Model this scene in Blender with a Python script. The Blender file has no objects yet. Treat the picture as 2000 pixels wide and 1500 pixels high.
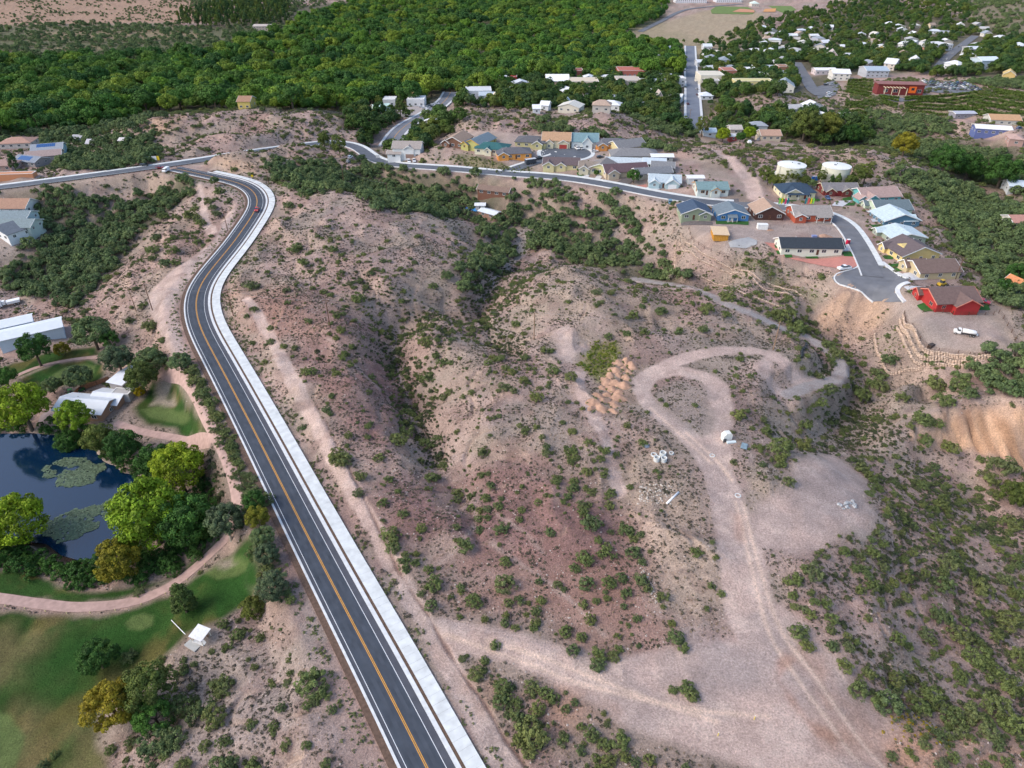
import bpy, bmesh, math, random
import numpy as np
from mathutils import Vector, Matrix

# ------------------------------------------------------------------ camera, light, exposure
SC = bpy.context.scene
COL = SC.collection
PITCH = math.radians(34.0); CAMH = 120.0; F = 1333.0       # survey constants (photo is 2000 px wide)
cam_d = bpy.data.cameras.new("camera"); cam = bpy.data.objects.new("camera", cam_d); COL.objects.link(cam)
cam_d.sensor_width = 36.0; cam_d.lens = 36.0 * F / 2000.0
cam.location = (0, 0, CAMH); cam.rotation_euler = (math.radians(90) - PITCH, 0, 0)
cam_d.clip_start = 1.0; cam_d.clip_end = 20000.0
SC.camera = cam

SUN_EL, SUN_AZ = math.radians(40), math.radians(-105)       # azimuth from +Y towards +X : light comes from the left
W = bpy.data.worlds.new("World"); SC.world = W; W.use_nodes = True
nt = W.node_tree; nt.nodes.clear()
sky = nt.nodes.new("ShaderNodeTexSky"); sky.sky_type = 'NISHITA'; sky.sun_disc = False
sky.sun_elevation = SUN_EL; sky.sun_rotation = SUN_AZ; sky.air_density = 1.0; sky.dust_density = 2.2; sky.ozone_density = 1.0
bg = nt.nodes.new("ShaderNodeBackground"); bg.inputs[1].default_value = 0.15
wo = nt.nodes.new("ShaderNodeOutputWorld")
nt.links.new(sky.outputs[0], bg.inputs[0]); nt.links.new(bg.outputs[0], wo.inputs[0])
sun_d = bpy.data.lights.new("sun", 'SUN'); sun_d.energy = 0.95; sun_d.angle = math.radians(32); sun_d.color = (1.0, 0.90, 0.78)
sun = bpy.data.objects.new("sun", sun_d); COL.objects.link(sun)
sdir = Vector((math.sin(SUN_AZ) * math.cos(SUN_EL), math.cos(SUN_AZ) * math.cos(SUN_EL), math.sin(SUN_EL)))
sun.rotation_euler = sdir.to_track_quat('Z', 'Y').to_euler(); sun.location = sdir * 900
SC.view_settings.view_transform = 'Standard'; SC.view_settings.look = 'None'
SC.view_settings.exposure = 0.92; SC.view_settings.gamma = 1.0; SC.view_settings.use_curve_mapping = False
SC.render.engine = 'CYCLES'
SC.cycles.max_bounces = 5; SC.cycles.diffuse_bounces = 3; SC.cycles.transparent_max_bounces = 4

random.seed(7); RNG = np.random.default_rng(7)
SP, CP = math.sin(PITCH), math.cos(PITCH)

# ------------------------------------------------------------------ noise
def _hash(ix, iy, seed):
    n = (ix.astype(np.int64) * 374761393 + iy.astype(np.int64) * 668265263 + seed * 974711) & 0x7fffffff
    n = ((n ^ (n >> 13)) * 1274126177) & 0x7fffffff
    return ((n ^ (n >> 16)) & 0xffff) / 65535.0
def vnoise(x, y, seed=0):
    ix = np.floor(x); iy = np.floor(y); fx = x - ix; fy = y - iy
    fx = fx * fx * fx * (fx * (fx * 6 - 15) + 10); fy = fy * fy * fy * (fy * (fy * 6 - 15) + 10)
    a = _hash(ix, iy, seed); b = _hash(ix + 1, iy, seed); c = _hash(ix, iy + 1, seed); d = _hash(ix + 1, iy + 1, seed)
    return (a + (b - a) * fx) + ((c + (d - c) * fx) - (a + (b - a) * fx)) * fy
def fbm(x, y, octv=4, seed=0):
    s = 0; a = .5; t = 0
    for k in range(octv):
        s = s + a * vnoise(x, y, seed + k * 17); t += a
        x, y = (x * 1.62 + y * 1.18) + 7.3, (y * 1.62 - x * 1.18) - 3.1; a *= .5
    return s / t
def smooth(a, b, x):
    t = np.clip((x - a) / (b - a), 0, 1); return t * t * (3 - 2 * t)

# ------------------------------------------------------------------ survey: photo pixel -> world
def on_plane(u, v, z):
    b = (750 - v) / F
    D = (CAMH - z) / (SP - b * CP)
    return np.array([(u - 1000) / F * D, D * (CP + b * SP), z])
def depth(y, z=0.0): return y * CP + (CAMH - z) * SP
def DD(y): return 0.829 * y + 67.0
def project(p):
    D = p[1] * CP + (CAMH - p[2]) * SP
    return 1000 + F * p[0] / D, 750 - F * ((p[2] - CAMH) * CP + p[1] * SP) / D, D

# ------------------------------------------------------------------ relief: surveyed heights
ROADS = {
 'main': [(905,1640,0),(834,1500,0),(751,1335,0),(652,1146,0),(577,1000,0),(504,856,0),(444,741,0),(414,685,0),(395,650,0),(383,615,0),(380,592,0.5),(385,565,1),(402,538,1.5),(430,505,2.5),(455,475,3),(478,442,4),(496,416,5),(504,400,5),(505,390,5),(502,380,5.3),(492,368,5.6),(480,360,6),(461,355,6),(433,349,6),(406,343,6),(373,336,6),(340,329,6)],
 'street': [(-160,385,2),(-40,371,3),(50,360,4),(180,343,5),(310,325,6),(400,312,6),(470,300,5),(540,290,2),(600,283,0),(645,277,-2),(682,281,-4),(706,293,-4),(722,306,-4),(750,318,-2),(785,323,0),(830,326,2),(900,331,3),(985,339,4),(1100,347,5),(1200,363,5.5),(1300,383,6),(1400,397,6),(1480,401,6),(1560,408,6),(1610,416,6),(1642,430,6),(1662,455,6),(1680,485,6),(1700,525,5.5),(1705,540,5.5)],
 'spur': [(985,337,4),(1020,325,4.5),(1050,315,5),(1085,305,5.5)],
 'highway': [(760,285,-8),(775,262,-8),(792,246,-8),(828,226,-9),(852,211,-10),(872,194,-12),(880,180,-13)],
 'town': [(1356,262,-7),(1354,220,-9),(1352,170,-10),(1349,130,-12),(1348,90,-14)],
 'town2': [(1604,187,-5),(1590,178,-6),(1572,150,-8),(1555,122,-9)],
 'town3': [(1825,140,-7),(1850,112,-8),(1880,88,-9),(1905,70,-9)],
 'far': [(1250,62,-20),(1290,42,-20),(1345,18,-20),(1400,12,-20),(1450,8,-20)],
}
CTRL = """
690,1240,0 560,1000,-.5 300,328,6 180,345,5 0,368,3 280,402,-7 200,440,-11 130,490,-15 60,540,-18 0,560,-17 330,372,-2 90,374,2 20,405,-4 20,435,-4 10,465,-6 0,340,-5 60,300,-7 190,330,2
430,400,3 400,450,2 340,480,-1 300,530,-2 330,570,-1 335,620,-2 210,590,-10 100,600,-14 40,600,-14 50,650,-14 250,640,-8 330,690,-5 350,720,-5
110,730,-13 180,700,-13 20,760,-14 170,800,-13 330,780,-10 390,830,-8 425,900,-8 460,960,-7 250,840,-12 330,860,-11 120,900,-15.5 200,970,-15.5 50,1000,-15.5 150,1090,-15.5 0,870,-15 330,930,-13 350,1010,-13 0,1170,-13 200,1185,-13 400,1080,-11 455,1070,-8 300,1210,-12 130,1250,-13 0,1300,-14 100,1400,-14 0,1500,-14 230,1350,-13 260,1470,-9 390,1235,-7.5 500,1130,-5 560,1190,-2.5 470,1220,-5 610,1350,-1.5 450,1400,-5 655,1480,-1 520,1480,-3 380,1440,-7 480,1000,-4 440,900,-6 530,1060,-3 430,800,-3
640,800,1 600,700,2 620,600,4 560,560,3 560,480,5 640,440,8 600,400,9 680,385,10 725,415,8 760,368,-8 830,372,-5 900,408,-10 700,350,-5 640,352,-1 560,335,4 520,350,6 560,370,7
800,470,6 880,520,4 905,565,1 870,605,0 760,560,6 700,520,7 820,640,2 935,600,-6 880,625,-8 790,660,-10 775,720,-10 810,790,-9.5 830,850,-8 850,900,-5 900,960,-3 930,1000,-1.5 700,660,4 690,750,4 720,830,2.5 740,900,1 930,720,3 870,665,3 900,780,2 950,830,4 1000,740,4 960,670,-4 1000,690,-1
1100,530,8 1200,560,9 1100,600,6 1200,650,6 1050,650,4 1300,600,7 1010,570,1 960,565,-5 1000,515,-11 1020,480,-14 1030,450,-13 1400,640,5 1340,565,6 1440,600,2 1500,625,-2 1560,650,-5
1200,800,4 1100,800,4 1100,900,3 1200,1000,2 1000,1000,1 1000,1200,0 1200,1200,1 1100,1350,0 900,1350,0 1000,1480,0 1200,1480,.5 1350,1400,1 1500,1480,1 800,1000,0 850,1150,0 1300,900,4 1320,1100,2.5
1350,700,5 1320,780,5 1400,750,5 1450,900,4 1450,1050,3 1480,1200,2 1560,1350,1.5 1550,1080,3 1620,950,3 1600,900,2.5 1700,1000,1.5 1650,1480,.5
1520,760,1 1600,740,-2 1640,715,-4 1550,690,2 1665,650,-9 1640,770,-12 1600,810,-8 1500,850,0 1560,860,-6 1650,860,-12 1700,800,-13 1760,770,-12 1720,920,-12 1820,960,-15 1900,1000,-16 1990,1050,-16 1990,950,-16 1780,1050,-7 1850,1150,-11 1700,1130,-2 1750,1250,-5 1900,1280,-13 1990,1200,-18 1850,1380,-7 1990,1400,-10 1750,1380,-2 1850,1480,-2 1990,1490,-5 1640,1280,.5
1850,797,-2 1920,788,-1 1990,800,0 1770,842,-7 1900,890,-14 1990,912,-14 1820,872,-13 1900,745,1 1990,745,1 1810,770,-8 1800,640,4 1860,685,4 1930,685,4 1850,605,5 1760,590,4.5 1980,600,4 1980,690,2 1740,745,-9 1850,722,-4 1950,708,-1 1715,650,-6 1735,695,-8 1790,700,3.5 1770,640,3.5
1690,550,5 1640,535,5 1580,480,6 1520,440,6 1400,432,6 1340,437,5.5 1460,480,5.5 1420,490,5 1335,480,3 1320,530,-9 1400,530,-3 1400,565,-9 1500,570,-4 1550,610,-8 1650,580,3 1620,555,4.5 1600,630,-8 1480,530,3 1560,560,3.5 1720,580,4
1150,450,-8.5 1100,480,-13 1200,500,-11 1300,540,-13 1060,420,-9 1000,400,-7 950,388,-6 900,370,-5 960,440,-12 900,435,-5 850,430,3 1100,385,0 1200,420,-2 1250,470,-7 1290,430,3 1000,365,1 900,340,1 1240,525,-12
900,290,6 1000,310,5.5 1100,300,6 1200,300,6 1260,330,6 1300,365,6 870,280,6 900,320,3.5 960,325,4 1000,255,9 920,225,11 1200,240,11 1170,217,13 1280,268,9 1400,300,9 1440,330,8 1340,290,5 1300,255,4 1400,350,7 1260,285,3 1060,235,3
1500,275,-6 1370,262,-6 1550,315,5 1600,345,5 1700,305,7 1660,303,8 1800,330,3 1850,360,-3 1900,330,-10 1700,260,-10 1600,255,-8 1800,280,-10 1950,340,-12 1750,350,2 1850,450,-2 1900,490,-3 1980,430,-2 1950,550,0 1900,400,-8 1780,400,3 1820,470,3 1870,545,4
1490,182,2 1580,200,-3 1430,195,-6 1800,200,-4 1950,210,-4 1700,205,-3 1900,240,-1 1990,280,1 1750,160,-5 1900,165,-5 1660,190,-4
310,235,7 420,225,7 560,222,9 650,226,7 705,246,1 300,265,0 450,265,9 400,290,11 550,262,3 600,290,5 350,300,8 480,296,11 440,318,8 380,262,2 350,212,-19 600,208,-19 240,240,-14 150,270,-14 200,310,-9 100,330,-6 250,310,-5 690,262,-5
790,245,-8 640,278,-2 750,275,-9 780,300,-6 850,270,-2 840,290,1 780,347,-5
0,200,-22 200,200,-22 400,150,-22 600,150,-22 800,150,-21 1000,150,-17 1200,160,-13 1350,150,-11 1500,140,-10 1700,100,-10 1900,60,-9 0,100,-22 0,50,-20 250,100,-22 500,50,-22 1000,50,-22 1250,90,-18 1500,50,-18 2000,40,4 1700,40,-15 0,5,-12 1000,5,-22 1400,5,-20 2000,5,14 1990,100,0 1990,150,-2
-300,1500,-14 -300,1100,-14 -300,800,-14 -350,550,-16 -350,420,-5 -350,300,-10 -350,150,-22 -350,30,-15 2300,1500,-8 2300,1200,-18 2300,950,-12 2300,750,2 2350,600,3 2350,450,-4 2350,320,-6 2350,200,-2 2350,60,6 1000,1720,0 500,1720,-4 0,1720,-13 1600,1720,0 2100,1720,-4 -300,-60,0 500,-60,-18 1000,-60,-20 1500,-60,-18 2300,-60,20
"""
C = [tuple(map(float, t.split(','))) for t in CTRL.split()]
for k, r in ROADS.items(): C += r[::2]
P = np.array([on_plane(*c) for c in C])
def fan(x, y): d = DD(y); return x / d, np.log(d) / 0.829
A = np.stack(fan(P[:, 0], P[:, 1]), 1)
def phi(r2): return np.sqrt(r2 + 0.02 ** 2)
n = len(P)
r2 = ((A[:, None] - A[None]) ** 2).sum(-1)
M = np.zeros((n + 1, n + 1)); M[:n, :n] = phi(r2) - np.eye(n) * 0.004; M[:n, n] = 1; M[n, :n] = 1
wts = np.linalg.solve(M, np.append(P[:, 2], 0))
def rbf(x, y):
    a, b = fan(x, y); out = np.empty(a.size); a = a.ravel(); b = b.ravel()
    for i in range(0, a.size, 40000):
        q = phi((a[i:i+40000, None] - A[None, :, 0]) ** 2 + (b[i:i+40000, None] - A[None, :, 1]) ** 2)
        out[i:i+40000] = q @ wts[:n] + wts[n]
    return out.reshape(x.shape)

# ground grid: finer near the town road, coarser towards the horizon
vr = np.linspace(1690, -8, 690)
Drow = 125.0 / (SP - (750 - vr) / F * CP)
Drow = np.concatenate([Drow, np.geomspace(Drow[-1] * 1.04, 6500, 36)])
NR, NC = len(Drow), 880
scol = np.linspace(-1.06, 1.06, NC)
GY = np.repeat(((Drow - 67) / .829)[:, None], NC, 1); GX = scol[None] * Drow[:, None]
GZ = rbf(GX, GY)
def gsample(G, x, y):
    x = np.asarray(x, float); y = np.asarray(y, float)
    d = DD(y); r = np.clip(np.interp(d, Drow, np.arange(NR)), 0, NR - 1.001); c = np.clip((x / d + 1.06) / 2.12 * (NC - 1), 0, NC - 1.001)
    i = r.astype(int); j = c.astype(int); fr = r - i; fc = c - j
    return (G[i, j] * (1 - fc) + G[i, j + 1] * fc) * (1 - fr) + (G[i + 1, j] * (1 - fc) + G[i + 1, j + 1] * fc) * fr
def H(x, y): return gsample(GZ, x, y)
TS = np.geomspace(78, 3000, 2600)
def at(u, v, dz=0.0):
    """where the sight line through photo point (u,v) meets the ground raised by dz -> x, y, ground z"""
    b = (750 - v) / F
    x = (u - 1000) / F * TS; y = TS * (CP + b * SP); z = CAMH + TS * (-SP + b * CP)
    g = z - (H(x, y) + dz); k = np.argmax(g < 0)
    if g[k] >= 0 or k == 0: k = 1 if k == 0 else len(TS) - 1
    f = g[k-1] / (g[k-1] - g[k] + 1e-9); f = min(max(f, 0), 1)
    X = x[k-1] + (x[k] - x[k-1]) * f; Y = y[k-1] + (y[k] - y[k-1]) * f
    return np.array([X, Y, float(H(X, Y))])
def mpp(p): return depth(p[1], p[2]) / F          # metres per photo pixel at a point

def catmull(pts, step):
    pts = np.asarray(pts, float); ext = np.vstack([2 * pts[0] - pts[1], pts, 2 * pts[-1] - pts[-2]]); out = []
    for i in range(1, len(ext) - 2):
        p0, p1, p2, p3 = ext[i-1:i+3]; m = max(1, int(np.linalg.norm(p2 - p1) / step))
        t0 = 0; t1 = np.linalg.norm(p1-p0)**.5 + 1e-6; t2 = t1 + np.linalg.norm(p2-p1)**.5 + 1e-6; t3 = t2 + np.linalg.norm(p3-p2)**.5 + 1e-6
        for t in np.linspace(t1, t2, m, endpoint=False):
            a1 = (t1-t)/(t1-t0)*p0 + (t-t0)/(t1-t0)*p1; a2 = (t2-t)/(t2-t1)*p1 + (t-t1)/(t2-t1)*p2; a3 = (t3-t)/(t3-t2)*p2 + (t-t2)/(t3-t2)*p3
            b1 = (t2-t)/(t2-t0)*a1 + (t-t0)/(t2-t0)*a2; b2 = (t3-t)/(t3-t1)*a2 + (t-t1)/(t3-t1)*a3
            out.append((t2-t)/(t2-t1)*b1 + (t-t1)/(t2-t1)*b2)
    out.append(pts[-1]); return np.array(out)
def relax(p, it=10):
    p = p.copy()
    for _ in range(it): p[1:-1] = .25 * p[:-2] + .5 * p[1:-1] + .25 * p[2:]
    return p
def dist_line(x, y, path, far=1e9):
    """distance from points to a polyline, and the path height at the nearest place"""
    d = np.full(x.shape, 1e9); z = np.zeros(x.shape); s = np.zeros(x.shape); acc = 0
    for a, b in zip(path[:-1], path[1:]):
        ex, ey = b[0] - a[0], b[1] - a[1]; L2 = ex * ex + ey * ey + 1e-9
        t = np.clip(((x - a[0]) * ex + (y - a[1]) * ey) / L2, 0, 1)
        q = np.hypot(x - a[0] - t * ex, y - a[1] - t * ey); m = q < d
        d = np.where(m, q, d); z = np.where(m, a[2] + (b[2] - a[2]) * t, z); s = np.where(m, acc + t * L2 ** .5, s); acc += L2 ** .5
    return d, z, s
def poly_sd(x, y, poly):
    """signed distance to a polygon, negative inside"""
    inside = np.zeros(x.shape, bool); d = np.full(x.shape, 1e9); m = len(poly)
    for i in range(m):
        a = poly[i]; b = poly[(i + 1) % m]; ex, ey = b[0] - a[0], b[1] - a[1]; L2 = ex * ex + ey * ey + 1e-9
        t = np.clip(((x - a[0]) * ex + (y - a[1]) * ey) / L2, 0, 1)
        d = np.minimum(d, np.hypot(x - a[0] - t * ex, y - a[1] - t * ey))
        c = ((a[1] > y) != (b[1] > y)) & (x < ex * (y - a[1]) / (ey + 1e-12) + a[0]); inside ^= c
    return np.where(inside, -d, d)
def px(s): return [tuple(map(float, t.split(','))) for t in s.split()]
def wpoly(s): return [at(q[0], q[1])[:2] for q in px(s)]
WARP1 = (fbm(GX / 5, GY / 5, 3, 3) - .5); WARP2 = (fbm(GX / 22, GY / 22, 3, 31) - .5)
def zone(s, feather=2.0, warp=2.0):
    out = np.zeros(GX.shape)
    for part in s.strip().split('\n'):
        pl = wpoly(part); xs = [p[0] for p in pl]; ys = [p[1] for p in pl]; mg = feather + warp * 2 + 2
        m = (GX > min(xs) - mg) & (GX < max(xs) + mg) & (GY > min(ys) - mg) & (GY < max(ys) + mg)
        if not m.any(): continue
        sd = poly_sd(GX[m], GY[m], pl) + (WARP1[m] + WARP2[m]) * 2 * warp
        out[m] = np.maximum(out[m], smooth(feather, -feather, sd))
    return out
def line_zone(s, width, feather=1.5, warp=1.0, step=3.0):
    """soft band along a line of photo points (u,v[,width])"""
    q = px(s); pts = [at(a[0], a[1]) for a in q]; ws = [a[2] if len(a) > 2 else width for a in q]
    pts = np.array([[p[0], p[1], w] for p, w in zip(pts, ws)]); pts = catmull(pts, step) if len(pts) > 2 else pts
    mg = max(ws) + feather + warp * 2
    m = (GX > pts[:, 0].min() - mg) & (GX < pts[:, 0].max() + mg) & (GY > pts[:, 1].min() - mg) & (GY < pts[:, 1].max() + mg)
    out = np.zeros(GX.shape)
    if m.any():
        d, w, s_ = dist_line(GX[m], GY[m], pts); out[m] = smooth(feather, -feather, d - w / 2 + WARP1[m] * 2 * warp)
    return out

# ------------------------------------------------------------------ relief: gullies, ridges, then the graded places
calm = zone("""-60,690 195,670 215,700 225,745 300,725 350,720 420,850 470,960 480,1040 530,1080 500,1160 430,1210 330,1290 230,1400 240,1520 -60,1520
1230,720 1330,670 1500,670 1520,690 1420,760 1420,880 1560,1050 1720,1000 1720,1040 1560,1100 1560,1180 1800,1520 900,1520 860,1240 1200,1320 1420,1260 1400,1000 1250,820
1460,985 1505,972 1562,905 1578,878 1630,880 1690,925 1720,990 1690,1050 1540,1080 1450,1060
820,1120 1000,1070 1250,1080 1290,1200 1420,1250 1400,1330 1180,1320 1060,1250 860,1210
1320,420 1490,410 1650,430 1760,540 1730,580 1610,520 1490,475 1420,500 1340,450
860,270 1130,280 1290,300 1480,340 1480,400 1300,380 1000,330 900,300
1480,340 1740,370 1830,520 1800,560 1920,560 1960,610 1900,690 1790,690 1740,570 1660,430 1500,400
-60,390 60,390 60,480 -60,520
-60,270 110,280 100,340 -60,345""", 6, 0)
far_calm = smooth(520, 700, GY)
rough = (1 - calm) * (1 - far_calm * .85)
wx = GX + 9 * (fbm(GX / 30, GY / 30, 3, 5) - .5) * 2; wy = GY + 9 * (fbm(GX / 30 + 9, GY / 30, 3, 6) - .5) * 2
rid = 1 - np.abs(2 * fbm(wx / 46, wy / 46, 3, 11) - 1) * 2.2
rid2 = 1 - np.abs(2 * vnoise(wx / 15, wy / 15, 23) - 1)
GZ = GZ + rough * (3.0 * (rid - .45) + 1.7 * (rid2 - .5) + 1.2 * (fbm(GX / 7, GY / 7, 3, 41) - .5) + .25 * (fbm(GX / 1.6, GY / 1.6, 2, 43) - .5))
GZ = GZ + calm * (.25 * (fbm(GX / 12, GY / 12, 3, 44) - .5) + .08 * (fbm(GX / 1.5, GY / 1.5, 2, 45) - .5)) * (1 - far_calm)
# cut of the orange bank: steep face with runnels
cl = zone("1765,858 1850,802 1935,795 1995,800 2060,830 2060,925 1990,905 1900,880 1830,868", 3, 1)
run = 1 - np.abs(2 * vnoise((GX * .9 + GY * .25) / 3.2, (GY - GX * .1) / 22, 77) - 1)
run2 = 1 - np.abs(2 * vnoise((GX * .9 + GY * .25) / 1.35 + 5, (GY - GX * .1) / 15, 78) - 1)
GZ = GZ - cl * (1.7 * run ** 3 + .8 * run2 ** 2)
lc = at(1105, 301); ld = np.hypot(GX - lc[0], GY - lc[1]); lw = smooth(34, 20, ld); GZ = GZ * (1 - lw) + lc[2] * lw
sl0 = np.hypot(np.gradient(GZ, axis=0) / np.maximum(np.gradient(GY, axis=0), .05), np.gradient(GZ, axis=1) / np.maximum(np.gradient(GX, axis=1), .05)); sl0 = (sl0 + np.roll(sl0, 3, 0) + np.roll(sl0, -3, 0) + np.roll(sl0, 3, 1) + np.roll(sl0, -3, 1)) / 5
GZ -= rough * .75 * smooth(.22, .5, sl0) * smooth(.80, .97, 1 - np.abs(2 * vnoise(wx / 9, wy / 9, 171) - 1))
# narrow channels of the gully floors
for s, dep, wd in (("1000,515 950,570 935,600 880,625 790,660 775,720 810,790 830,850 850,900 900,960", 2.8, 7.0), ("900,960 925,1010 935,1060", 1.2, 2.5), ("700,530 760,590 830,610 880,625", 1.8, 4), ("870,640 850,720 815,780", 1.4, 3), ("620,700 690,690 770,715", 1.2, 3), ("660,860 740,850 810,850", 1.2, 3), ("1010,900 930,880 850,890", 1.2, 3),
                   ("940,610 960,660 1000,690", 1.6, 3), ("1640,690 1660,740 1640,800 1600,860", 1.5, 4), ("1560,640 1630,700", 1.0, 4)):
    GZ -= dep * line_zone(s, wd, wd * .8, 2)
scar = line_zone('1060,1560,.6 1010,1470,.6 985,1440,.6 945,1370,.5 900,1310,.5 858,1240,.5 830,1190,.5 800,1150,.5 765,1085,.5 735,1020,.5 712,975,.5 680,910,.4 650,850,.4 618,790,.4', .5, .35, .5, 1.0); GZ -= scar * .5
PATHS = {}
for k, r in ROADS.items():
    p = np.array([on_plane(*c) for c in r]); p = relax(catmull(p, 2.5), 12 if k != 'main' else 16)
    PATHS[k] = p
WID = {'main': (9.5, 17), 'street': (7.5, 14), 'spur': (7, 12), 'highway': (11, 24), 'town': (11, 26), 'town2': (11, 24), 'town3': (11, 26), 'far': (12, 40)}
for k, p in PATHS.items():
    a, b = WID[k]; mg = b + 5; q = p[::2] if len(p) > 60 else p
    m = (GX > q[:, 0].min() - mg) & (GX < q[:, 0].max() + mg) & (GY > q[:, 1].min() - mg) & (GY < q[:, 1].max() + mg)
    d, z, s = dist_line(GX[m], GY[m], q); w = smooth(b, a, d); GZ[m] = GZ[m] * (1 - w) + (z - .30) * w
trail = np.array([at(q[0], q[1]) for q in px("1240,545 1340,561 1430,598 1500,628 1560,654 1615,682 1646,715 1640,735 1600,748 1540,772")]); trail = relax(catmull(trail, 3), 12)
m = (GX > trail[:, 0].min() - 12) & (GX < trail[:, 0].max() + 12) & (GY > trail[:, 1].min() - 12) & (GY < trail[:, 1].max() + 12)
d, z, s = dist_line(GX[m], GY[m], trail[::2]); w = smooth(8, 3, d); GZ[m] = GZ[m] * (1 - w) + z * w
# pond bed
POND = "-60,848 60,846 110,852 160,868 205,905 262,935 285,960 278,1000 272,1030 255,1055 215,1085 150,1102 90,1085 60,1062 -60,1050"
pond_poly = [on_plane(q[0], q[1], -15.8)[:2] for q in px(POND)]
m = (np.abs(GX) < 260) & (GY < 300)
sd = poly_sd(GX[m], GY[m], pond_poly) + WARP1[m] * 3; w = smooth(5, -4, sd)
GZ[m] = GZ[m] * (1 - w) + (-18.3) * w
w2 = smooth(4, 1.5, np.abs(sd - 4)); GZ[m] = np.where(sd > -1, np.maximum(GZ[m], -15.4 * w2 + GZ[m] * (1 - w2)), GZ[m])

# ------------------------------------------------------------------ ground colours (what the soil and turf are, place by place; crevice shade painted on the bank)
def lerp(base, col, w): return base * (1 - w[..., None]) + np.array(col) * w[..., None]
n1 = fbm(GX / 60, GY / 60, 4, 101); n2 = fbm(GX / 14, GY / 14, 4, 102); n3 = fbm(GX / 3.5, GY / 3.5, 3, 103)
base = np.empty(GX.shape + (3,)); base[:] = (.39, .268, .226)
base = lerp(base, (.325, .262, .24), smooth(.45, .62, n1) * .6)
base = lerp(base, (.44, .325, .275), smooth(.50, .68, n2) * .6)
base = lerp(base, (.25, .165, .14), smooth(.52, .66, fbm(GX / 20 + 40, GY / 20, 4, 104)) * .6)
gy, gx = np.gradient(GZ); 
slope = np.hypot(gy / np.maximum(np.gradient(GY, axis=0), .05), gx / np.maximum(np.gradient(GX, axis=1), .05))
base = lerp(base, (.42, .31, .25), smooth(.28, .6, slope) * .55)
base = lerp(base, (.265, .240, .185), smooth(.42, .64, fbm(GX / 16 + 3, GY / 16, 4, 108)) * .42)
mauve = zone("""850,930 1000,900 1150,940 1260,1000 1270,1110 1230,1200 1100,1180 950,1120 860,1080 760,1080 700,980 760,930
600,640 720,640 800,720 790,830 760,880 700,860 640,780 590,700
500,590 640,570 700,640 560,640""", 9, 6)
base = lerp(base, (.25, .145, .13), mauve * (.55 + .4 * smooth(.35, .6, n2)))
pflat = zone('820,1120 1000,1080 1250,1090 1280,1200 1300,1260 1180,1290 1060,1230 900,1200', 9, 5)
base = lerp(base, (.33, .195, .155), pflat * .8)
redd = zone("1330,1340 1400,1350 1380,1380 1300,1365\n1560,1270 1620,1330 1720,1400 1900,1430 2000,1400 2000,1520 1700,1520 1600,1400\n450,575 560,560 620,640 540,660", 6, 5)
base = lerp(base, (.40, .235, .175), redd * .6)
tan = zone("1200,860 1280,850 1370,940 1390,1100 1360,1230 1290,1190 1260,1060 1220,980\n410,320 440,303 560,308 560,322 500,340 440,338\n230,340 400,330 330,352 130,372 100,366", 5, 3)
base = lerp(base, (.43, .33, .255), tan * .7)
gravel = zone("420,1260 600,1180 720,1500 300,1520 330,1440", 8, 4)
base = lerp(base, (.35, .285, .25), gravel * .6)
orange = zone("1765,858 1850,802 1935,795 1995,800 2060,830 2060,925 1990,905 1900,880 1830,868", 2.5, 2)
base = lerp(base, (.64, .40, .255), orange * .95)
crevice_shade = smooth(.62, .85, vnoise((GX * .9 + GY * .25) / 3.0, GY / 20, 88)) * orange  # shade of upright crevices, painted dark into the bank colour
base = lerp(base, (.30, .16, .09), crevice_shade * .7)
crevice_shade = smooth(.66, .9, vnoise((GX * .9 + GY * .25) / 1.1 + 3, GY / 13, 89)) * orange; base = lerp(base, (.34, .19, .11), crevice_shade * .7)  # finer set of crevices, their shade painted in as well
or2 = zone("290,238 355,226 362,250 300,262\n640,228 690,228 712,246 660,252\n880,268 990,262 1010,272 900,278\n1640,556 1720,575 1740,600 1690,650 1600,650 1590,610\n840,585 880,605 890,622 850,605\n400,320 440,306 520,322 500,342", 5, 5)
base = lerp(base, (.52, .34, .225), or2 * .65)
green_floor = zone("""-100,60 350,60 520,20 700,0 1300,-5 1300,60 1350,100 1480,140 1340,260 1240,230 1010,190 900,190 780,230 700,240 520,215 300,225 120,270 -100,260
740,290 800,330 960,370 1080,400 1160,470 1340,540 1330,560 1100,510 1000,440 860,400 740,380 690,340
20,390 120,385 180,420 330,350 380,350 250,480 150,590 40,560 30,480
1100,100 1330,60 1400,110 1500,60 1700,-5 1990,60 2050,60 2050,120 1800,120 1600,140 1360,140 1360,250 1240,230 1080,215
1370,150 1600,150 1640,100 2050,60 2050,150 1990,160 1900,150 1800,140 1640,150 1600,200
1380,200 1480,225 1640,230 1800,260 2050,320 2050,380 1780,310 1500,270
1820,330 2050,380 2050,520 1950,560 1850,460 1780,370""", 8, 4)
base = lerp(base, (.075, .082, .045), green_floor * .8)
drygrass = zone("-80,-8 420,-8 440,40 300,46 -80,50", 14, 6)
base = lerp(base, (.35, .225, .15), drygrass * .8)
brush_g = zone("-80,50 300,46 420,56 560,40 720,-8 1320,-8 1250,70 420,118 -80,122", 14, 6); base = lerp(base, (.135, .135, .075), brush_g * .85)
clear = zone("60,62 300,58 400,64 390,74 200,80 60,74\n90,95 190,90 200,97 110,102", 12, 4); base = lerp(base, (.27, .21, .13), clear * .8)
hill_r = zone("1860,-8 2100,-8 2100,70 1960,62 1880,30", 16, 4); base = lerp(base, (.16, .15, .09), hill_r * .8)
field = zone("1180,75 1380,20 1500,25 1480,70 1400,110 1310,100", 12, 4)
base = lerp(base, (.36, .29, .19), field * .8)
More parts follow.
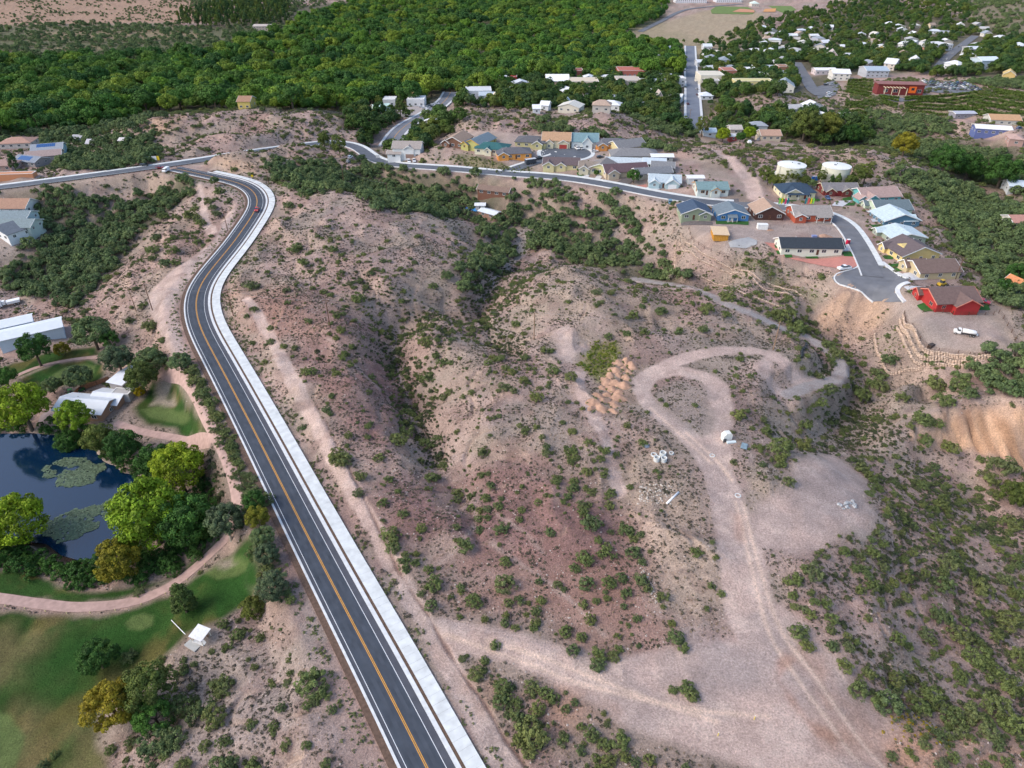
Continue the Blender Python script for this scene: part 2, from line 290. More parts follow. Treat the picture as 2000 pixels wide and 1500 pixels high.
town_g = zone("1100,150 1340,150 1340,215 1100,200\n1370,150 1560,140 1600,190 1500,180 1380,200\n900,190 1330,230 1330,260 900,230", 10, 4)
base = lerp(base, (.24, .22, .19), town_g * .25)
pads = zone("""1340,425 1460,420 1500,440 1640,430 1665,470 1560,455 1500,500 1420,500 1380,470 1350,450
1740,580 1930,612 1960,690 1870,695 1790,690 1760,640
-50,410 60,395 85,450 60,490 -50,510
860,270 1130,275 1290,300 1300,350 1000,325""", 4, 2)
base = lerp(base, (.40, .325, .285), pads * .75)
turf = zone("""-60,1192 150,1200 235,1192 330,1160 440,1090 500,1035 528,1085 510,1145 470,1185 430,1212 365,1240 300,1300 240,1340 190,1400 205,1520 -60,1520
-60,1105 60,1112 160,1155 330,1130 430,1045 440,1052 350,1125 240,1172 150,1182 -60,1160
256,800 285,770 298,745 345,735 365,778 388,812 404,848 372,850 320,836 285,828
38,742 110,712 170,702 206,708 202,735 180,752 100,758 60,760
-60,742 90,690 185,676 196,692 110,706 30,738""", 1.6, 1.2)
tn = fbm(GX / 9, GY / 9, 4, 130)
tcol = np.empty(base.shape); tcol[:] = (.034, .080, .017)
tcol = lerp(tcol, (.11, .10, .032), smooth(.42, .64, tn))
tcol = lerp(tcol, (.026, .058, .012), smooth(.52, .36, fbm(GX / 6 + 20, GY / 14, 3, 131)) * .8)
dry = zone("90,1200 130,1192 205,1200 210,1215 180,1225 185,1208 100,1215\n40,1370 95,1340 90,1450 60,1520 -40,1520\n120,1420 230,1400 240,1520 140,1520\n-40,1240 80,1240 120,1330 -40,1330", 5, 4)
tcol = lerp(tcol, (.20, .155, .075), dry * .6)
lush = zone("345,1210 420,1100 500,1050 520,1090 480,1170 400,1210\n60,745 110,715 195,712 195,735 120,752\n262,800 300,800 350,805 400,845 370,848 320,832\n40,1300 180,1230 300,1190 330,1240 200,1320 160,1370 60,1380", 3, 2)
tcol = lerp(tcol, (.026, .082, .016), lush * .8)
greens = zone("396,1105 412,1090 440,1083 470,1085 486,1097 480,1115 455,1128 425,1132 402,1122\n244,1218 258,1203 280,1197 300,1203 298,1222 275,1232 252,1230\n100,735 125,718 160,710 188,714 180,738 145,750 110,750\n-60,1380 20,1395 50,1440 30,1500 -60,1520\n275,800 320,790 365,800 372,818 330,825 290,815", .7, .25)
tcol = lerp(tcol, (.12, .165, .055), greens * .85)
base = base * (1 - turf[..., None]) + tcol * turf[..., None]
trl = line_zone('1240,545 1340,561 1430,598 1500,628 1560,654 1615,682 1646,715 1640,735 1600,748 1540,772', 4.6, .8, .5)
bare = zone("300,775 308,742 335,740 332,775 345,790 315,795 292,792\n425,1100 450,1092 468,1100 440,1112 430,1108", 1.5, 1.8)
base = lerp(base, (.33, .275, .22), bare * .9)
track = np.zeros(GX.shape)
for s, wd, ft in (("1650,1560,14 1600,1450,14 1540,1370,12 1500,1280,11 1465,1180,10.5 1450,1100,10 1435,1030,9 1415,960,8 1390,905,7 1335,845,6 1275,795,6 1252,762,5 1272,737,5 1330,726,5 1388,742,6 1408,785,7 1400,840,7 1400,900,7", 8, 1.5),
                  ("1520,1300,12 1400,1300,10 1300,1310,9 1200,1325,9 1100,1300,8 1000,1262,7 900,1240,7 860,1225,5", 9, 2),
                  ("1640,1440,16 1500,1420,16 1380,1400,14 1250,1370,11 1150,1320,9", 12, 2.5),
                  ("1245,745,5 1330,702,5 1440,684,5 1510,694,5 1540,720,6 1600,745,5 1640,735,5 1646,715,5 1615,682,4 1560,655,4 1500,628,4 1430,598,4 1340,562,3 1235,545,2", 4, 1.2),
                  ("1510,690,4 1490,730,4 1520,765,4", 4, 1.5),
                  ("1010,1540,5 945,1420,4.5 880,1300,4.5 815,1190,4 745,1060,4 690,960,4 640,870,4 592,780,4 550,700,4 515,635,3.5 480,585,3", 4, 1),
                  ("450,415,4 432,470,7 380,515,11 325,560,13 318,600,9 335,650,6 352,700,4", 6, 2),
                  ("390,360,3 396,395,3 400,430,4 415,455,5", 3, 1),
                  ("1476,385,8 1465,355,8 1440,325,6 1405,298,5 1375,284,4", 6, 1.5),
                  ("1100,690,6 1150,680,3 1130,740,3 1150,800,3 1180,850,3 1210,960,3", 3, 1.5),
                  ("1105,655,8 1110,700,4", 4, 3)):
    track = np.maximum(track, line_zone(s, wd, ft * .55, .7))
track = np.maximum(track, zone("1470,985 1505,972 1540,957 1562,905 1578,884 1625,886 1680,925 1702,958 1700,990 1718,1010 1690,1040 1640,1035 1600,1060 1540,1070 1480,1055\n1420,1240 1520,1180 1660,1300 1760,1420 1700,1470 1500,1400 1380,1370 1390,1290", 2.5, 2.5))
tk = np.empty(base.shape); tk[:] = (.55, .408, .352)
tk = lerp(tk, (.47, .365, .325), smooth(.44, .60, fbm(GX / 16, GY / 16, 4, 140)))
tk = lerp(tk, (.57, .445, .385), smooth(.55, .7, n3) * .5)
base = base * (1 - .88 * track[..., None]) + tk * .88 * track[..., None]
gpad = zone("1340,1240 1420,1230 1500,1300 1480,1370 1380,1370 1350,1330\n1560,960 1620,900 1690,950 1680,1010 1600,1020\n1290,770 1330,735 1385,760 1390,820 1340,830\n1500,1250 1600,1280 1740,1420 1640,1430 1560,1370", 4, 5)
base = lerp(base, (.365, .298, .278), gpad * .7)
base = lerp(base, (.37, .335, .32), trl * .85); track = np.maximum(track, trl)
inl = zone('1275,765 1330,742 1375,755 1392,800 1385,850 1330,830 1290,800', 2, 1.5); base = lerp(base, (.30, .245, .205), inl * .6)
rd2 = zone('1690,1520 1720,1440 1790,1420 1880,1440 2060,1440 2060,1520\n1600,1390 1660,1400 1740,1470 1700,1500 1620,1450\n1560,1270 1600,1300 1650,1370 1620,1390 1570,1320\n900,1310 1000,1330 1150,1390 1100,1410 960,1370', 5, 5); base = lerp(base, (.45, .27, .19), rd2 * .65)
for s in ("1745,1520 1660,1420 1590,1320 1530,1240 1490,1130 1465,1040 1450,980", "1700,1520 1625,1420 1560,1330 1508,1250 1475,1140 1452,1040 1436,980", "1400,1410 1250,1360 1100,1300 950,1250", "1390,905 1330,850 1270,797", "870,1240 1000,1285 1150,1340 1350,1385 1500,1400", "1430,940 1400,900 1340,845"):
    rt = line_zone(s, .8, .55, .25, 1.5); base = lerp(base, (.68, .51, .41), rt * .9)
rd = line_zone("1530,1290 1520,1330 1535,1350 1560,1390 1600,1430 1650,1450", 1.0, 1.3, 2.2); base = lerp(base, (.44, .25, .18), rd * .6)
rd = line_zone("1440,1010 1442,1050", 2, 2, 1); base = lerp(base, (.46, .27, .2), rd * .6)
wash = line_zone("1040,440,10 1025,465,11 1015,490,9 1000,512,4 970,545,2 935,600,1.5", 8, 2, 1.5); base = lerp(base, (.34, .31, .285), wash * .85)
for s, wd in (("775,640 770,690 790,760 815,830 840,880", 1.4), ("900,955 930,1000 900,1060 860,1100", .8), ("1060,1080 1010,1030 960,1000", .7), ("1180,1240 1100,1160 1000,1090 960,1060", .7), ("640,660 700,720 740,760", .7)):
    base = lerp(base, (.46, .36, .31), line_zone(s, wd, .8, .8) * .6)
yg = zone("1128,712 1165,670 1205,668 1210,700 1195,735 1165,748 1150,728", 1.5, 1.5); base = lerp(base, (.16, .17, .04), yg * .8)
hedge = zone('352,700 375,715 420,800 460,880 500,960 525,1010 520,1060 545,1130 560,1180 520,1190 480,1010 470,950 440,880 410,810 375,755', 1.5, 1.2); base = lerp(base, (.11, .10, .06), hedge * .85)
thk = zone('300,880 420,870 445,930 455,985 430,1010 400,1040 300,1000', 3, 2); base = lerp(base, (.19, .15, .115), thk * .8)
vine = zone('1766,190 1908,180 2060,196 2060,252 1868,224 1766,220\n1648,198 1756,190 1752,212 1690,230 1648,230\n1650,156 1706,155 1702,194 1650,182', 4, 1); base = lerp(base, (.30, .235, .15), vine * .9)
verge = zone("1435,500 1500,520 1560,560 1610,590 1590,600 1500,560 1440,515\n900,300 1040,330 1000,345 880,312", 3, 3); base = lerp(base, (.15, .165, .065), verge * .6)
rill = smooth(.80, .97, 1 - np.abs(2 * vnoise(wx / 9, wy / 9, 171) - 1)) * rough * smooth(.12, .4, slope)
base = lerp(base, (.47, .345, .275), rill * .35)
base = lerp(base, (.21, .135, .115), smooth(.60, .75, fbm(GX / 5 + 9, GY / 5, 3, 172)) * rough * .4)
base = lerp(base, (.20, .12, .095), scar * .75)
base = base * (.86 + .28 * n3[..., None]) * (.93 + .14 * vnoise(GX / .7, GY / .7, 150)[..., None])

# ------------------------------------------------------------------ helpers for objects
def mesh(name, verts, faces, mat=None, smooth_=False):
    me = bpy.data.meshes.new(name); me.from_pydata([tuple(v) for v in verts], [], [tuple(f) for f in faces]); me.update()
    if mat:
        for m_ in (mat if isinstance(mat, (list, tuple)) else [mat]): me.materials.append(m_)
    me.polygons.foreach_set('use_smooth', [bool(smooth_)] * len(me.polygons))
    return me
def fast_mesh(name, V, Q, mat=None, smooth_=False):
    me = bpy.data.meshes.new(name); V = np.asarray(V, np.float32); Q = np.asarray(Q, np.int32); k = Q.shape[1]
    me.vertices.add(len(V)); me.vertices.foreach_set('co', V.ravel()); me.loops.add(Q.size); me.loops.foreach_set('vertex_index', Q.ravel())
    me.polygons.add(len(Q)); me.polygons.foreach_set('loop_start', np.arange(0, Q.size, k, dtype=np.int32)); me.polygons.foreach_set('loop_total', np.full(len(Q), k, np.int32))
    me.polygons.foreach_set('use_smooth', np.full(len(Q), bool(smooth_)))
    me.update(calc_edges=True)
    if mat: me.materials.append(mat)
    return me
def link(name, me, parent=None, loc=None, rot=0, scale=None):
    o = bpy.data.objects.new(name, me); COL.objects.link(o)
    if parent: o.parent = parent
    if loc is not None: o.location = tuple(loc)
    if rot: o.rotation_euler = (0, 0, rot)
    if scale: o.scale = (scale,) * 3 if not isinstance(scale, tuple) else scale
    return o
def tag(o, label=None, cat=None, group=None, kind=None):
    if label: o['label'] = label
    if cat: o['category'] = cat
    if group: o['group'] = group
    if kind: o['kind'] = kind
    return o
def structure(name, me): return tag(link(name, me), kind='structure')

_mats = {}
def mat(name, col, rough=.8, var=.12, scale=1.5, spec=.3, metal=0, bump=0.0):
    key = (name, tuple(col), rough)
    if key in _mats: return _mats[key]
    m = bpy.data.materials.new(name); m.use_nodes = True; t = m.node_tree; b = t.nodes['Principled BSDF']
    b.inputs['Roughness'].default_value = rough; b.inputs['Metallic'].default_value = metal; b.inputs['Specular IOR Level'].default_value = spec
    tc = t.nodes.new('ShaderNodeTexCoord'); nz = t.nodes.new('ShaderNodeTexNoise'); nz.inputs['Scale'].default_value = scale; nz.inputs['Detail'].default_value = 6
    t.links.new(tc.outputs['Object'], nz.inputs['Vector'])
    mr = t.nodes.new('ShaderNodeMapRange'); mr.inputs['From Min'].default_value = .3; mr.inputs['From Max'].default_value = .7
    mr.inputs['To Min'].default_value = 1 - var; mr.inputs['To Max'].default_value = 1 + var; t.links.new(nz.outputs['Fac'], mr.inputs['Value'])
    mx = t.nodes.new('ShaderNodeVectorMath'); mx.operation = 'SCALE'; mx.inputs[0].default_value = tuple(col)[:3]
    t.links.new(mr.outputs[0], mx.inputs['Scale']); t.links.new(mx.outputs[0], b.inputs['Base Color'])
    if bump:
        bp = t.nodes.new('ShaderNodeBump'); bp.inputs['Strength'].default_value = bump; bp.inputs['Distance'].default_value = .05
        t.links.new(nz.outputs['Fac'], bp.inputs['Height']); t.links.new(bp.outputs[0], b.inputs['Normal'])
    _mats[key] = m; return m

def ground_material():
    m = bpy.data.materials.new('soil'); m.use_nodes = True; t = m.node_tree; b = t.nodes['Principled BSDF']
    b.inputs['Roughness'].default_value = .95; b.inputs['Specular IOR Level'].default_value = .1
    at_ = t.nodes.new('ShaderNodeAttribute'); at_.attribute_name = 'soil'
    tc = t.nodes.new('ShaderNodeTexCoord')
    def noise(s, d=5, r=.6):
        q = t.nodes.new('ShaderNodeTexNoise'); q.inputs['Scale'].default_value = s; q.inputs['Detail'].default_value = d; q.inputs['Roughness'].default_value = r
        t.links.new(tc.outputs['Object'], q.inputs['Vector']); return q
    def rng(src, a, b_, c, d):
        q = t.nodes.new('ShaderNodeMapRange'); q.inputs['From Min'].default_value = a; q.inputs['From Max'].default_value = b_; q.inputs['To Min'].default_value = c; q.inputs['To Max'].default_value = d
        t.links.new(src, q.inputs['Value']); return q.outputs[0]
    def mul(a, b_):
        q = t.nodes.new('ShaderNodeMath'); q.operation = 'MULTIPLY'; t.links.new(a, q.inputs[0]); t.links.new(b_, q.inputs[1]); return q.outputs[0]
    a = noise(2.6, 6, .72); c = noise(.16, 6, .65)
    v = t.nodes.new('ShaderNodeTexVoronoi'); v.inputs['Scale'].default_value = 1.7; v.inputs['Randomness'].default_value = 1; t.links.new(tc.outputs['Object'], v.inputs['Vector'])
    f = mul(rng(a.outputs['Fac'], .32, .68, .64, 1.34), rng(c.outputs['Fac'], .3, .7, .86, 1.14))
    v2 = t.nodes.new('ShaderNodeTexVoronoi'); v2.inputs['Scale'].default_value = .55; t.links.new(tc.outputs['Object'], v2.inputs['Vector'])
    st = mul(rng(v.outputs['Distance'], .10, .17, 1.35, 1.0), rng(v2.outputs['Distance'], .08, .2, .80, 1.0))
    f = mul(f, st)
    s = t.nodes.new('ShaderNodeVectorMath'); s.operation = 'SCALE'; t.links.new(at_.outputs['Color'], s.inputs[0]); t.links.new(f, s.inputs['Scale'])
    t.links.new(s.outputs[0], b.inputs['Base Color'])
    bp = t.nodes.new('ShaderNodeBump'); bp.inputs['Strength'].default_value = .8; bp.inputs['Distance'].default_value = .6
    t.links.new(a.outputs['Fac'], bp.inputs['Height']); t.links.new(bp.outputs[0], b.inputs['Normal'])
    return m
V = np.stack([GX, GY, GZ], -1).reshape(-1, 3)
ii = np.arange((NR - 1) * (NC - 1)); rr = ii // (NC - 1); cc = ii % (NC - 1); a0 = rr * NC + cc
me = fast_mesh('ground', V, np.stack([a0, a0 + 1, a0 + NC + 1, a0 + NC], 1), ground_material(), True)
ca = me.attributes.new('soil', 'FLOAT_COLOR', 'POINT')
ca.data.foreach_set('color', np.concatenate([np.clip(base, .01, .9).reshape(-1, 3), np.ones((NR * NC, 1))], 1).astype(np.float32).ravel())
structure('ground', me)

# ------------------------------------------------------------------ roads
def offset(path, off):
    p = path; t = np.gradient(p[:, :2], axis=0); L = np.maximum(np.hypot(t[:, 0], t[:, 1]), 1e-6); nx, ny = t[:, 1] / L, -t[:, 0] / L   # to the right of travel
    return np.stack([p[:, 0] + nx * off, p[:, 1] + ny * off, p[:, 2]], 1)
def ribbon(name, path, o1, o2, dz, m, parent=None):
    a = offset(path, o1); b = offset(path, o2); k = len(a); V = np.concatenate([a, b]); V[:, 2] += dz
    i = np.arange(k - 1); Q = np.stack([i, i + k, i + k + 1, i + 1], 1)
    return link(name, fast_mesh(name, V, Q, m), parent)
def bar(name, path, o1, o2, z0, z1, m, parent=None):
    a = offset(path, o1); b = offset(path, o2); k = len(a)
    V = np.concatenate([a + (0, 0, z0), a + (0, 0, z1), b + (0, 0, z1), b + (0, 0, z0)]); i = np.arange(k - 1); Q = []
    for s in range(3): Q.append(np.stack([i + s * k, i + (s + 1) * k, i + (s + 1) * k + 1, i + s * k + 1], 1))
    Q.append(np.array([[0, 3 * k, 2 * k, k], [k - 1, 2 * k - 1, 3 * k - 1, 4 * k - 1]]))
    return link(name, fast_mesh(name, V, np.concatenate(Q), m), parent)
M_ASPH = mat('asphalt', (.060, .070, .088), .85, .2, .35)
M_SHLD = mat('shoulder_asphalt', (.078, .082, .098), .85, .12, .6)
M_STR = mat('street_asphalt', (.15, .155, .17), .9, .16, .25)
M_STR2 = mat('new_street_asphalt', (.105, .118, .14), .9, .14, .25)
M_CONC = mat('concrete', (.62, .64, .63), .8, .14, .5)
M_CONC2 = mat('curb_concrete', (.62, .63, .63), .8, .12, .9)
M_LINE = mat('white_paint', (.72, .74, .75), .6, .1, 2)
M_YEL = mat('yellow_paint', (.62, .30, .05), .6, .12, 2)
M_SOIL = mat('brown_soil', (.125, .08, .058), .95, .3, 1.5)
pm = relax(catmull(PATHS['main'], 1.5), 6)
road = ribbon('road', pm, -3.0, 2.88, 0, M_ASPH); tag(road, kind='structure')
ribbon('shoulder', pm, -3.8, -3.0, 0, M_SHLD, road); ribbon('shoulder', pm, 2.88, 4.2, 0, M_SHLD, road)
for a_, b_ in ((-2.55, -1.85), (-1.1, -.45), (.5, 1.15), (1.85, 2.5)): ribbon('wheel_path', pm, a_, b_, .005, mat('worn_asphalt', (.050, .060, .077), .75, .25, .3), road)
ribbon('edge_line', pm, -3.03, -2.92, .012, M_LINE, road); ribbon('edge_line', pm, 2.78, 2.89, .012, M_LINE, road)
ribbon('centre_line', pm, -.21, -.06, .012, M_YEL, road); ribbon('centre_line', pm, .06, .21, .012, M_YEL, road)
kb = bar('kerb', pm, -4.3, -3.8, -.4, .13, M_CONC2); tag(kb, kind='structure')
kb = bar('kerb', pm[:-8], 4.2, 5.05, -.4, .12, M_CONC2); tag(kb, kind='structure')
vg = bar('verge', pm[:-8], 5.05, 5.65, -.4, .05, M_SOIL); tag(vg, kind='structure')
vg = bar('verge', pm, -5.6, -4.3, -.5, .02, M_SOIL); tag(vg, kind='structure')
# sidewalk: poured slabs with open joints
sl = np.concatenate([[0], np.cumsum(np.linalg.norm(np.diff(pm[:, :2], axis=0), axis=1))])
def along(s): return np.array([np.interp(s, sl, pm[:, k]) for k in range(3)])
swalk = bar('sidewalk', pm[:-8], 5.65, 8.6, -.45, .10, M_SOIL); tag(swalk, kind='structure')
s0, nslab, rest = 0.5, 0, []
while s0 < sl[-10]:
    q = np.array([along(s0 + .015), along((s0 * 2 + 2.0) / 2), along(s0 + 1.985)])
    a = offset(q, 5.66); b = offset(q, 8.59); V = []
    for p_ in (a[0], a[2], b[2], b[0]): V += [(p_[0], p_[1], p_[2] + .09), (p_[0], p_[1], p_[2] + .135 + .01 * math.sin(s0 * 7))]
    Fc = [(1, 7, 5, 3), (0, 1, 3, 2), (2, 3, 5, 4), (4, 5, 7, 6), (6, 7, 1, 0)]
    if nslab < 150: link('slab', mesh('slab', V, Fc, M_CONC), swalk)
    else: k = len(rest[0]) if rest else 0; rest = rest or [[], []]; rest[1] += [tuple(i + k for i in f) for f in Fc]; rest[0] += V
    nslab += 1; s0 += 2.0
if rest: tag(link('slab', mesh('slab_run', rest[0], rest[1], M_CONC), swalk), kind='stuff')

ps = relax(catmull(PATHS['street'], 2.5), 8)
kL = int(np.argmin(np.abs(ps[:, 0] - at(345, 327)[0]) + np.abs(ps[:, 1] - at(345, 327)[1])))
st = ribbon('street', ps, -3.9, 3.9, .02, M_STR2); tag(st, kind='structure')
pu = [project(p)[0] for p in ps]; e1 = next(i for i, u in enumerate(pu) if u > 1440 and i > kL); e2 = next(i for i, u in enumerate(pu) if u > 1500 and i > kL)
st2 = ribbon('street', ps[e2 - 6:], -3.9, 3.9, .03, M_STR); tag(st2, kind='structure')
sw_l = bar('sidewalk', ps[:e1], -6.4, -3.9, -.4, .15, M_CONC); tag(sw_l, kind='structure')
sw_l = bar('sidewalk', ps[e2:-4], -6.2, -3.9, -.4, .15, M_CONC); tag(sw_l, kind='structure')
i1 = next(i for i, u in enumerate(pu) if u > 470 and i > kL)
kb = bar('kerb', ps[i1:], 3.9, 4.4, -.4, .13, M_CONC2); tag(kb, kind='structure')
def patch(name, s, m, dz=.14, sub=2.0, parent=None, lab=None):
    """a flat piece of paving or turf lying on the ground"""
    pl = [at(q[0], q[1]) for q in px(s)]; return patch_w(name, [p[:2] for p in pl], m, dz, sub, parent)
def patch_w(name, pl, m, dz=.14, sub=2.0, parent=None):
    bm = bmesh.new(); pts = []
    for a, b in zip(pl, pl[1:] + pl[:1]):
        L = math.hypot(b[0] - a[0], b[1] - a[1]); k = max(1, int(L / sub))
        for i in range(k): pts.append((a[0] + (b[0] - a[0]) * i / k, a[1] + (b[1] - a[1]) * i / k))
    hz = [float(H(x, y)) for x, y in pts]
    vs = [bm.verts.new((x, y, h + dz)) for (x, y), h in zip(pts, hz)]
    es = [bm.edges.new((vs[i], vs[(i + 1) % len(vs)])) for i in range(len(vs))]
    bmesh.ops.triangle_fill(bm, edges=es, use_beauty=True)
    for _ in range(6):
        le = [e for e in bm.edges if e.calc_length() > sub * 1.5 and len(e.link_faces)]
        if not le: break
        bmesh.ops.subdivide_edges(bm, edges=le, cuts=1); bmesh.ops.triangulate(bm, faces=bm.faces)
    cs = np.array([v.co[:2] for v in bm.verts]); hz = H(cs[:, 0], cs[:, 1])
    for v_, h in zip(bm.verts, hz): v_.co.z = h + dz
    bm.normal_update()
    for f in bm.faces:
        if f.normal.z < 0: f.normal_flip()
    me = bpy.data.meshes.new(name); bm.to_mesh(me); bm.free(); me.materials.append(m)
    o = link(name, me, parent)
    if not parent: tag(o, kind='structure')
    return o
patch('street', "1648,532 1640,538 1624,542 1630,552 1652,560 1672,566 1690,576 1706,590 1768,590 1758,578 1746,572 1752,560 1772,553 1775,545 1758,538 1742,528 1720,518 1690,520", M_STR, .16, 2)
def kerb_line(s, w=.5, h=.28):
    q = relax(catmull(np.array([at(a[0], a[1]) for a in px(s)]), 1.5), 3); q[:, 2] = H(q[:, 0], q[:, 1]); o = bar('kerb', q, -w / 2, w / 2, -.4, h, M_CONC2); tag(o, kind='structure')
kerb_line("1640,533 1626,540 1624,546 1632,553 1655,561 1675,567 1692,577 1705,590"); kerb_line("1668,500 1678,515 1672,524 1650,530 1640,533"); kerb_line("1768,590 1758,577 1748,571 1754,560 1775,552", 1.6, .3); kerb_line("1722,512 1742,527 1760,537 1774,544", 1.8, .3)
sp = relax(catmull(PATHS['spur'], 2), 4); r_ = ribbon('street', sp, -3.6, 3.6, .03, M_STR2); tag(r_, kind='structure')
kb = bar('sidewalk', sp[3:], -5.6, -3.6, -.4, .14, M_CONC); tag(kb, kind='structure')
c = at(1105, 301); pl = [(c[0] + 15 * math.cos(t), c[1] + 15 * math.sin(t)) for t in np.linspace(0, 2 * math.pi, 40, endpoint=False)]
patch_w('sidewalk', [(c[0] + (x - c[0]) * 1.16, c[1] + (y - c[1]) * 1.16) for x, y in pl], M_CONC, .16, 3); patch_w('street', pl, M_STR2, .22, 3)
for k, wd, mm in (('highway', 5.5, mat('highway_asphalt', (.20, .21, .235), .9, .1, .2)), ('town', 5.5, mat('town_asphalt', (.17, .19, .23), .9, .1, .2)), ('town2', 5.5, M_STR), ('town3', 5, M_STR), ('far', 5, M_STR)):
    p = PATHS[k]; r_ = ribbon('road' if k in ('highway', 'far') else 'street', p, -wd, wd, .25, mm); tag(r_, kind='structure')
    if k in ('highway', 'town'):
        for s in (-1, 1): b = bar('sidewalk', p, min(s * wd, s * (wd + 2)), max(s * wd, s * (wd + 2)), -.5, .4, M_CONC2); tag(b, kind='structure')
    if k in ('highway',): ribbon('centre_line', p, -.2, .2, .28, M_YEL, r_)
# cart paths of the golf course
M_PATH = mat('cart_path_gravel', (.42, .285, .245), .9, .16, .8)
def path(s, wd, dz=.1):
    p = catmull(np.array([at(q[0], q[1]) for q in px(s)]), 1.2); p = relax(p, 4); rows = []
    for o in np.linspace(-wd / 2, wd / 2, 5):
        q = offset(p, o); q[:, 2] = H(q[:, 0], q[:, 1]) + dz; rows.append(q)
    k = len(p); V = np.concatenate(rows); i = np.arange(k - 1); Q = np.concatenate([np.stack([i + r * k, i + (r + 1) * k, i + (r + 1) * k + 1, i + r * k + 1], 1) for r in range(4)])
    o = link('path', fast_mesh('path', V, Q, M_PATH, True)); tag(o, kind='structure'); return p
cart = path("-40,1165 60,1177 150,1186 230,1181 300,1162 350,1134 400,1092 430,1062 448,1040 462,1005 462,965 448,910 428,865 402,815 378,765 352,735 315,728", 3.0)
path("225,826 265,840 310,850 360,860 415,862", 2.6, .11); path("25,738 60,722 110,708 160,700 200,696", 2.0)

# ------------------------------------------------------------------ buildings
EXCL = []          # (x, y, radius) kept free of plants
M_GLASS = mat('window_glass', (.03, .045, .06), .12, .2, 1, .8)
M_WHITE = mat('white_trim', (.74, .74, .72), .7, .05, 2)
M_FOUND = mat('foundation', (.33, .30, .27), .9, .1, 1)
def empty(name, loc, rot=0, label=None, cat=None, group=None):
    o = bpy.data.objects.new(name, None); COL.objects.link(o); o.location = tuple(loc); o.rotation_euler = (0, 0, rot); o.empty_display_size = .5
    return tag(o, label, cat, group)
class MB:
    def __init__(s): s.v = []; s.f = []
    def add(s, V, Fc): k = len(s.v); s.v += [tuple(p) for p in V]; s.f += [tuple(i + k for i in f) for f in Fc]; return s
    def box(s, x0, x1, y0, y1, z0, z1):
        return s.add([(x0,y0,z0),(x1,y0,z0),(x1,y1,z0),(x0,y1,z0),(x0,y0,z1),(x1,y0,z1),(x1,y1,z1),(x0,y1,z1)], [(3,2,1,0),(4,5,6,7),(0,1,5,4),(1,2,6,5),(2,3,7,6),(3,0,4,7)])
    def prism(s, prof, a0, a1, axis, ox=0, oy=0):
        """profile points (q,z) swept along x or y"""
        n_ = len(prof); V = []
        for a in (a0, a1):
            for q, z in prof: V.append((ox + a, oy + q, z) if axis == 'x' else (ox + q, oy + a, z))
        Fc = [tuple(range(n_)), tuple(range(2 * n_ - 1, n_ - 1, -1))] + [(i, i + n_, (i + 1) % n_ + n_, (i + 1) % n_) for i in range(n_)]
        return s.add(V, Fc)
    def tube(s, p0, p1, r0, r1=None, k=6):
        r1 = r0 if r1 is None else r1; p0 = Vector(p0); p1 = Vector(p1); d = (p1 - p0).normalized(); a = d.orthogonal().normalized(); b = d.cross(a); V = []
        for p, r in ((p0, r0), (p1, r1)):
            for i in range(k): t = 2 * math.pi * i / k; V.append(p + a * (math.cos(t) * r) + b * (math.sin(t) * r))
        return s.add(V, [(i, (i + 1) % k, (i + 1) % k + k, i + k) for i in range(k)] + [tuple(range(k - 1, -1, -1)), tuple(range(k, 2 * k))])
    def build(s, name, m, parent=None, sm=False):
        me = mesh(name, s.v, s.f, m, sm); bm = bmesh.new(); bm.from_mesh(me); bmesh.ops.recalc_face_normals(bm, faces=bm.faces); bm.to_mesh(me); bm.free()
        return link(name, me, parent)
def window(root, x, y, z, w, h, face, fm=None):
    """a framed window on a wall: face is the outward side 'f','b','l','r'"""
    fr = MB(); pa = MB(); t = .10; e = .07
    def bx(mb, a0, a1, z0, z1, p0, p1):
        if face == 'f': mb.box(x + a0, x + a1, y - p1, y - p0, z + z0, z + z1)
        elif face == 'b': mb.box(x + a0, x + a1, y + p0, y + p1, z + z0, z + z1)
        elif face == 'l': mb.box(x - p1, x - p0, y + a0, y + a1, z + z0, z + z1)
        else: mb.box(x + p0, x + p1, y + a0, y + a1, z + z0, z + z1)
    bx(fr, -w/2 - t, w/2 + t, h, h + t, -.05, e); bx(fr, -w/2 - t, w/2 + t, -t, 0, -.05, e); bx(fr, -w/2 - t, -w/2, 0, h, -.05, e - .004); bx(fr, w/2, w/2 + t, 0, h, -.05, e - .004)
    bx(fr, -.05, .05, 0, h, -.05, e - .006)
    bx(pa, -w/2, -.05, 0, h, -.04, .03); bx(pa, .05, w/2, 0, h, -.04, .03)
    f = fr.build('window', fm or M_WHITE, root); pa.build('pane', M_GLASS, f); return f
FD = -3.5
def block_walls(mb, b):
    x, y, w, d, h, rise, ax = b
    if ax in ('x', 'y'):
        q = (d if ax == 'x' else w) / 2; L = (w if ax == 'x' else d) / 2
        mb.prism([(-q, FD), (-q, h), (0, h + rise), (q, h), (q, FD)], -L, L, ax, x, y)
    else: mb.box(x - w/2, x + w/2, y - d/2, y + d/2, -2.0, h + (.45 if ax == 'flat' else 0))
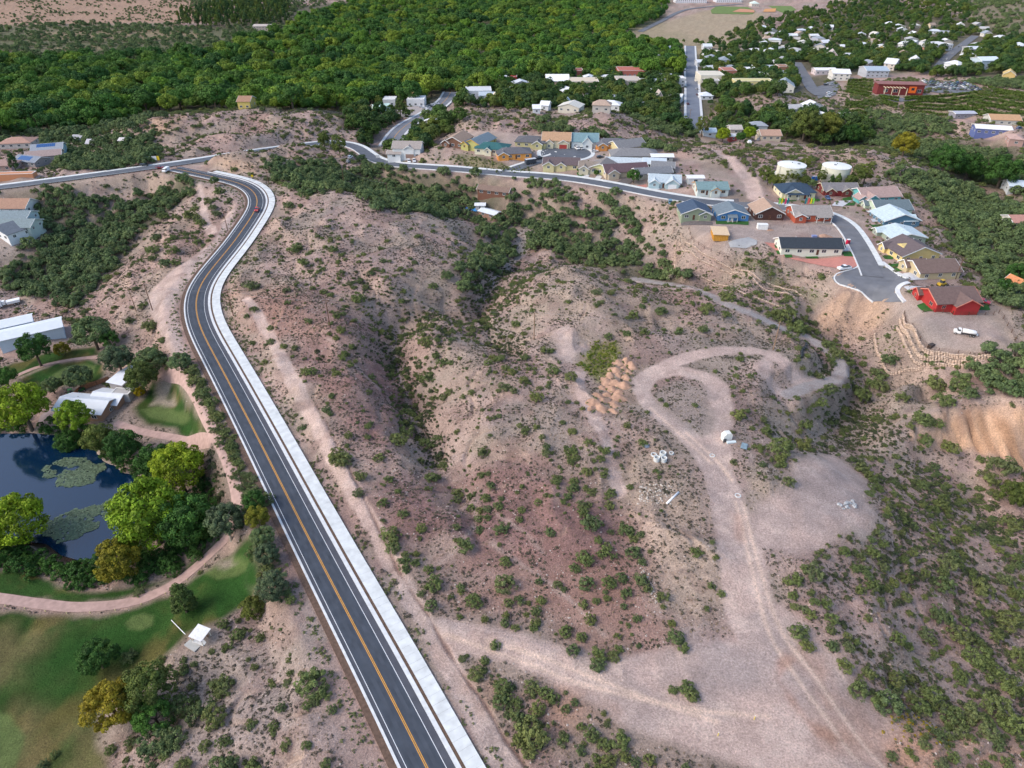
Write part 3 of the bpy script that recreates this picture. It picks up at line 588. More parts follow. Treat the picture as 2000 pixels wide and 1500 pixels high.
def block_roof(mb, fa, b, over=.55, fascia=True):
    x, y, w, d, h, rise, ax = b
    if ax in ('x', 'y'):
        q = (d if ax == 'x' else w) / 2; L = (w if ax == 'x' else d) / 2 + over; sl_ = rise / q; Q = q + over; ez = h - over * sl_; th = .2
        mb.prism([(-Q, ez + .02), (-Q, ez + th), (0, h + rise + th), (Q, ez + th), (Q, ez + .02), (0, h + rise + .02)], -L, L, ax, x, y)
        if fascia:
            for s in (-1, 1):
                fa.append(MB().prism([(-Q, ez - .16), (-Q, ez + th + .01), (0, h + rise + th + .01), (Q, ez + th + .01), (Q, ez - .16), (0, h + rise - .16)], s * L - .05 + s * .055, s * L + .05 + s * .055, ax, x, y))
    elif ax == 'hip':
        W2, D2 = w/2 + over, d/2 + over; r = min(W2, D2); rx, ry = W2 - r, D2 - r; z0 = h - .02; z1 = h + .16; z2 = h + rise
        V = [(-W2,-D2,z0),(W2,-D2,z0),(W2,D2,z0),(-W2,D2,z0),(-W2,-D2,z1),(W2,-D2,z1),(W2,D2,z1),(-W2,D2,z1)]
        if rx >= ry: V += [(-rx - .01, 0, z2), (rx + .01, 0, z2)]; Fc = [(4,5,9,8),(6,7,8,9),(5,6,9),(7,4,8)]
        else: V += [(0, -ry - .01, z2), (0, ry + .01, z2)]; Fc = [(4,5,8),(6,7,9),(5,6,9,8),(7,4,8,9)]
        mb.add([(a + x, c + y, z) for a, c, z in V], Fc + [(3,2,1,0),(0,1,5,4),(1,2,6,5),(2,3,7,6),(3,0,4,7)])
    elif ax == 'shed':
        W2, D2 = w/2 + over, d/2 + over
        mb.prism([(-D2, h + .02), (-D2, h + .2), (D2, h + rise + .2), (D2, h + rise + .02)], -W2, W2, 'x', x, y)
    elif ax == 'flat':
        mb.box(x - w/2 + .25, x + w/2 - .25, y - d/2 + .25, y + d/2 - .25, h - .1, h + .12)
        if fa is not None:
            for a in ((x - w/2 - .05, x + w/2 + .05, y - d/2 - .05, y - d/2 + .3), (x - w/2 - .05, x + w/2 + .05, y + d/2 - .3, y + d/2 + .05), (x - w/2 - .05, x - w/2 + .3, y - d/2 + .3, y + d/2 - .3), (x + w/2 - .3, x + w/2 + .05, y - d/2 + .3, y + d/2 - .3)):
                fa.append(MB().box(*a, h + .46, h + .6))
SH_ = {}
def roofmat(c): return mat('shingle_roof', c, .9, .14, 1.2)
def wallmat(c):
    g_ = .3 * c[0] + .55 * c[1] + .15 * c[2]; c = tuple(round(q * .86 + g_ * .14, 4) for q in c); return mat('painted_wall', c, .8, .05, .8)
def house(name, label, u, v, w, d, h, rise, ax, wall, roofc, rot=0, wings=(), trim=(.74, .74, .72), win='auto', garage=None, door=None, porch=None, chimney=False, group=None, cat='house', solar=False, in_m=True, dormer=None, metal=False, vent=True, fascia=True, up=0):
    p = at(u, v); R_ = math.radians(rot)
    if not in_m: w *= mpp(p); d *= mpp(p)
    ext = abs(d / 2 * math.cos(R_)) + abs(w / 2 * math.sin(R_)); cx, cy = p[0], p[1] + ext
    hs = [float(H(cx + a, cy + b)) for a in (-w * .3, 0, w * .3) for b in (-ext * .8, 0, ext * .5)]
    z = min(max(p[2] + .25, sorted(hs)[4]), p[2] + 1.2) + up
    root = empty(name, (cx, cy, z), R_, label, cat, group); EXCL.append((cx, cy, max(w, d) * .62))
    blocks = [(0, 0, w, d, h, rise, ax)] + [tuple(b) for b in wings]
    wl = MB(); rf = MB(); fa = []
    for b in blocks: block_walls(wl, b); block_roof(rf, fa, b, fascia=fascia)
    wm = wallmat(wall); fm = mat('trim', trim, .7, .05, 2)
    wl.build('wall', wm, root); rm = mat('metal_roof', roofc, .45, .05, .6, .5) if metal else roofmat(roofc)
    ro = rf.build('roof', rm, root)
    for q in fa: q.build('parapet' if ax == 'flat' else 'fascia', fm, ro)
    if chimney: c = MB().box(w * .2, w * .2 + .9, -.4, .5, h, h + rise + 1.1); c.build('chimney', mat('chimney', (.3, .25, .22), .9), ro)
    if vent and ax in ('x', 'hip') and w > 9:
        k = MB().box(-w * .22, -w * .22 + .35, d * .12, d * .12 + .35, h + rise * .4, h + rise * .95); k.build('roof_vent', mat('vent_metal', (.45, .45, .45), .6), ro)
    if win == 'auto':
        fb = [b for b in blocks if b[6] != 'shed']
        for i, b in enumerate(fb):
            bx_, by_, bw, bd, bh = b[:5]; front = by_ - bd / 2
            cov = [(c[0] - c[2]/2, c[0] + c[2]/2) for c in fb if c is not b and c[1] - c[3]/2 < front - .05]
            for k in range(max(1, int(bw / 4.2))):
                xx = bx_ - bw/2 + bw * (k + .5) / max(1, int(bw / 4.2))
                if any(a - .9 < xx < c + .9 for a, c in cov): continue
                if garage and abs(xx - garage[0]) < garage[1] / 2 + .9 : continue
                if door is not None and abs(xx - door) < 1.3: continue
                for st_ in range(max(1, int(bh / 2.9))): window(root, xx, front, .95 + 2.9 * st_, min(1.7, bw * .22), 1.25, 'f', fm)
        for s, fc in ((-1, 'l'), (1, 'r')):
            for k in range(max(1, int(d / 5))): window(root, s * w / 2, -d/2 + d * (k + .5) / max(1, int(d / 5)), 1.0, 1.3, 1.2, fc, fm)
        for k in range(max(1, int(w / 6))): window(root, -w/2 + w * (k + .5) / max(1, int(w / 6)), d / 2, 1.0, 1.3, 1.2, 'b', fm)
    if garage:
        gx_, gw, gy_, gc = garage; g = MB().box(gx_ - gw/2, gx_ + gw/2, gy_ - .07, gy_ + .1, -.2, 2.3).build('garage_door', mat('garage_paint', gc, .6, .05), root)
    if door is not None:
        dd_ = MB().box(door - .5, door + .5, -d/2 - .06, -d/2 + .1, -.1, 2.15).build('door', mat('door_paint', (.10, .045, .03) if porch is None else porch[4], .6), root)
        MB().box(door + .3, door + .38, -d/2 - .12, -d/2 - .055, .95, 1.1).build('handle', mat('brass', (.5, .4, .2), .4), dd_)
    if porch:
        x0, x1, dep, hp = porch[:4]; MB().prism([(-d/2 - dep - .3, hp), (-d/2 - dep - .3, hp + .16), (-d/2 + .1, hp + .9), (-d/2 + .1, hp + .7)], x0, x1, 'x').build('porch_roof', rm, root)
        for xx in (x0 + .2, (x0 + x1) / 2, x1 - .2): MB().box(xx - .1, xx + .1, -d/2 - dep, -d/2 - dep + .2, -.6, hp + .05).build('porch_post', fm, root)
        MB().box(x0, x1, -d/2 - dep - .1, -d/2 - .01, -.9, -.02).build('porch_floor', M_FOUND, root)
    if dormer:
        x0, yy, dw, dh = dormer; zz = h + rise * (1 - abs(yy) / (d / 2 + .01)) - .3; b = (x0, yy, dw, 4.0, zz + dh * .2, dh, 'y'); q = MB(); 
        L = 2.0; q.prism([(-dw/2, zz - .6), (-dw/2, zz + .25), (0, zz + .25 + dh), (dw/2, zz + .25), (dw/2, zz - .6)], -L, L, 'y', x0, yy + 1.6); dm = q.build('dormer', wm, ro)
    if solar:
        x0, x1, s0_, s1_ = solar; sl_ = rise / (d / 2)
        for i in range(int((x1 - x0) / 1.1)):
            for j in range(2):
                a = x0 + i * 1.1; y0 = -d/2 + d/2 * (s0_ + (s1_ - s0_) * j / 2); y1 = -d/2 + d/2 * (s0_ + (s1_ - s0_) * (j + 1) / 2) - .08
                za = h + (y0 + d/2) * sl_ + .26; zb = h + (y1 + d/2) * sl_ + .26
                MB().add([(a, y0, za), (a + 1.03, y0, za), (a + 1.03, y1, zb), (a, y1, zb), (a, y0, za - .06), (a + 1.03, y0, za - .06), (a + 1.03, y1, zb - .06), (a, y1, zb - .06)], [(0,1,2,3),(7,6,5,4),(0,4,5,1),(1,5,6,2),(2,6,7,3),(3,7,4,0)]).build('solar_panel', mat('solar_glass', (.02, .09, .26), .25, .1, 1, .6), ro)
    return root
SUBDIV = 'houses of the hilltop subdivision'
g1 = dict(group=SUBDIV)
# street front, backs towards the camera
house('house', 'sage green house with dark blue roof and two white trimmed gables', 1359, 431, 13.5, 11.5, 2.9, 2.6, 'y', (.26, .31, .20), (.055, .085, .135), wings=[(3.9, -5.0, 5.4, 3.0, 2.7, 1.3, 'y')], door=-1.2, **g1)
house('house', 'bright blue house with slate roof behind a dark green lawn strip', 1431, 432, 14.0, 11, 2.9, 2.4, 'y', (.045, .20, .48), (.15, .19, .22), door=-.5, porch=(-3, 1.5, 2.2, 2.2, (.6, .6, .6)), **g1)
house('house', 'dark brown house with tan shingle roof beside the street corner', 1502, 430, 13.0, 12, 3.0, 3.2, 'y', (.085, .036, .028), (.38, .265, .20), door=0, **g1)
house('house', 'orange red house with grey roof inside the street bend', 1586, 433, 17.0, 11.5, 3.0, 2.4, 'x', (.46, .085, .035), (.28, .255, .24), wings=[(-6.2, -4.5, 5, 6, 2.8, 1.2, 'y')], porch=(1, 8, 2.0, 2.3, (.4, .08, .03)), **g1)
house('house', 'long cream house with charcoal roof on a pink gravel yard', 1584, 503, 25, 10, 3.0, 2.4, 'x', (.72, .69, .57), (.035, .045, .058), rot=-2, door=2.5, wings=[(11.3, 1.2, 5.5, 7, 2.7, 1.6, 'x')], **g1)
# north side of the street
house('house', 'pale blue gabled house beside the white street sidewalk curve', 1301, 369, 16, 12, 2.9, 2.3, 'x', (.36, .50, .54), (.42, .49, .53), rot=-8, wings=[(3.9, -4.5, 6.5, 6, 2.8, 2.2, 'y'), (-5.2, -4.4, 5, 5, 2.7, 1.6, 'y')], garage=(3.9, 4.2, -7.5, (.7, .74, .76)), door=-.6, **g1)
house('house', 'teal roofed cottage with orange porch gable and turquoise door', 1391, 385, 15.5, 11, 2.8, 2.1, 'x', (.55, .60, .56), (.17, .26, .27), wings=[(1.2, -5.0, 4.5, 3, 2.6, 1.3, 'y')], door=-3.0, porch=None, trim=(.55, .30, .12), **g1)
house('house', 'cream house with navy hip roof behind coloured feather flags', 1558, 389, 16.5, 13, 3.0, 3.2, 'hip', (.66, .60, .38), (.035, .06, .095), wings=[(-2.6, -4.6, 8.5, 5, 2.9, 2.2, 'y')], door=3.4, porch=(-6, 5, 1.8, 2.4, (.2, .04, .03)), **g1)
house('house', 'maroon house with grey roof and two small front gables', 1641, 383, 17.5, 10, 2.8, 2.2, 'x', (.20, .035, .032), (.19, .18, .185), wings=[(-5.6, -4.6, 4.6, 3, 2.6, 1.5, 'y'), (2.6, -4.6, 4.6, 3, 2.6, 1.5, 'y')], garage=(-1.5, 3.4, -5.0, (.24, .03, .03)), trim=(.62, .55, .38), **g1)
house('house', 'turquoise house with rosy brown roof and white gable boards', 1719, 399, 20, 13, 3.0, 2.9, 'x', (.10, .42, .42), (.36, .255, .23), rot=8, wings=[(-6, -5.5, 6.5, 6, 2.8, 2.0, 'y'), (-10.2, -4.5, 4.6, 5, 2.6, 1.5, 'y')], garage=(-6, 4.6, -8.5, (.08, .30, .31)), **g1)
# along the end of the street, seen from the side
house('house', 'pale mint house with big slate roof below the turquoise house', 1744, 423, 13, 17, 2.9, 2.6, 'y', (.48, .58, .42), (.125, .165, .185), rot=-88, wings=[(-3.8, -8.6, 4.6, 3.6, 2.6, 1.4, 'y')], **g1)
house('house', 'steel blue house with pale ice blue roof and side gable', 1758, 445, 13, 17, 3.0, 3.0, 'x', (.085, .20, .30), (.46, .55, .59), rot=-86, wings=[(3.4, 4.0, 6, 5.5, 2.8, 1.8, 'y')], **g1)
house('house', 'grey green house with pale blue roof between blue and yellow houses', 1771, 478, 12, 15.5, 2.7, 1.8, 'x', (.30, .36, .28), (.48, .57, .60), rot=-86, wings=[(-4.0, -8.0, 4, 3.5, 2.6, 1.2, 'y')], **g1)
house('house', 'yellow house with dark brown roof and yellow roof dormer', 1793, 515, 13.5, 17, 3.0, 3.4, 'x', (.66, .50, .17), (.125, .10, .105), rot=-80, wings=[(-5.0, -7.6, 4, 4, 2.7, 1.6, 'y')], dormer=(0, -5, 5, 1.2), **g1)
house('house', 'tan house with brown gabled roof beside the orange dirt lot', 1832, 548, 12, 16.5, 2.9, 2.4, 'y', (.50, .40, .22), (.165, .115, .10), rot=-84, wings=[(-3.3, -5.5, 5.4, 8, 2.7, 1.8, 'y')], **g1)
house('house', 'bright red barn style house with brown roof near the white tank truck', 1866, 612, 12.5, 16.5, 3.0, 2.8, 'y', (.42, .016, .016), (.155, .105, .095), rot=-84, wings=[(-4.2, -7.6, 4, 4, 2.8, 1.6, 'y'), (4.6, 2.4, 7.0, 9, 2.7, 2.3, 'x')], trim=(.62, .22, .16), **g1)
# upper loop
q_ = at(1698, 556); EXCL.append((q_[0], q_[1], 13)); q_ = at(1650, 546); EXCL.append((q_[0], q_[1], 6)); lc_ = at(1105, 301); EXCL.append((lc_[0], lc_[1], 18.5))
UP = dict(group='houses round the upper cul-de-sac')
house('house', 'brown house with tan roof and dark deck, leftmost of the upper loop', 893, 291, 13, 17, 3.2, 3.0, 'y', (.19, .09, .055), (.33, .235, .175), rot=-18, wings=[(-4.4, -7, 5, 6, 2.8, 1.8, 'y')], **UP)
house('house', 'yellow green house with blue grey roof beside the brown house', 936, 297, 12, 20, 3.0, 2.6, 'y', (.44, .42, .12), (.16, .21, .245), rot=-28, wings=[(-4.2, -8.4, 5, 6, 2.7, 1.7, 'y')], trim=(.6, .34, .06), **UP)
house('house', 'white house with deep teal roof above the planted slope', 962, 306, 19, 13, 2.9, 2.5, 'hip', (.64, .60, .44), (.035, .12, .125), rot=-14, wings=[(-1, -5.5, 4, 5, 2.7, 1.4, 'y')], **UP)
house('house', 'vivid orange house with charcoal roof above the planted slope', 1003, 314, 20, 12, 2.9, 2.3, 'hip', (.72, .29, .03), (.12, .12, .135), rot=6, wings=[(-6.5, -4.6, 6, 5, 2.7, 1.6, 'y')], door=1.0, **UP)
house('house', 'olive yellow house with dark hip roof behind the orange house', 1040, 292, 19, 13, 2.9, 2.6, 'hip', (.48, .44, .20), (.115, .115, .125), rot=-12, wings=[(4.5, -5.5, 6, 5, 2.7, 1.8, 'y')], **UP)
house('house', 'cream two storey house with tan roof and red garage door', 1088, 291, 17, 12, 4.6, 3.4, 'x', (.66, .58, .38), (.42, .265, .165), rot=-6, wings=[(-4.2, -5.2, 5, 4, 3.4, 1.8, 'y'), (4.3, -4.6, 6, 4, 3.4, 1.6, 'y')], garage=(4.3, 4.6, -6.6, (.40, .06, .05)), **UP)
house('house', 'white house with blue green roof and steep entry gable', 1143, 291, 16, 12, 4.0, 3.6, 'x', (.62, .66, .66), (.17, .27, .30), rot=-4, wings=[(1.5, -5.4, 6, 5, 3.8, 3.0, 'y')], **UP)
house('house', 'orange house with dark grey roof right of the blue green roofed house', 1194, 294, 19, 12, 2.9, 2.3, 'hip', (.66, .27, .05), (.14, .14, .155), rot=4, wings=[(-6, -5, 5.5, 5, 2.7, 1.6, 'y')], **UP)
house('house', 'large grey roofed house behind the loop with yellow side gable', 1228, 301, 19, 14, 2.9, 2.8, 'x', (.56, .48, .24), (.195, .195, .20), rot=24, **UP)
house('house', 'big grey roofed house beside the white carport', 1240, 316, 27, 13, 2.9, 3.0, 'hip', (.45, .40, .32), (.20, .20, .205), rot=0, **UP)
house('house', 'pale metal roofed house between grey and brown roofs', 1228, 331, 24, 10, 2.8, 1.6, 'x', (.42, .46, .45), (.46, .52, .55), rot=-8, **UP)
house('house', 'yellow house with plum brown roof along the loop road', 1098, 336, 20, 12, 2.8, 2.3, 'x', (.58, .50, .24), (.125, .095, .10), rot=-6, wings=[(-7, -4.6, 6, 5, 2.7, 1.8, 'y'), (0, -4.6, 5, 4, 2.6, 1.5, 'y')], **UP)
house('house', 'small beige house with brown roof beside two round green bushes', 1153, 342, 11, 11, 2.7, 2.0, 'x', (.50, .45, .32), (.24, .20, .165), rot=-10, wings=[(-2.6, -4.4, 5, 4, 2.6, 1.5, 'y')], **UP)
house('house', 'yellow house with blue solar panels across its roof', 1180, 345, 13, 13, 2.9, 2.6, 'y', (.56, .54, .24), (.22, .20, .19), rot=-22, **UP)
house('house', 'beige house with dark maroon roof above the dark driveway', 1222, 349, 24, 12, 2.9, 2.7, 'x', (.52, .42, .30), (.115, .075, .085), rot=10, wings=[(-8, -5, 6, 5, 2.8, 1.9, 'y')], garage=(-2, 3.6, -6.0, (.4, .34, .26)), **UP)
house('house', 'low grey roofed house above the pale blue gabled house', 1276, 351, 20, 9, 2.7, 1.9, 'x', (.46, .42, .34), (.175, .185, .20), rot=10, **UP)
house('house', 'small beige house with grey roof beside pale metal shed', 1297, 339, 12, 10, 2.7, 1.9, 'x', (.54, .50, .36), (.20, .205, .215), rot=-10, **UP)
house('shed', 'pale blue metal roofed shed behind the small beige house', 1280, 331, 12, 9, 2.7, 1.8, 'x', (.40, .48, .52), (.50, .58, .64), rot=-8, cat='shed', metal=True)
house('carport', 'white roofed carport at the end of the big grey roofed house', 1293, 317, 12, 6, 2.8, .9, 'x', (.36, .36, .34), (.72, .74, .76), cat='carport', metal=True)
house('shed', 'white flat shed behind the teal roofed cottage', 1358, 360, 8, 5, 3.0, .6, 'x', (.70, .70, .68), (.74, .74, .74), cat='shed', metal=True, vent=False)
house('house', 'white two storey house on the bank above the street', 796, 312, 17, 12, 5.6, 2.8, 'x', (.72, .72, .70), (.33, .29, .265), rot=-4, wings=[(-7.6, -4.6, 8, 6, 2.6, 1.4, 'x'), (1.5, -5.0, 6, 3, 5.4, 1.8, 'y')], garage=(2, 5, -6.5, (.3, .2, .16)))
house('house', 'small tan house among trees behind the white two storey house', 802, 278, 9, 8, 2.8, 2.2, 'y', (.52, .46, .32), (.13, .13, .14), cat='house')
house('house', 'pale roofed house with green trim above the highway bend', 846, 253, 15, 11, 3.0, 2.6, 'y', (.60, .62, .52), (.60, .63, .64), rot=-20)
house('bungalow', 'long brown roofed bungalow hidden in the wooded ravine', 966, 399, 18, 6, 2.8, 1.5, 'x', (.20, .085, .05), (.215, .15, .12), rot=-20, cat='bungalow', up=2.6)
house('shed', 'white roofed shed with brick side in the wooded ravine', 957, 433, 11, 6, 2.6, .9, 'x', (.34, .19, .13), (.66, .70, .72), rot=-38, cat='shed', metal=True, vent=False)
house('shed', 'little white shed beside the blue tarpaulins in the ravine', 938, 415, 5, 4, 2.8, .6, 'x', (.62, .60, .56), (.70, .72, .74), cat='shed', vent=False)
# far left
LF = dict(group='houses at the left edge')
house('house', 'house with rusty tan roof, uppermost of the left stack', 15, 420, 20, 12, 3.0, 3.0, 'x', (.66, .66, .64), (.36, .215, .15), **LF)
house('house', 'pale blue house with grey roof below the rusty tan roof', 12, 438, 22, 10, 2.9, 2.0, 'x', (.40, .52, .54), (.20, .25, .27), **LF)
house('house', 'pale green house with grey blue roof, third of the left stack', 18, 456, 22, 11, 2.9, 2.2, 'x', (.46, .54, .48), (.20, .25, .26), **LF)
house('house', 'white house with slate roof, lowest of the left stack', 0, 476, 18, 12, 3.2, 2.4, 'y', (.72, .73, .74), (.13, .15, .175), rot=-28, **LF)
house('house', 'house with salmon tile roof and solar panels at the far left', 25, 291, 20, 14, 3.0, 2.8, 'hip', (.56, .50, .44), (.40, .24, .185), rot=10, **LF)
house('house', 'blue gabled house with black solar strip on its roof', 82, 308, 18, 15, 3.4, 2.8, 'x', (.22, .40, .44), (.28, .31, .345), rot=20, solar=(-6, 6, .5, .95), **LF)
house('house', 'tan roofed house between blue gabled house and dark conifer', 76, 318, 20, 11, 3.0, 2.3, 'x', (.44, .38, .34), (.34, .26, .24), rot=20, **LF)
house('house', 'house with bright blue solar panels beside the dark conifer', 50, 327, 17, 11, 2.8, 2.0, 'x', (.30, .28, .28), (.22, .25, .30), rot=-18, solar=(-6, 4, .15, .85), **LF)
house('house', 'pink brown roofed house at the edge below the loop street', 0, 334, 15, 11, 2.9, 2.4, 'hip', (.40, .28, .24), (.33, .22, .19), **LF)
house('pavilion', 'orange terracotta wall enclosure at the left edge', 22, 352, 22, 5, 2.2, .2, 'flat', (.55, .22, .09), (.38, .26, .19), rot=6, cat='building', win=None)
# golf maintenance yard
r_ = house('maintenance_building', 'long pale metal roofed workshop beside the pond', 158, 826, 16.5, 9.5, 3.0, 1.7, 'x', (.42, .24, .145), (.64, .67, .70), rot=-8, wings=[(5.0, 4.8, 10, 8, 2.9, 1.4, 'x')], cat='workshop', metal=True, fascia=False)
house('barn', 'white roofed open barn half hidden by a feathery tree', 240, 772, 5.5, 10.5, 3.2, .5, 'x', (.30, .27, .26), (.72, .74, .78), rot=-18, cat='barn', metal=True, vent=False, win=None)
house('shed', 'flat white roofed shed next to the yellow round bush', 239, 786, 6.0, 3.6, 2.5, .3, 'flat', (.42, .40, .38), (.66, .70, .76), rot=-4, cat='shed', vent=False, win=None)
for i, (u, v, lab) in enumerate(((40, 690, 'long pale blue warehouse at the left edge beside a dark tree'), (-18, 674, 'narrow white roofed warehouse behind the long pale blue one'))):
    house('warehouse', lab, u, v, 21, 7 + 2 * (1 - i), 4.0, 1.0, 'x', (.50, .60, .68), (.66, .70, .74), rot=32, cat='warehouse', metal=True, vent=False, win=None, fascia=False)
# construction
def framing():
    p = at(1409, 472); root = empty('timber_frame', (p[0], p[1] + 4.5, p[2] + .1), math.radians(-6), 'yellow timber framed house shell with plywood roof under construction', 'building site'); EXCL.append((p[0], p[1] + 4, 7))
    tm = mat('new_timber', (.66, .36, .07), .8, .15, 3); w, d, h = 6.0, 9.0, 3.0
    for k in range(10):
        x = -w/2 + w * k / 9
        for y in (-d/2, d/2): MB().box(x - .05, x + .05, y - .08, y + .08, 0, h).build('stud', tm, root)
    for k in range(1, 12):
        y = -d/2 + d * k / 12
        for x in (-w/2, w/2): MB().box(x - .08, x + .08, y - .05, y + .05, 0, h).build('stud', tm, root)
    MB().box(-w/2 + .15, w/2 - .15, -d/2 + .12, -d/2 + .16, .05, h - .05).build('sheathing', mat('sheathing', (.62, .33, .06), .8, .15, 2), root)
    MB().box(-w/2 + .12, -w/2 + .16, -d/2 + .3, d/2 - .3, .05, h - .05).build('sheathing', mat('sheathing', (.62, .33, .06), .8, .15, 2), root)
    MB().box(-w/2 - .5, w/2 + .5, -d/2 - .5, d/2 + .5, h, h + .22).build('roof_deck', mat('plywood', (.62, .47, .31), .85, .12, 1.5), root)
framing()
M_SLAB = mat('floor_slab', (.36, .36, .36), .9, .1, .6)
patch('pavement', "1422,474 1462,464 1478,470 1478,478 1456,486 1426,484", M_SLAB, .22, 2)

# water tanks
def tank(u, v, dia, h, label, hatch):
    p = at(u, v); root = empty('water_tank', p + np.array([0, dia / 2, 0]), 0, label, 'water tank', 'water tanks above the subdivision'); EXCL.append((p[0], p[1] + dia/2, dia * .55))
    sh = mat('tank_paint', (.66, .65, .53), .5, .05, .5); k = 48; R2 = dia / 2; V = []; Fc = []
    nring = 4
    for j in range(nring + 1):
        for i in range(k): t = 2 * math.pi * i / k; V.append((R2 * math.cos(t), R2 * math.sin(t), -1.5 + (h + 1.5) * j / nring))
    for j in range(nring):
        for i in range(k): Fc.append((j*k+i, j*k+(i+1)%k, (j+1)*k+(i+1)%k, (j+1)*k+i))
    link('shell', mesh('shell', V, Fc, sh, True), root)
    V = [(0, 0, h + .9)] + [((R2 + .12) * math.cos(2*math.pi*i/k), (R2 + .12) * math.sin(2*math.pi*i/k), h + .05) for i in range(k)] + [((R2 + .12) * math.cos(2*math.pi*i/k), (R2 + .12) * math.sin(2*math.pi*i/k), h - .12) for i in range(k)]
    rf = link('roof', mesh('roof', V, [(0, 1+i, 1+(i+1)%k) for i in range(k)] + [(1+i, 1+k+i, 1+k+(i+1)%k, 1+(i+1)%k) for i in range(k)], mat('tank_roof', (.74, .75, .72), .5, .05, .5)), root)
    MB().box(hatch, hatch + 1.2, -1.5, -.4, h + .5, h + 1.0).build('hatch', mat('hatch_grey', (.25, .27, .28), .6), rf)
    MB().tube((0, .1, h + .7), (0, .1, h + 1.3), .25).build('vent', mat('hatch_grey', (.25, .27, .28), .6), rf)
    for a in np.linspace(-2.6, -1.6, 9): MB().tube(((R2) * math.cos(a), R2 * math.sin(a), h + .05), (R2 * math.cos(a), R2 * math.sin(a), h + 1.1), .04).build('rail_post', sh, root)
    lad = MB()
    for s in (-.25, .25): lad.tube((s, -R2 - .15, 0), (s, -R2 - .15, h), .04)
    for z in np.arange(.3, h, .4): lad.tube((-.25, -R2 - .15, z), (.25, -R2 - .15, z), .025)
    lo = lad.build('ladder', mat('hatch_grey', (.25, .27, .28), .6), root); lo.rotation_euler = (0, 0, -1.2)
tank(1549, 361, 14.5, 8.5, 'cream water tank with grey roof hatch, the one behind the navy roofed house', 2.5)
tank(1637, 363, 14.5, 8.5, 'cream water tank with plain white top beside the blue portable toilets', -2)

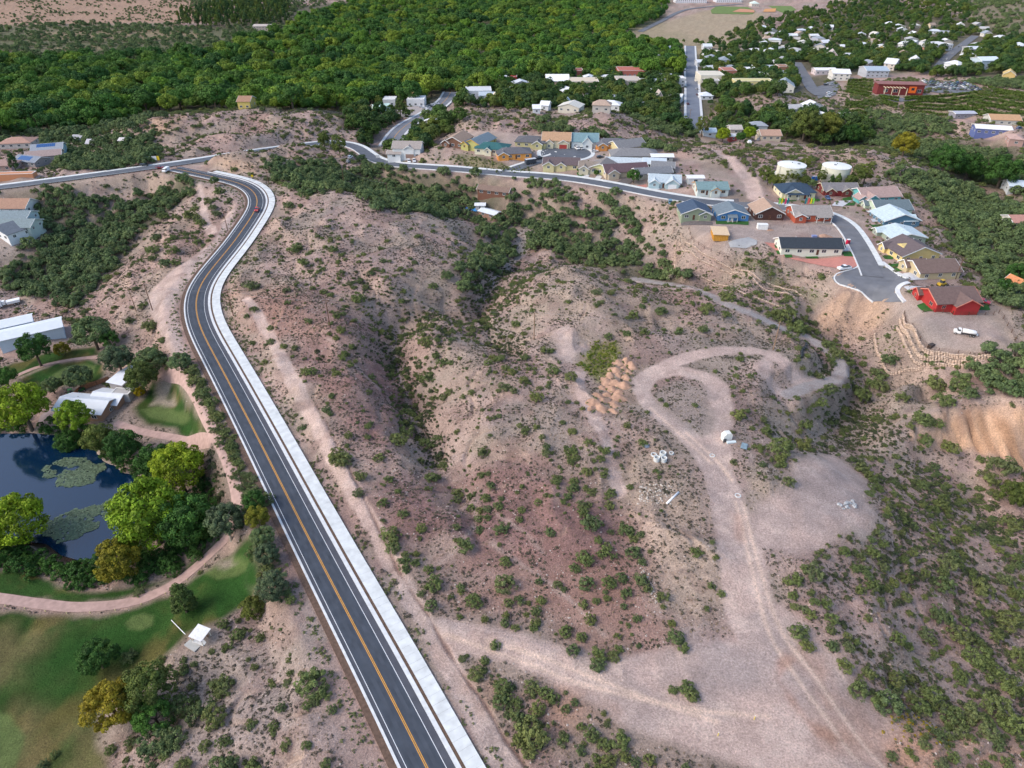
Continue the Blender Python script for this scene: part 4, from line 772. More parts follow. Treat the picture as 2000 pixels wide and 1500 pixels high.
# ------------------------------------------------------------------ town buildings:  label; u,v base; width px; depth m; height; rise; roof; wall; roof colour; turn
TOWN = """
white broad gabled hall with tan front and dark doorways;1089,172;44;26;6;4;x;.52,.40,.26;.78,.79,.80;0
long cream flat roofed shop row beside the gabled hall;1140,174;58;22;6;.2;flat;.60,.50,.36;.62,.60,.52;0
red brown brick building with balcony behind the gabled hall;1124,156;28;16;8;.2;flat;.30,.09,.07;.62,.58,.52;0
red painted building at the left end of town;1001,166;17;14;7;.2;flat;.42,.035,.03;.36,.20,.18;0
pale building with yellow front left of the red building;980,169;18;12;7;2;x;.62,.52,.28;.60,.64,.68;0
long white roofed store with tan wall below red fronted building;1228,172;46;24;6;.2;flat;.50,.42,.34;.76,.77,.78;0
white roofed block with bright red front corner;1234,156;54;24;8;.2;flat;.46,.13,.09;.74,.75,.77;0
grey roofed low store attached to the long white store;1255,170;16;18;5;.2;flat;.44,.44,.42;.48,.50,.52;0
white stacked block beside the left kerb of the town street;1328,170;18;34;7;.2;flat;.70,.68,.66;.72,.70,.68;0
cream flat roofed hotel on the town street corner;1390,166;46;24;8;.2;flat;.62,.56,.44;.64,.58,.40;0
grey flat roofed building in front of the cream hotel;1392,170;26;12;5;.2;flat;.50,.48,.44;.46,.46,.46;0
white roofed block with red brick wall behind the yellow motel;1424,154;26;22;7;.2;flat;.42,.15,.10;.74,.74,.75;0
long yellow motel with white arched gallery;1472,175;74;14;6.5;.2;flat;.58,.50,.20;.72,.72,.74;0
grey gabled church hall with white front below the motel;1539,182;34;20;5;4;y;.66,.64,.56;.26,.31,.345;-16
red brown two storey inn beside the sloping street;1529,146;20;14;7;.2;flat;.33,.16,.09;.56,.46,.34;0
white store in the row behind the motel;1468,150;22;16;6;.2;flat;.70,.70,.70;.72,.74,.76;0
pale blue store between white store and red brown inn;1508,146;16;14;6.5;.2;flat;.46,.54,.60;.66,.70,.74;0
small white house with hip roof below the cream hotel;1380,195;24;11;3;2.6;hip;.70,.71,.72;.62,.66,.70;0
dark slate tower house above the red brick block;1415,132;18;14;7;3;hip;.36,.38,.42;.24,.28,.32;0
pale roofed cottage beside the right kerb of the town street;1370,130;18;12;4;2;x;.62,.64,.66;.60,.64,.68;0
white house beside a turquoise pool;1318,138;18;12;5;2.5;x;.70,.71,.72;.70,.72,.76;0
tan steep roofed house in trees left of the town street;1287,207;15;14;6;5;y;.46,.38,.34;.40,.34,.30;0
white house with broken roof line left of the town street;1322,202;26;12;4;2.4;x;.66,.67,.68;.70,.72,.72;-24
white gabled cottage right of the brown tree, lower town;1106,212;13;12;4;3;y;.68,.70,.70;.60,.66,.70;-20
white cottage beside the empty lot, lower town;1066,216;16;10;3.5;2.2;x;.70,.71,.72;.72,.74,.76;-16
white small cottage at the lower left of town;1048,222;14;9;3.4;2;x;.68,.69,.70;.72,.74,.76;0
long pale blue roofed shop among trees;1031,198;28;10;4;.2;flat;.60,.56,.44;.56,.62,.68;0
yellow porch cottage below the shop row;1139,196;18;11;3.6;2;x;.62,.46,.22;.48,.45,.42;0
white and yellow block on the rise above the highway;934,196;50;20;7;.2;flat;.56,.58,.60;.66,.60,.34;4
blue grey gabled annex in front of the white and yellow block;950,199;28;10;5;2;x;.50,.54,.58;.42,.48,.54;0
small tan tower house beside the annex;967,203;12;9;5;3;y;.60,.52,.36;.58,.50,.36;0
orange steep roofed house above the filling station;808,200;14;14;7;4;y;.58,.38,.17;.48,.30,.16;30
white filling station canopy with red posts;812,208;34;16;5;.2;flat;.70,.70,.70;.74,.74,.75;0
pale green roofed long shed left of the conifer by the highway;742,220;32;9;4;1.2;x;.46,.60,.54;.50,.66,.60;24
white store behind the conifer by the highway;760,207;24;14;4.5;.2;flat;.66,.66,.66;.60,.62,.66;0
yellow house half hidden in the river woods;478,213;24;14;5;2.6;x;.62,.48,.10;.34,.20,.13;0
blue metal roofed winery shed above the vine terraces;1714,152;42;22;6;2.4;x;.40,.42,.46;.36,.43,.50;-4
white stepped roof building left of the vine terraces;1646,158;32;20;6;2.6;x;.66,.62,.56;.70,.70,.72;-10
long white roofed mall block by the distant road;1838,100;44;26;6;.2;flat;.62,.62,.62;.70,.71,.73;14
orange hip roofed house by the distant road;1803,108;22;15;4.5;3;hip;.46,.24,.15;.46,.22,.13;0
yellow house in trees left of the distant road;1727,105;20;14;5;3;y;.66,.44,.09;.46,.42,.36;-30
pink grey steep house behind the green park;1628,120;18;14;6;5;y;.50,.40,.37;.44,.38,.36;-16
grey house with pale roof behind the green park;1664,118;22;12;4;2.6;x;.44,.42,.38;.52,.56,.58;0
white long house in front of the green park;1612,146;40;12;4;1.4;x;.62,.52,.52;.70,.70,.71;0
white steep roofed chapel right of the winery shed;1747,138;20;18;6;4;x;.58,.50,.44;.62,.64,.66;-40
white gabled house among trees near the distant road;1794,131;22;16;5;4;y;.64,.66,.66;.62,.64,.64;-20
pale blue two storey house on the right hillside;1930,136;38;18;8;2.4;x;.44,.54,.62;.58,.66,.72;6
white domed house left of the hillside blue house;1872,138;22;16;5;3;hip;.66,.67,.68;.64,.66,.68;20
yellow cottage on the right hillside edge;1978,158;20;14;5;3;y;.60,.40,.12;.52,.38,.16;-30
pale roofed cottage right of the distant road;1904,106;24;16;5;2;x;.46,.46,.46;.58,.62,.66;0
white house at the far right edge among trees;1994,100;18;14;5;3;hip;.60,.62,.64;.62,.66,.70;0
orange brown shop front by the park corner;1572,116;14;11;5;2;hip;.52,.34,.20;.50,.46,.40;0
pale cottage roof deep in the town trees;1492,60;16;12;4;3;hip;.56,.58,.60;.54,.60,.64;0
white cottage left of the town treetops;1300,102;20;14;4;2;x;.62,.63,.64;.66,.68,.70;0
pale roof among trees above the town street;1382,98;16;13;4;2.4;x;.56,.58,.60;.60,.64,.66;0
white cottage roof right of the town trees;1496,92;16;12;4;2.6;hip;.60,.61,.62;.62,.65,.68;0
long beige house deep among the eastern trees;1562,84;20;12;4;2;x;.48,.42,.34;.48,.44,.40;0
grey long house deep among the eastern trees;1586,86;20;12;4;2;x;.40,.38,.38;.42,.40,.40;0
long white hangar at the top beside the distant road;1350,6;60;30;7;3;x;.70,.70,.72;.76,.77,.79;0
white roofed school block at the top edge;1424,5;50;30;7;.2;flat;.64,.66,.70;.70,.72,.76;0
round pavilion with pale green roof between ball fields;1475,13;14;20;5;4;hip;.56,.50,.44;.56,.66,.60;0
tan stone plant buildings in the distant clearing;512,60;34;20;6;2;x;.44,.36,.30;.46,.40,.36;0
tan roofed ranch house on the right hill;1968,246;54;14;3.4;2.4;x;.52,.50,.44;.46,.28,.16;-10
grey trailer home at the end of the vineyard;1884,232;40;9;3.4;.8;x;.24,.23,.27;.42,.44,.50;2
white roofed blue house on the right hill slope;1948,266;62;12;3.6;1.4;x;.10,.14,.34;.74,.75,.76;-16
pink brick house at the right edge on the hill;1990,288;24;12;3.4;2;hip;.44,.26,.22;.44,.30,.26;-20
white cottage with blue roof on the right slope edge;1988,378;30;10;3.4;2;x;.52,.56,.58;.52,.60,.66;-10
terracotta house with white wall at the right edge;1992,448;34;10;3.2;1.8;x;.62,.58,.52;.42,.22,.18;0
green roofed orange house at the lower right edge;1994,577;24;9;3.2;1.8;y;.28,.46,.36;.54,.22,.10;20
tan house with tiled roof in the wooded town edge;1505,275;38;12;3.2;2.4;x;.58,.48,.34;.42,.27,.20;0
low pale blue roofed house under the light green tree;1386,268;24;10;3;1.6;x;.48,.54,.58;.50,.58,.64;0
small red white shed beside the round bright tree;1432,276;14;6;3;1;x;.38,.07,.06;.66,.66,.66;0
brown roofed house between two round bright trees;1437,262;22;10;3;1.8;x;.48,.44,.38;.44,.40,.36;0
blue roofed house deep in the orchard trees;1536,250;18;10;4;2;x;.34,.40,.46;.30,.36,.42;0
white cottage among trees below the left plain;178,290;14;9;3;2;x;.52,.50,.50;.50,.48,.50;0
grey roofed cottage in the left thicket;150,282;18;10;3;2;x;.50,.50,.50;.36,.36,.38;-10
white camper cabin in the left thicket;242,287;14;7;3.4;1;x;.62,.56,.52;.60,.56,.54;0
""".strip().split('\n')
KIND_WORD = (('church', 'church_hall', 'hall'), ('motel', 'motel', 'motel'), ('hotel', 'hotel', 'hotel'), ('canopy', 'filling_station', 'filling station'), ('store', 'store', 'store'), ('shop', 'shop', 'shop'), ('cottage', 'cottage', 'cottage'), ('house', 'house', 'house'), ('shed', 'shed', 'shed'), ('cabin', 'cabin', 'cabin'), ('hangar', 'hangar', 'hangar'), ('pavilion', 'pavilion', 'pavilion'), ('chapel', 'chapel', 'chapel'), ('inn', 'inn', 'inn'), ('trailer', 'trailer_home', 'trailer home'), ('hall', 'hall', 'hall'))
for row in TOWN:
    lab, uv, wp, dm, hh, rs, ax, wc, rc, ro = row.split(';'); u, v = map(float, uv.split(',')); c1 = tuple(map(float, wc.split(','))); c2 = tuple(map(float, rc.split(',')))
    nm, ct = next(((b, c) for a, b, c in KIND_WORD if a in lab.split()), ('building', 'building'))
    p = at(u, v); wm_ = float(wp) * mpp(p)
    for k_ in (1, 2): EXCL.append((p[0] * (1 - .012 * k_), p[1] - 8 * k_, wm_ * .45))
    house(nm, lab, u, v, wm_, min(float(dm), wm_ * 1.5), float(hh), float(rs), ax, c1, c2, rot=float(ro), cat=ct, vent=False, fascia=ax != 'hip' and wm_ < 30)
# more cottages between the trees
CM = [(1000, 205, 'below the red painted building'), (1060, 205, 'in the lower left of town'), (1150, 205, 'near the yellow porch cottage'), (1230, 200, 'below the long white store'), (1300, 175, 'left of the white stacked block'), (1300, 120, 'left of the upper town street'), (1400, 115, 'above the cream hotel'), (1470, 120, 'behind the motel row'), (1500, 80, 'in the middle treetops'), (1560, 100, 'left of the park street'), (1620, 95, 'behind the green park'), (1680, 90, 'behind the grey park house'), (1730, 120, 'behind the winery shed'), (1780, 100, 'left of the distant road'), (1860, 70, 'at the top of the distant road'), (1920, 90, 'right of the distant road'), (1960, 120, 'on the right hillside'), (1440, 60, 'below the ball field'), (1600, 60, 'deep in the eastern treetops'), (1700, 50, 'at the far east end of town'), (1560, 215, 'round the orchard'), (1420, 200, 'below the cream hotel')]
crs = random.Random(5); made = []
for (a0, a1, b0, b1, n_) in ((985, 1335, 150, 222, 16), (1480, 1600, 62, 160, 22), (1365, 1480, 104, 160, 10), (1600, 1800, 50, 135, 24), (1800, 1990, 50, 128, 14), (1270, 1335, 95, 150, 6), (1480, 1660, 215, 262, 5)):
    k_ = 0; tries = 0
    while k_ < n_ and tries < 400:
        tries += 1; u, v = crs.uniform(a0, a1), crs.uniform(b0, b1); p = at(u, v); r_ = 9
        if any((p[0] - a) ** 2 + (p[1] - b) ** 2 < (14 + .2 * r) ** 2 for a, b, r in EXCL) or any(abs(u - a) < 13 and abs(v - b) < 5 for a, b in made) or min(dist_line(np.array([p[0]]), np.array([p[1]]), PATHS[q][::4])[0][0] for q in ('town', 'town2', 'town3', 'highway')) < 14: continue
        made.append((u, v)); k_ += 1; wc = crs.choice([(.66, .66, .64), (.60, .56, .46), (.50, .54, .56), (.62, .58, .52), (.46, .42, .38), (.56, .46, .30)]); rc, rn = crs.choice([((.66, .68, .70), 'white'), ((.66, .68, .70), 'white'), ((.54, .58, .62), 'pale blue'), ((.42, .42, .42), 'grey'), ((.40, .30, .24), 'brown'), ((.58, .56, .50), 'cream'), ((.30, .33, .37), 'slate')])
        sz = crs.uniform(10, 17); near_ = min(CM, key=lambda m_: (m_[0] - u) ** 2 + 4 * (m_[1] - v) ** 2)[2]
        EXCL.append((p[0] * .99, p[1] - 8, sz * .5))
        house('cottage', ('long ' if sz > 14 else 'small ') + rn + ' roofed ' + ('hipped ' if k_ % 3 == 0 else '') + 'cottage ' + near_, u, v, sz, sz * crs.uniform(.6, .9), crs.uniform(3.2, 4.6), crs.uniform(1.8, 3.0), 'hip' if k_ % 3 == 0 else crs.choice('xy'), wc, rc, rot=crs.uniform(-25, 25), cat='cottage', group='small cottages of the town', vent=False, fascia=False)
# the winery tasting house
p = at(1768, 188); EXCL += [(p[0], p[1] - 10, 24), (p[0], p[1] - 24, 24)]; root = empty('winery', p + np.array([0, 12, 0]), math.radians(-8), 'dark red winery tasting house with slatted pergola and orange panel', 'winery'); EXCL.append((p[0], p[1] + 12, 26))
MB().box(-19, 19, -2, 10, -2, 7.5).build('wall', wallmat((.20, .028, .028)), root); MB().box(-20, 20, -3, 11, 7.5, 8.0).build('roof', roofmat((.26, .12, .11)), root)
for k in range(7): MB().box(-15 + k * 2.6, -14.2 + k * 2.6, -9, -2.1, 5.6, 5.9).build('pergola_beam', mat('pergola_wood', (.60, .50, .34), .8), root)
for x in (-15, -9, -3, 3): MB().box(x - .25, x + .25, -9, -8.5, -3, 5.55).build('pergola_post', mat('pergola_wood', (.60, .50, .34), .8), root)
MB().box(6, 12, -4.2, -3.8, 1.2, 6.4).build('panel', mat('orange_panel', (.66, .13, .02), .6), root); MB().box(8, 10.4, -4.26, -4.21, 3.4, 5.4).build('panel_window', M_GLASS, root)
for x in (-12, -4): window(root, x, -2.0, 1.2, 3.2, 2.4, 'f')
window(root, 15.5, -2.0, 1.2, 3.2, 2.4, 'f')
# lawns, drives and paved yards
M_LAWN = mat('lawn_turf', (.030, .105, .020), .95, .25, .8); M_PINK = mat('pink_gravel', (.46, .20, .165), .95, .1, 1.2); M_DRIVE = mat('driveway_concrete', (.52, .52, .53), .85, .08, .7); M_DARKD = mat('dark_gravel', (.13, .115, .115), .95, .2, 1)
patch('gravel_yard', "1492,474 1530,476 1530,500 1544,504 1640,502 1668,498 1678,518 1664,524 1632,524 1590,516 1545,506 1520,494", M_PINK, .16, 1.5)
for s in ("1512,479 1523,479 1526,485 1514,485", "1515,490 1527,490 1529,497 1518,497", "1531,498 1546,498 1548,504 1534,504", "1572,500 1596,501 1599,506 1574,505", "1644,493 1666,492 1669,502 1648,501"): patch('lawn', s, M_LAWN, .24, 1.5)
for s in ("1398,431 1462,433 1462,440 1398,438", "1716,517 1775,515 1776,522 1740,522", "1738,524 1776,524 1776,530 1746,530", "1790,597 1803,592 1823,597 1826,607 1806,610 1796,604", "1908,597 1930,597 1934,606 1910,606", "1726,457 1740,458 1746,467 1732,468", "1700,440 1722,438 1724,445 1706,446", "1722,500 1745,499 1744,507 1728,506",
          "1518,388 1552,388 1556,393 1526,395", "1572,389 1600,389 1602,393 1580,394", "1645,388 1662,384 1664,392 1646,394", "1650,397 1672,396 1668,402 1640,402"): patch('lawn', s, M_LAWN, .17, 1.5)
patch('lawn', "1126,338 1140,332 1144,345 1132,347", M_LAWN, .17, 1.5); patch('lawn', "1590,136 1600,122 1695,120 1700,128 1665,136 1620,140", mat('park_turf', (.07, .15, .03), .95, .2, .3), .3, 6)
patch('ball_field', "1388,20 1400,12 1460,14 1476,22 1470,28 1390,27", mat('field_turf', (.13, .19, .05), .95, .2, .2), .4, 15); patch('ball_field', "1500,12 1545,12 1556,20 1530,26 1515,20", mat('field_turf', (.13, .19, .05), .95, .2, .2), .4, 15)
patch('infield_dirt', "1430,24 1445,18 1472,20 1474,25", mat('infield_dirt', (.50, .24, .14), .95), .8, 10); patch('infield_dirt', "1490,24 1494,18 1516,17 1514,24", mat('infield_dirt', (.55, .27, .11), .95), .8, 10)
for s in ("1764,561 1810,560 1822,571 1780,574", "1632,393 1664,392 1646,404 1624,402", "1086,303 1108,301 1112,311 1090,312", "1690,412 1735,412 1735,416 1696,416", "1700,428 1738,427 1740,432 1704,434", "1712,449 1738,448 1742,454 1718,455", "1724,476 1756,474 1760,482 1730,484", "1750,538 1800,534 1812,546 1780,548", "1262,366 1285,362 1290,370 1270,374", "1640,478 1668,478 1668,490 1642,491", "1140,333 1152,338 1148,349 1134,350", "1168,340 1176,346 1170,352 1160,350"): patch('driveway', s, M_DRIVE, .19, 1.5)
patch('driveway', "1196,360 1222,346 1240,350 1222,366", M_DARKD, .19, 1.5); patch('driveway', "1330,436 1392,434 1392,440 1330,441", M_DARKD, .19, 1.5)
for s in ("1690,408 1738,404 1738,408 1700,411", "1412,390 1442,388 1444,398 1416,399"): patch('gravel_yard', s, M_DARKD, .18, 1.5)
for s in ("1256,374 1284,372 1330,382 1330,388 1300,384", "1225,366 1262,360 1264,368 1240,372"): patch('gravel_yard', s, M_PINK, .18, 1.5)
patch('gravel_yard', "80,812 110,790 130,820 125,838 85,845 72,835", mat('yard_gravel', (.36, .28, .27), .95), .15, 1.5); patch('gravel_yard', "172,772 226,754 240,776 205,786 180,784", mat('yard_gravel', (.36, .28, .27), .95), .15, 1.5)
patch('parking_lot', "1800,166 1880,168 1912,172 1900,182 1830,182 1800,176", M_STR, .4, 8); patch('parking_lot', "1712,162 1730,160 1738,188 1790,196 1750,200 1722,192", M_STR, .4, 6); patch('parking_lot', "775,216 820,208 850,209 830,224 800,232 780,228", mat('lot_gravel', (.36, .32, .30), .95), .35, 6)
patch('parking_lot', "1590,172 1628,158 1640,166 1632,186 1600,194", M_STR, .4, 6); patch('parking_lot', "1092,182 1108,178 1160,184 1150,194 1104,196", M_STR, .4, 6)

# ------------------------------------------------------------------ vehicles
M_TYRE = mat('rubber', (.02, .02, .02), .8, .1, 4); M_RIM = mat('rim', (.45, .45, .46), .35, .05, 4, .5, .6); M_LAMP = mat('headlight_glass', (.75, .75, .72), .2, .02, 4); M_RED = mat('taillight_glass', (.45, .02, .02), .3, .02, 4); M_STEEL = mat('dark_steel', (.07, .07, .075), .5, .1, 3)
def wheels(root, xs, y, r, w=.24):
    for x in xs:
        for s in (-1, 1):
            t = MB().tube((x, s * y - w / 2, r), (x, s * y + w / 2, r), r, k=14).build('wheel', M_TYRE, root)
            MB().tube((x, s * (y + w / 2 - .02), r), (x, s * (y + w / 2 + .015), r), r * .6, k=10).build('rim', M_RIM, t)
def taper(mb, prof, w0, w1, zmid):
    """side profile (x,z) swept across; narrower above zmid"""
    n_ = len(prof); V = []
    for s in (-1, 1):
        for x, z in prof: V.append((x, s * (w0 if z <= zmid else w1), z))
    return mb.add(V, [tuple(range(n_)), tuple(range(2 * n_ - 1, n_ - 1, -1))] + [(i, i + n_, (i + 1) % n_ + n_, (i + 1) % n_) for i in range(n_)])
PROTO = {}
def make_car(kind, col):
    root = bpy.data.objects.new(kind, None); COL.objects.link(root); paint = mat('car_paint', col, .3, .02, 2, .6)
    if kind == 'pickup_truck':
        taper(MB(), [(-2.75, .45), (2.75, .45), (2.8, .95), (2.6, 1.12), (1.35, 1.22), (-2.75, 1.22), (-2.8, .6)], .96, .92, 1.0).build('body', paint, root)
        taper(MB(), [(1.4, 1.2), (.75, 1.83), (-.55, 1.83), (-.75, 1.2)], .9, .74, 1.3).build('cabin', M_GLASS, root); taper(MB(), [(.72, 1.82), (.66, 1.9), (-.5, 1.9), (-.58, 1.82)], .76, .7, 1.85).build('roof', paint, root)
        MB().box(-2.65, -.9, -.78, .78, 1.225, 1.24).build('cargo_bed', M_STEEL, root)
        L, wx, r = 2.8, (1.75, -1.75), .40
    elif kind == 'van':
        taper(MB(), [(-2.6, .4), (2.6, .4), (2.65, 1.0), (1.9, 1.3), (1.35, 2.1), (-2.55, 2.2), (-2.65, .6)], .98, .88, 1.4).build('body', paint, root)
        taper(MB(), [(1.93, 1.32), (1.4, 2.02), (.6, 2.02), (.6, 1.32)], 1.0, .90, 1.4).build('cabin', M_GLASS, root); L, wx, r = 2.65, (1.7, -1.6), .36
    elif kind == 'suv':
        taper(MB(), [(-2.25, .4), (2.25, .4), (2.35, .85), (2.2, 1.02), (1.1, 1.12), (-2.3, 1.12), (-2.35, .55)], .93, .9, .9).build('body', paint, root)
        taper(MB(), [(1.2, 1.1), (.55, 1.66), (-2.0, 1.68), (-2.25, 1.1)], .87, .72, 1.2).build('cabin', M_GLASS, root); taper(MB(), [(.5, 1.66), (.42, 1.75), (-1.9, 1.76), (-2.0, 1.67)], .74, .68, 1.7).build('roof', paint, root); L, wx, r = 2.35, (1.4, -1.4), .36
    else:
        taper(MB(), [(-2.2, .35), (2.2, .35), (2.3, .68), (2.1, .84), (1.0, .94), (-1.6, .97), (-2.25, .9), (-2.3, .5)], .89, .86, .7).build('body', paint, root)
        taper(MB(), [(1.05, .93), (.35, 1.38), (-1.05, 1.4), (-1.75, .95)], .82, .64, 1.1).build('cabin', M_GLASS, root); taper(MB(), [(.3, 1.38), (.22, 1.46), (-.95, 1.47), (-1.05, 1.39)], .66, .6, 1.42).build('roof', paint, root); L, wx, r = 2.3, (1.4, -1.35), .32
    wheels(root, wx, .80, r)
    for s in (-1, 1):
        MB().box(L - .06, L + .02, s * .62 - .17, s * .62 + .17, .66, .82).build('headlight', M_LAMP, root); MB().box(-L - .02, -L + .06, s * .66 - .13, s * .66 + .13, .7, .88).build('taillight', M_RED, root)
    return root
def copy_tree(o, parent=None):
    c = o.copy(); COL.objects.link(c); c.parent = parent
    for ch in o.children: copy_tree(ch, c)
    return c
def vehicle(kind, col, label, u, v, head, group=None, lift=.05, loc=None):
    key = (kind, col)
    if key in PROTO: o = copy_tree(PROTO[key])
    else: o = PROTO[key] = make_car(kind, col)
    p = at(u, v) if loc is None else loc
    o.location = (p[0], p[1], p[2] + lift); o.rotation_euler = (0, 0, math.radians(head)); tag(o, label, {'pickup_truck': 'pickup truck', 'suv': 'car'}.get(kind, kind), group)
    if group is None and 'group' in o: del o['group']
    return o
WH, BK, SV, RD, BL, GY_ = (.78, .78, .78), (.03, .032, .036), (.42, .43, .44), (.50, .02, .02), (.05, .10, .22), (.14, .145, .15)
i = int(np.argmin(np.abs(pm[:, 1] - at(503, 414)[1]))); q = offset(pm[i-1:i+2], 1.3)[1]; tq = pm[i] - pm[i + 1]
vehicle('car', RD, 'red car driving towards the camera on the road bend', 0, 0, math.degrees(math.atan2(tq[1], tq[0])), loc=q + np.array([0, 0, .27]), lift=.04)
vehicle('suv', BK, 'black car waiting near the junction signs', 283, 325, 8, lift=.3); vehicle('car', (.24, .02, .03), 'dark red car turning at the junction', 313, 330, 6, lift=.3); vehicle('van', WH, 'white van facing the camera beside the dark red car', 325, 336, -95, lift=.3)
vehicle('pickup_truck', WH, 'white pickup truck parked on the pink gravel kerb', 1648, 527, 195, lift=.2); vehicle('suv', (.10, .22, .30), 'teal car parked on bare ground below the street', 1309, 398, -95)
vehicle('car', BL, 'dark blue car on the drive of the maroon house', 1616, 389, -95, lift=.2); vehicle('suv', WH, 'white car, left of two by the blue green roofed house', 1127, 292, -70, lift=.2); vehicle('car', SV, 'silver car, right of two by the blue green roofed house', 1135, 292, -70, lift=.2)
vehicle('car', WH, 'white car on the drive of the orange upper house', 1161, 297, 10, lift=.2); vehicle('car', BK, 'black car on the right of the upper loop', 1172, 309, 8, lift=.25); vehicle('pickup_truck', BK, 'black pickup towing a dark trailer on the upper loop road', 1053, 312, 25, lift=.3)
vehicle('suv', WH, 'white car, left of two outside the white two storey house', 799, 317, -80); vehicle('pickup_truck', WH, 'white pickup, right of two outside the white two storey house', 809, 316, -80)
vehicle('suv', BK, 'black car driving down the highway towards the bend', 843, 223, -140, lift=.35); vehicle('suv', WH, 'white car under the trees by the street bend, upper one', 684, 309, 80); vehicle('car', SV, 'silver car under the trees by the street bend, lower one', 680, 317, 80)
vehicle('car', (.42, .02, .06), 'crimson car behind the red barn style house', 1919, 592, -40, lift=.2); vehicle('suv', BL, 'blue car behind the tan roofed ranch house', 1990, 252, 20); vehicle('van', WH, 'white camper van between the bright round trees', 1463, 281, 85); vehicle('car', SV, 'pale car beside the white camper van', 1481, 274, 60)
vehicle('car', BK, 'black car left of the house with solar panels far left', 36, 325, 40)
pal = [WH, BK, SV, GY_, BL, (.30, .34, .40), WH, SV, (.16, .02, .02), (.06, .12, .10)]
LOT = 'cars in the winery car park'
for r in range(5):
    for k in range(13):
        if random.random() < .12: continue
        u = 1803 + k * 7.2 + r * 5.5; v = 160.5 + r * 3.4 + k * .35
        vehicle(random.choice(['car', 'suv', 'suv', 'pickup_truck']), random.choice(pal), 'parked car in the crowded lot behind the red winery', u, v, 95 + random.uniform(-4, 4), LOT, .5)
for u, v in ((1619, 184), (1620, 188), (1617, 191), (1612, 168), (1618, 166), (1624, 167)): vehicle('suv', random.choice(pal), 'parked car at the foot of the sloping street by the vineyard', u, v, 8, 'cars at the foot of the sloping street', .5)
for u, v in ((1842, 124), (1848, 117), (1860, 106), (1872, 93), (1876, 90)): vehicle('car', random.choice(pal), 'small car on the distant road right of town', u, v, 60, 'cars on the distant road', .5)
for u, v in ((1338, 140), (1337, 158), (1338, 172), (1360, 150), (1361, 163), (1361, 176), (1362, 187), (1343, 205)): vehicle('car', random.choice(pal), 'car parked along the kerb of the straight town street', u, v, 90, 'cars along the town street', .6)
for u, v in ((823, 211), (829, 213), (835, 212), (841, 210), (846, 208), (853, 205)): vehicle(random.choice(['suv', 'pickup_truck']), random.choice([WH, BK, WH, SV]), 'vehicle parked beside the filling station', u, v, 15, 'vehicles beside the filling station', .5)
for u, v in ((1146, 188), (1157, 186), (1164, 190)): vehicle('car', WH, 'white car in the lot below the long cream shops', u, v, 20, 'white cars below the cream shops', .5)
def trailer(u, v, head, L, label, c):
    p = at(u, v); root = empty('trailer', p + np.array([0, 0, .3]), math.radians(head), label, 'trailer')
    MB().box(-L/2, L/2, -1.2, 1.2, .6, 2.9).build('body', mat('trailer_paint', c, .5), root); MB().box(-L/2 - .02, L/2 + .02, -1.22, 1.22, 2.9, 2.98).build('roof', mat('trailer_roof', (.5, .52, .55), .5), root); wheels(root, (-.6, .5), 1.0, .38); MB().tube((L/2, 0, .6), (L/2 + 1.4, 0, .6), .06).build('drawbar', M_STEEL, root)
trailer(1036, 321, 25, 6.5, 'dark box trailer behind the black pickup', (.045, .06, .085))
def tank_truck(u, v, head):
    p = at(u, v); root = empty('tank_truck', p + np.array([0, 0, .05]), math.radians(head), 'white tank truck parked on the bare dirt lot', 'truck'); root.scale = (.76,) * 3; wp = mat('truck_white', (.80, .80, .79), .35, .03, 2, .6)
    MB().box(-4.6, 3.6, -.45, .45, .75, 1.05).build('chassis', M_STEEL, root)
    k = 16; V = []; Fc = []; xs = (-4.4, -4.3, .95, 1.05); sc_ = (.8, 1, 1, .8)
    for x, s in zip(xs, sc_):
        for i in range(k): t = 2 * math.pi * i / k; V.append((x, 1.2 * s * math.cos(t), 2.05 + .95 * s * math.sin(t)))
    for j in range(3):
        for i in range(k): Fc.append((j*k+i, j*k+(i+1)%k, (j+1)*k+(i+1)%k, (j+1)*k+i))
    Fc += [tuple(range(k - 1, -1, -1)), tuple(range(3 * k, 4 * k))]; link('tank', mesh('tank', V, Fc, wp, True), root)
    taper(MB(), [(1.5, .7), (4.3, .7), (4.35, 1.3), (4.2, 1.75), (3.1, 1.95), (2.75, 2.75), (1.6, 2.8), (1.5, 1.9)], 1.15, 1.0, 2.0).build('cab', wp, root); taper(MB(), [(3.13, 1.97), (2.82, 2.65), (1.9, 2.65), (1.9, 1.97)], 1.17, 1.06, 2.1).build('cab_window', M_GLASS, root)
    wheels(root, (3.4, -2.4, -3.7), .98, .52, .4); MB().box(-4.2, -4.0, -.3, .3, 2.95, 3.2).build('filler_cap', M_STEEL, root); MB().box(-5.3, -4.65, -.7, .7, .9, 1.5).build('pump', mat('pump_grey', (.45, .48, .52), .5), root)
    for s in (-1, 1): MB().box(4.3, 4.4, s * .8 - .18, s * .8 + .18, 1.0, 1.25).build('headlight', M_LAMP, root)
tank_truck(1882, 654, 155)
